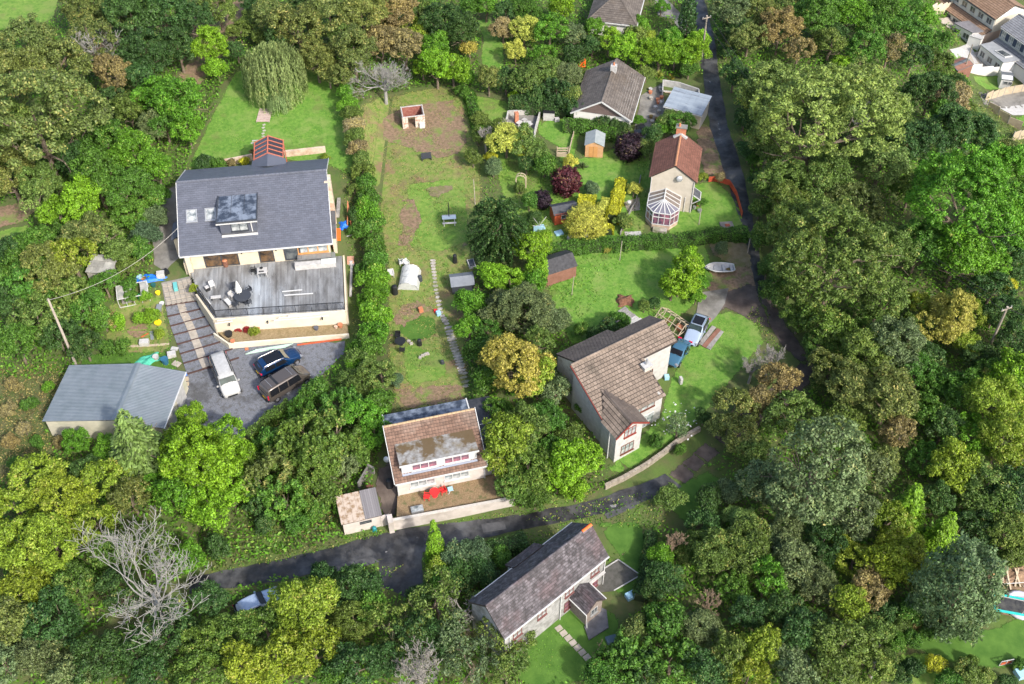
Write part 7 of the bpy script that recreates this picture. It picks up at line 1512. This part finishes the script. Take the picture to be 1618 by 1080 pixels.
tree(387, 256, 8, 'b', 'ye', label='round golden yellow bush by the rear wall of the slate house'); tree(402, 240, 6, 'b', 'bn', label='small orange bush at the pergola'); tree(514, 250, 7, 'b', 'yl', label='yellow-green bush at the right end of the rear wall'); tree(365, 258, 7, 'b', 'bn', label='small russet bush left of the golden bush'); tree(325, 258, 14, 's', 'dk', label='dark shrub at the rear left corner of the slate house'); tree(345, 262, 12, 's', 'md', label='green shrub beside the rear left corner of the slate house')
tree(307, 456, 7, 's', 'yl', label='yellow variegated shrub in the left corner of the deck', h0=.8); tree(1480, 1048, 17, 'a', 'ye', label='bright yellow flowering shrub at the bottom right lawn'); tree(1462, 1056, 9, 'a', 'ye', label='smaller yellow shrub left of the bright yellow flowering shrub')
tree(787, 455, 6, 's', 'ye', label='small yellow patch of shrub at the edge of the bright green tree'); tree(960, 395, 6, 's', 'gd', label='small golden shrub in front of the clipped hedge')
bare(238, 930, 124, PBARK, 'large dead grey tree with bare crooked branches at the lower left', hr=.85, depth=4, nk=3, spread=.58, up=.24, limbs=11, seed=42, rmin=.02, up0=(.1, 2.0), start=.3, seg=4, r0=.2)
bare(606, 122, 44, PBARK, 'bare pale tree with fine radiating branches beside the roofless ruin', hr=1.15, depth=5, nk=3, spread=.55, limbs=11, seed=8, rmin=.014, up0=(-.1, .8))
bare(145, 72, 46, PBARK, 'pale bare-branched tree among the olive trees at the upper left', depth=4, nk=3, limbs=8, seed=3, rmin=.03)
bare(1216, 570, 30, WBARK, 'whitish bare shrub tree over the upper lane', hr=1.6, depth=5, nk=3, spread=.45, up=.5, limbs=7, rmin=.012, seed=4, up0=(.7, 1.8)); bare(1188, 580, 24, WBARK, 'smaller whitish bare shrub left of the upper lane', hr=1.6, depth=5, nk=3, spread=.45, up=.5, limbs=6, rmin=.012, seed=14, up0=(.7, 1.8))
bare(1066, 858, 24, TBARK, 'tan twiggy bare shrub beside the path of the old slate house', hr=1.6, depth=5, nk=3, spread=.4, up=.5, limbs=7, rmin=.012, seed=6, up0=(.9, 2)); bare(1120, 955, 26, TBARK, 'tan twiggy bare tree low at the right of centre', hr=1.7, depth=5, nk=3, spread=.4, up=.5, limbs=7, rmin=.012, seed=7, up0=(.9, 2))
bare(664, 1060, 52, WBARK, 'whitish bare tree at the bottom edge of the photo', hr=1.2, depth=5, nk=3, spread=.55, up=.4, limbs=9, rmin=.014, seed=9, up0=(.4, 1.5)); bare(795, 205, 22, WBARK, 'small bare grey tree beside the yellow feathery tree', hr=1.6, depth=4, nk=3, limbs=6, seed=10, up0=(.7, 1.6), spread=.45); bare(768, 215, 20, WBARK, 'small bare tree with a yellowing trunk in the garden hedge', hr=1.6, depth=4, nk=3, limbs=6, seed=11, up0=(.7, 1.6), spread=.45)
bare(735, 960, 40, WBARK, 'thin bare branched tree rising in front of the old slate house', hr=1.3, depth=4, nk=3, limbs=6, seed=15, spread=.5, rmin=.018); bare(1370, 180, 40, PBARK, 'pale branches showing in the top of the big pale green trees', hr=1.9, depth=3, nk=3, limbs=6, seed=16, spread=.5); bare(955, 1035, 22, TBARK, 'small bare tan bush on the shaded grass below the terrace', hr=1.2, depth=3, nk=3, limbs=6, seed=17, spread=.5)

# clipped hedges
def hedge(name, label, pts, wd, ht, col, leaf=.16, dens=230, seed=1, cat='hedge'):
    g = np.random.default_rng(seed); W = [P(*q) for q in pts]; o = W[0].copy(); t = thing(name, label, cat, o); C = []; N_ = []; core = MB()
    for a, c in zip(W, W[1:]):
        L = (c-a).length; d = (c-a).normalized(); s = Vector((-d.y, d.x, 0)).normalized()
        per = (wd+2*ht); n = int(L*per*dens); u = g.uniform(-.01, 1.01, n); q = g.uniform(0, per, n)
        bump = .09*np.sin(u*L*1.7+seed)+.05*np.sin(u*L*5+q)
        top = (q > ht) & (q < ht+wd); lf = q <= ht
        y = np.where(lf, -wd/2, np.where(top, q-ht-wd/2, wd/2)); z = np.where(lf, q, np.where(top, ht, per-q))
        edge = np.where(top, -.3*(np.abs(y)/(wd/2))**4, 0); nx = np.where(top, 0, np.sign(y)); nz = np.where(top, 1., .25)
        y = y+nx*(bump*1.4+g.normal(size=n)*.06); z = z+np.where(top, bump*1.4+g.normal(size=n)*.07+edge, 0)
        base = np.array([a.x-o.x, a.y-o.y, 0]); dv = np.array([d.x, d.y, 0]); sv = np.array([s.x, s.y, 0])
        ctr = base+np.outer(u*L, dv); gz = np.array([terr(o.x+x_, o.y+y_)-o.z for x_, y_ in ctr[::max(1, n//40), :2]]); gz = np.interp(u, np.sort(u[::max(1, n//40)]), gz[np.argsort(u[::max(1, n//40)])])
        C.append(ctr+np.outer(y, sv)+np.stack([0*z, 0*z, z+gz], 1)); N_.append(unit(np.outer(nx, sv)+np.stack([0*nz, 0*nz, nz], 1)+g.normal(size=(n, 3))*.55))
        p0 = a-o; p1 = c-o; e = s*(wd/2-.1); core.prism([tuple((p0-e)[:2]), tuple((p1-e)[:2]), tuple((p1+e)[:2]), tuple((p0+e)[:2])], min(p0.z, p1.z)-.3, min(p0.z, p1.z)+ht-.14)
    core.build('stems', mat('hedge_inside', (.03, .045, .015), .95), t)
    m = leaf_mesh('foliage', np.vstack(C), np.vstack(N_), leaf, g); ob = link('foliage', m, t); b_, au, _ = PALET[col]; ob.color = (*b_, au*.3); return t
hedge('clipped_hedge', 'long clipped dark green hedge between the cottage garden and the large lawn', [(862,404),(920,396),(985,392),(1040,388),(1090,386),(1125,378),(1180,377)], 1.3, 1.5, 'md', seed=2)
hedge('yellow_hedge', 'tall clipped lemon yellow hedge leading to the cottage', [(980,298),(974,325),(966,354)], 1.25, 1.6, 'ye', .2, 520, 3); hedge('yellow_hedge', 'short lemon yellow clipped hedge above the red shed', [(914,324),(940,328)], 1.1, 1.5, 'ye', .2, 520, 4); hedge('yellow_hedge', 'pale yellow clipped hedge between the globe bush and the tall yellow hedge', [(957,325),(948,345)], 1.0, 1.4, 'py', .2, 520, 5)
hedge('yellow_bush', 'round lemon yellow bush at the foot of the tall yellow hedge', [(962,366),(961,372)], 1.0, 1.2, 'ye', .2, 520, 6, 'shrub')
hedge('laurel_hedge', 'dark green hedge beside the old slate house in front of the lane', [(720,898),(770,882),(830,862)], 1.6, 1.6, 'dk', .22, 150, 7); hedge('lane_hedge', 'low dark hedge between the gravel yard and the leafy bank', [(392,700),(430,668),(460,646)], 1.0, 1.5, 'dg', .2, 150, 8)
hedge('shaded_hedge', 'dark hedge down the right side of the shaded lawn of the old slate house', [(1028,850),(1022,900),(1010,950)], 1.2, 1.3, 'dk', .2, 150, 9); hedge('garden_hedge', 'dark clipped hedge in front of the brown gabled bungalow', [(890,205),(930,208),(975,222)], 1.5, 1.6, 'md', .2, 150, 10)
hedge('garden_hedge', 'tall dark hedge behind the storage box', [(805,172),(850,178),(895,182)], 1.6, 2.0, 'dk', .2, 150, 11); hedge('garden_hedge', 'rounded green hedge along the left of the curved upper lawn', [(740,150),(752,190),(758,222)], 1.4, 1.0, 'md', .2, 150, 12)

# undergrowth and ground cover: leaf clumps scattered over whole areas
def cover(name, polys, dens, hmax, leaf, cols, seed, flat=False, kind='stuff', au=.1, wave=.35, skip=()):
    g = np.random.default_rng(seed); allC = []
    for pxs in polys:
        poly = gpoly(pxs) if pxs[0][0] > -200 and isinstance(pxs[0], tuple) and len(pxs[0]) == 2 else pxs
        pa = np.array(poly); x0, y0 = pa.min(0); x1, y1 = pa.max(0); n = int((x1-x0)*(y1-y0)*dens); X = g.uniform(x0, x1, n); Y = g.uniform(y0, y1, n)
        ins = np.zeros(n, bool); j = len(pa)-1
        for i in range(len(pa)):
            c = ((pa[i, 1] > Y) != (pa[j, 1] > Y)) & (X < (pa[j, 0]-pa[i, 0])*(Y-pa[i, 1])/(pa[j, 1]-pa[i, 1]+1e-9)+pa[i, 0]); ins ^= c; j = i
        for sk in skip:
            sk = np.array(sk); k = np.zeros(n, bool); j = len(sk)-1
            for i in range(len(sk)):
                c = ((sk[i, 1] > Y) != (sk[j, 1] > Y)) & (X < (sk[j, 0]-sk[i, 0])*(Y-sk[i, 1])/(sk[j, 1]-sk[i, 1]+1e-9)+sk[i, 0]); k ^= c; j = i
            ins &= ~k
        X = X[ins]; Y = Y[ins]
        mound = (np.sin(X*wave*2.1+seed)*np.cos(Y*wave*1.7+seed*.7)+np.sin(X*wave*4.7+Y*wave*3.3)*.5+1.5)/3
        Zz = np.array([terr(a, b) for a, b in zip(X, Y)])+hmax*mound*g.uniform(.35, 1, len(X))
        allC.append(np.stack([X, Y, Zz], 1))
    C = np.vstack(allC); o = C[0].copy(); nrm = unit(g.normal(size=C.shape)*.6+np.array([0, 0, 1.])); m = leaf_mesh(name, C-o, nrm, leaf, g)
    ob = link(name, m, None, loc=tuple(o), kind=kind); b_, _, _ = PALET[cols]; ob.color = (*b_, au); return ob
NOG = [p for p in SH]
for B in (H1,): pass
def block(f, x0, y0, x1, y1): return [tuple(f.w(a, b)[:2]) for a, b in ((x0, y0), (x1, y0), (x1, y1), (x0, y1))]
BLK_ = [block(H1, -.3, -9, 18.5, 14.5), block(H3, -.5, -3.5, 11.5, 8.3), block(H4, -.5, -8.2, 11.6, 3.8), block(H5, -.3, -.3, 12.6, 6), block(H5, 7, -4, 15.6, 1.3), block(HCt, -.3, -4, 5.8, 7), block(HB, -2, -1.5, 6.4, 9.5), block(HBn, -.3, -.3, BW+.3, BDp+.3), block(HT, 0, 0, 7.5, 12), block(HG, -.2, -.3, 4.6, 3.2), block(HGa, 0, -.3, 5.4, 4.4),
        gpoly([(255,447),(300,437),(310,470),(380,566),(394,690),(300,665),(262,484)])]
SKIP = NOG+BLK_
cover('undergrowth', [[(-60,-40),(1140,-40),(1140,120),(760,150),(560,170),(320,270),(270,300),(240,440),(190,480),(120,600),(-60,600)], [(-60,760),(100,750),(70,680),(300,680),(400,650),(560,560),(620,660),(612,840),(300,910),(-60,1130)], [(300,940),(780,860),(800,1000),(1040,830),(1420,1000),(1420,1130),(-60,1130)], [(1110,-40),(1500,-40),(1540,180),(1680,260),(1680,950),(1420,980),(1060,800),(1140,700),(1290,560),(1190,300)], [(740,420),(900,480),(950,640),(960,770),(820,830),(740,640)]], 15, 1.6, .34, 'bg', 21, au=.12, skip=SKIP)
cover('bracken', [[(-40,590),(90,575),(110,590),(62,680),(110,700),(100,760),(-40,790)]], 30, .7, .22, 'bn', 32, au=.5)
cover('bramble', [ [(300,850),(560,770),(610,850),(440,885),(330,905)], [(60,660),(200,690),(210,760),(100,750)]], 16, .8, .24, 'ob', 22, au=.3, skip=SKIP)
cover('meadow_grass', [[(560,175),(600,150),(700,135),(755,170),(762,300),(752,400),(742,500),(740,640),(625,650),(612,560),(612,430),(592,300)]], 26, .16, .16, 'ol', 23, au=.55, skip=BLK_)
cover('flower_border', [[(770,230),(800,215),(870,262),(1005,215),(1025,250),(1015,378),(870,392),(800,395),(760,330)]], 14, .45, .2, 'bg', 24, au=.12, skip=[gpoly([(905,245),(1010,255),(1005,300),(985,375),(930,380),(905,330)])]+BLK_)
cover('garden_weeds', [[(170,440),(250,445),(292,600),(200,600),(110,570),(150,500)], [(862,460),(905,400),(1000,385),(900,545)], [(940,525),(1040,530),(900,560)]], 12, .3, .2, 'bg', 25, au=.1, skip=BLK_)
cover('verge_grass', [[(330,900),(440,880),(560,850),(620,835),(830,800),(940,772),(930,792),(830,814),(640,836),(560,858),(440,888),(330,910)], [(1190,470),(1215,520),(1240,560),(1225,560),(1200,530),(1180,500)], [(545,415),(565,415),(580,560),(545,560)], [(825,822),(940,792),(1048,772),(1062,800),(1045,835),(940,832),(890,826)], [(690,872),(900,826),(872,850),(800,880),(720,905)], [(536,255),(566,290),(578,430),(546,440),(545,340)], [(930,600),(955,740),(945,760),(925,680)], [(340,945),(440,930),(560,905),(640,890),(600,930),(450,960),(330,965)]], 20, .3, .2, 'bg', 26, au=.35, skip=BLK_)
cover('hillside_plants', [[(1490,100),(1545,140),(1600,200),(1640,240),(1600,260),(1480,200)]], 10, 1.2, .3, 'ol', 27, au=.2)
# fallen leaves on the lanes and yards
cover('fallen_leaves', [[(300,905),(700,830),(1052,748),(1078,768),(700,872),(300,945)], [(1050,747),(1120,690),(1150,705),(1076,773)], [(1100,45),(1147,280),(1196,470),(1280,560),(1212,420),(1132,60)]], 2.2, .02, .13, 'bn', 28, au=.9)
cover('turf', [gpoly_ for gpoly_ in [[(296,262),(345,160),(372,112),(440,95),(500,112),(548,145),(566,210),(566,292),(520,262),(420,250),(300,268)], [(862,460),(905,400),(1000,385),(1115,378),(1130,440),(1080,500),(1040,530),(900,545)], [(1110,500),(1150,490),(1195,500),(1210,540),(1160,600),(1120,650),(1090,680),(1010,735),(950,765),(955,740),(1040,660),(1060,590)], [(1060,340),(1095,290),(1135,285),(1172,325),(1178,365),(1050,380)], [(905,245),(1010,255),(1005,300),(985,375),(930,380),(905,330)], [(712,130),(750,150),(800,158),(812,178),(806,215),(780,245),(740,200)], [(846,190),(925,185),(905,265),(880,262),(880,232),(850,215)], [(820,1000),(900,960),(980,960),(985,1060),(850,1100),(800,1060)]]], 34, .07, .13, 'bg', 31, au=.12, skip=BLK_)
# white flowers by the tan house
fl = P(1068, 675); g = np.random.default_rng(5); C = g.normal(size=(90, 3))*np.array([1.1, .9, .3])+np.array([0, 0, 1.1]); o = link('flower_heads', leaf_mesh('flower_heads', C, unit(g.normal(size=(90, 3))+np.array([0, 0, 2.])), .2, g, asp=.9, m=WHITE), None, 'scattered white flower heads on the airy bush beside the stone wall', 'flowers', None, None, fl)
o['kind'] = 'stuff'
for k_ in ('label', 'category'): del o[k_]

# ================================================================ labels: every plant told apart by what it stands near
LMK = [('slate-roofed house', 400, 340), ('timber deck', 425, 465), ('gravel yard', 430, 600), ('metal barn', 170, 630), ('white van', 360, 600), ('left leaning pole', 100, 520), ('weeping willow', 430, 110), ('roofless ruin', 650, 185), ('picnic table', 710, 348), ('polytunnel', 642, 440), ('small grey shed', 731, 447), ('stone steps', 720, 570),
       ('brown tiled bungalow', 690, 700), ('garden store', 570, 815), ('long white lane wall', 710, 812), ('dead grey tree', 240, 930), ('pale blue car', 410, 955), ('old slate house', 860, 910), ('stone terrace', 965, 945), ('tan tiled house', 980, 600), ('gabled wing', 990, 690), ('silver off-roader', 1097, 525), ('greenhouse frame', 1060, 500), ('dinghy', 1136, 422), ('red-roofed cottage', 1065, 270), ('conservatory', 1045, 338),
       ('honey garden shed', 938, 225), ('red shed', 890, 340), ('brown shed', 882, 425), ('brown-gabled bungalow', 962, 150), ('hipped bungalow', 962, 15), ('roadside garage', 1082, 165), ('upper lane pole', 1111, 65), ('upper lane', 1150, 250), ('tan terrace house', 1540, 40), ('terrace garden shed', 1518, 115), ('right-hand pole', 1575, 520), ('trampoline', 1590, 975), ('monkey puzzle', 788, 370), ('brown earth track', 1100, 725), ('lane at the left', 420, 905), ('bare pale tree', 606, 125), ('garden arch', 822, 285), ('walled patio', 825, 200), ('yellow hedge', 970, 330), ('big oval evergreen', 1510, 930), ('golden tree', 1505, 505), ('top left field', 40, 15), ('top right corner', 1600, 10), ('bottom left corner', 10, 1075), ('bottom right corner', 1600, 1070), ('bottom edge centre', 809, 1075), ('left edge middle', 5, 540), ('right edge middle', 1612, 600), ('top edge centre', 760, 5)]
def dirw(dx, dy):
    a = (math.degrees(atan2(-dy, dx))+360) % 360
    return ['right of', 'up and right of', 'above', 'up and left of', 'left of', 'down and left of', 'below', 'down and right of'][int((a+22.5)//45) % 8]
USED = set(o['label'] for o in bpy.data.objects if o.get('label'))
for t, px, py, R, word, form in PLANTS:
    if t.get('label'): continue
    near = sorted(LMK, key=lambda l: hypot(l[1]-px, l[2]-py)); sz = 'small' if R < 1.2 else 'medium' if R < 2.4 else 'large' if R < 3.4 else 'very large'
    if form.startswith('small'): sz = ''
    done = False
    for i in range(4):
        n0 = near[i]; d = hypot(n0[1]-px, n0[2]-py); far = 'just ' if d < 45 else '' if d < 110 else 'some way '
        for extra in ('', 2):
            lab = f"{sz} {word} {form} {far}{dirw(px-n0[1], py-n0[2])} the {n0[0]}".strip()
            if extra: n1 = near[i+1]; lab += f", {dirw(px-n1[1], py-n1[2])} the {n1[0]}"
            if lab not in USED and len(lab.split()) <= 16: done = True; break
            if not extra and i > 0: continue
        if done: break
    if not done:
        for n0 in near:
            lab = f"{sz} {word} {form} {dirw(px-n0[1], py-n0[2])} the {n0[0]}, about {hypot(n0[1]-px, n0[2]-py)/15:.0f} metres off".strip()
            if lab not in USED: break
    USED.add(lab); t['label'] = lab
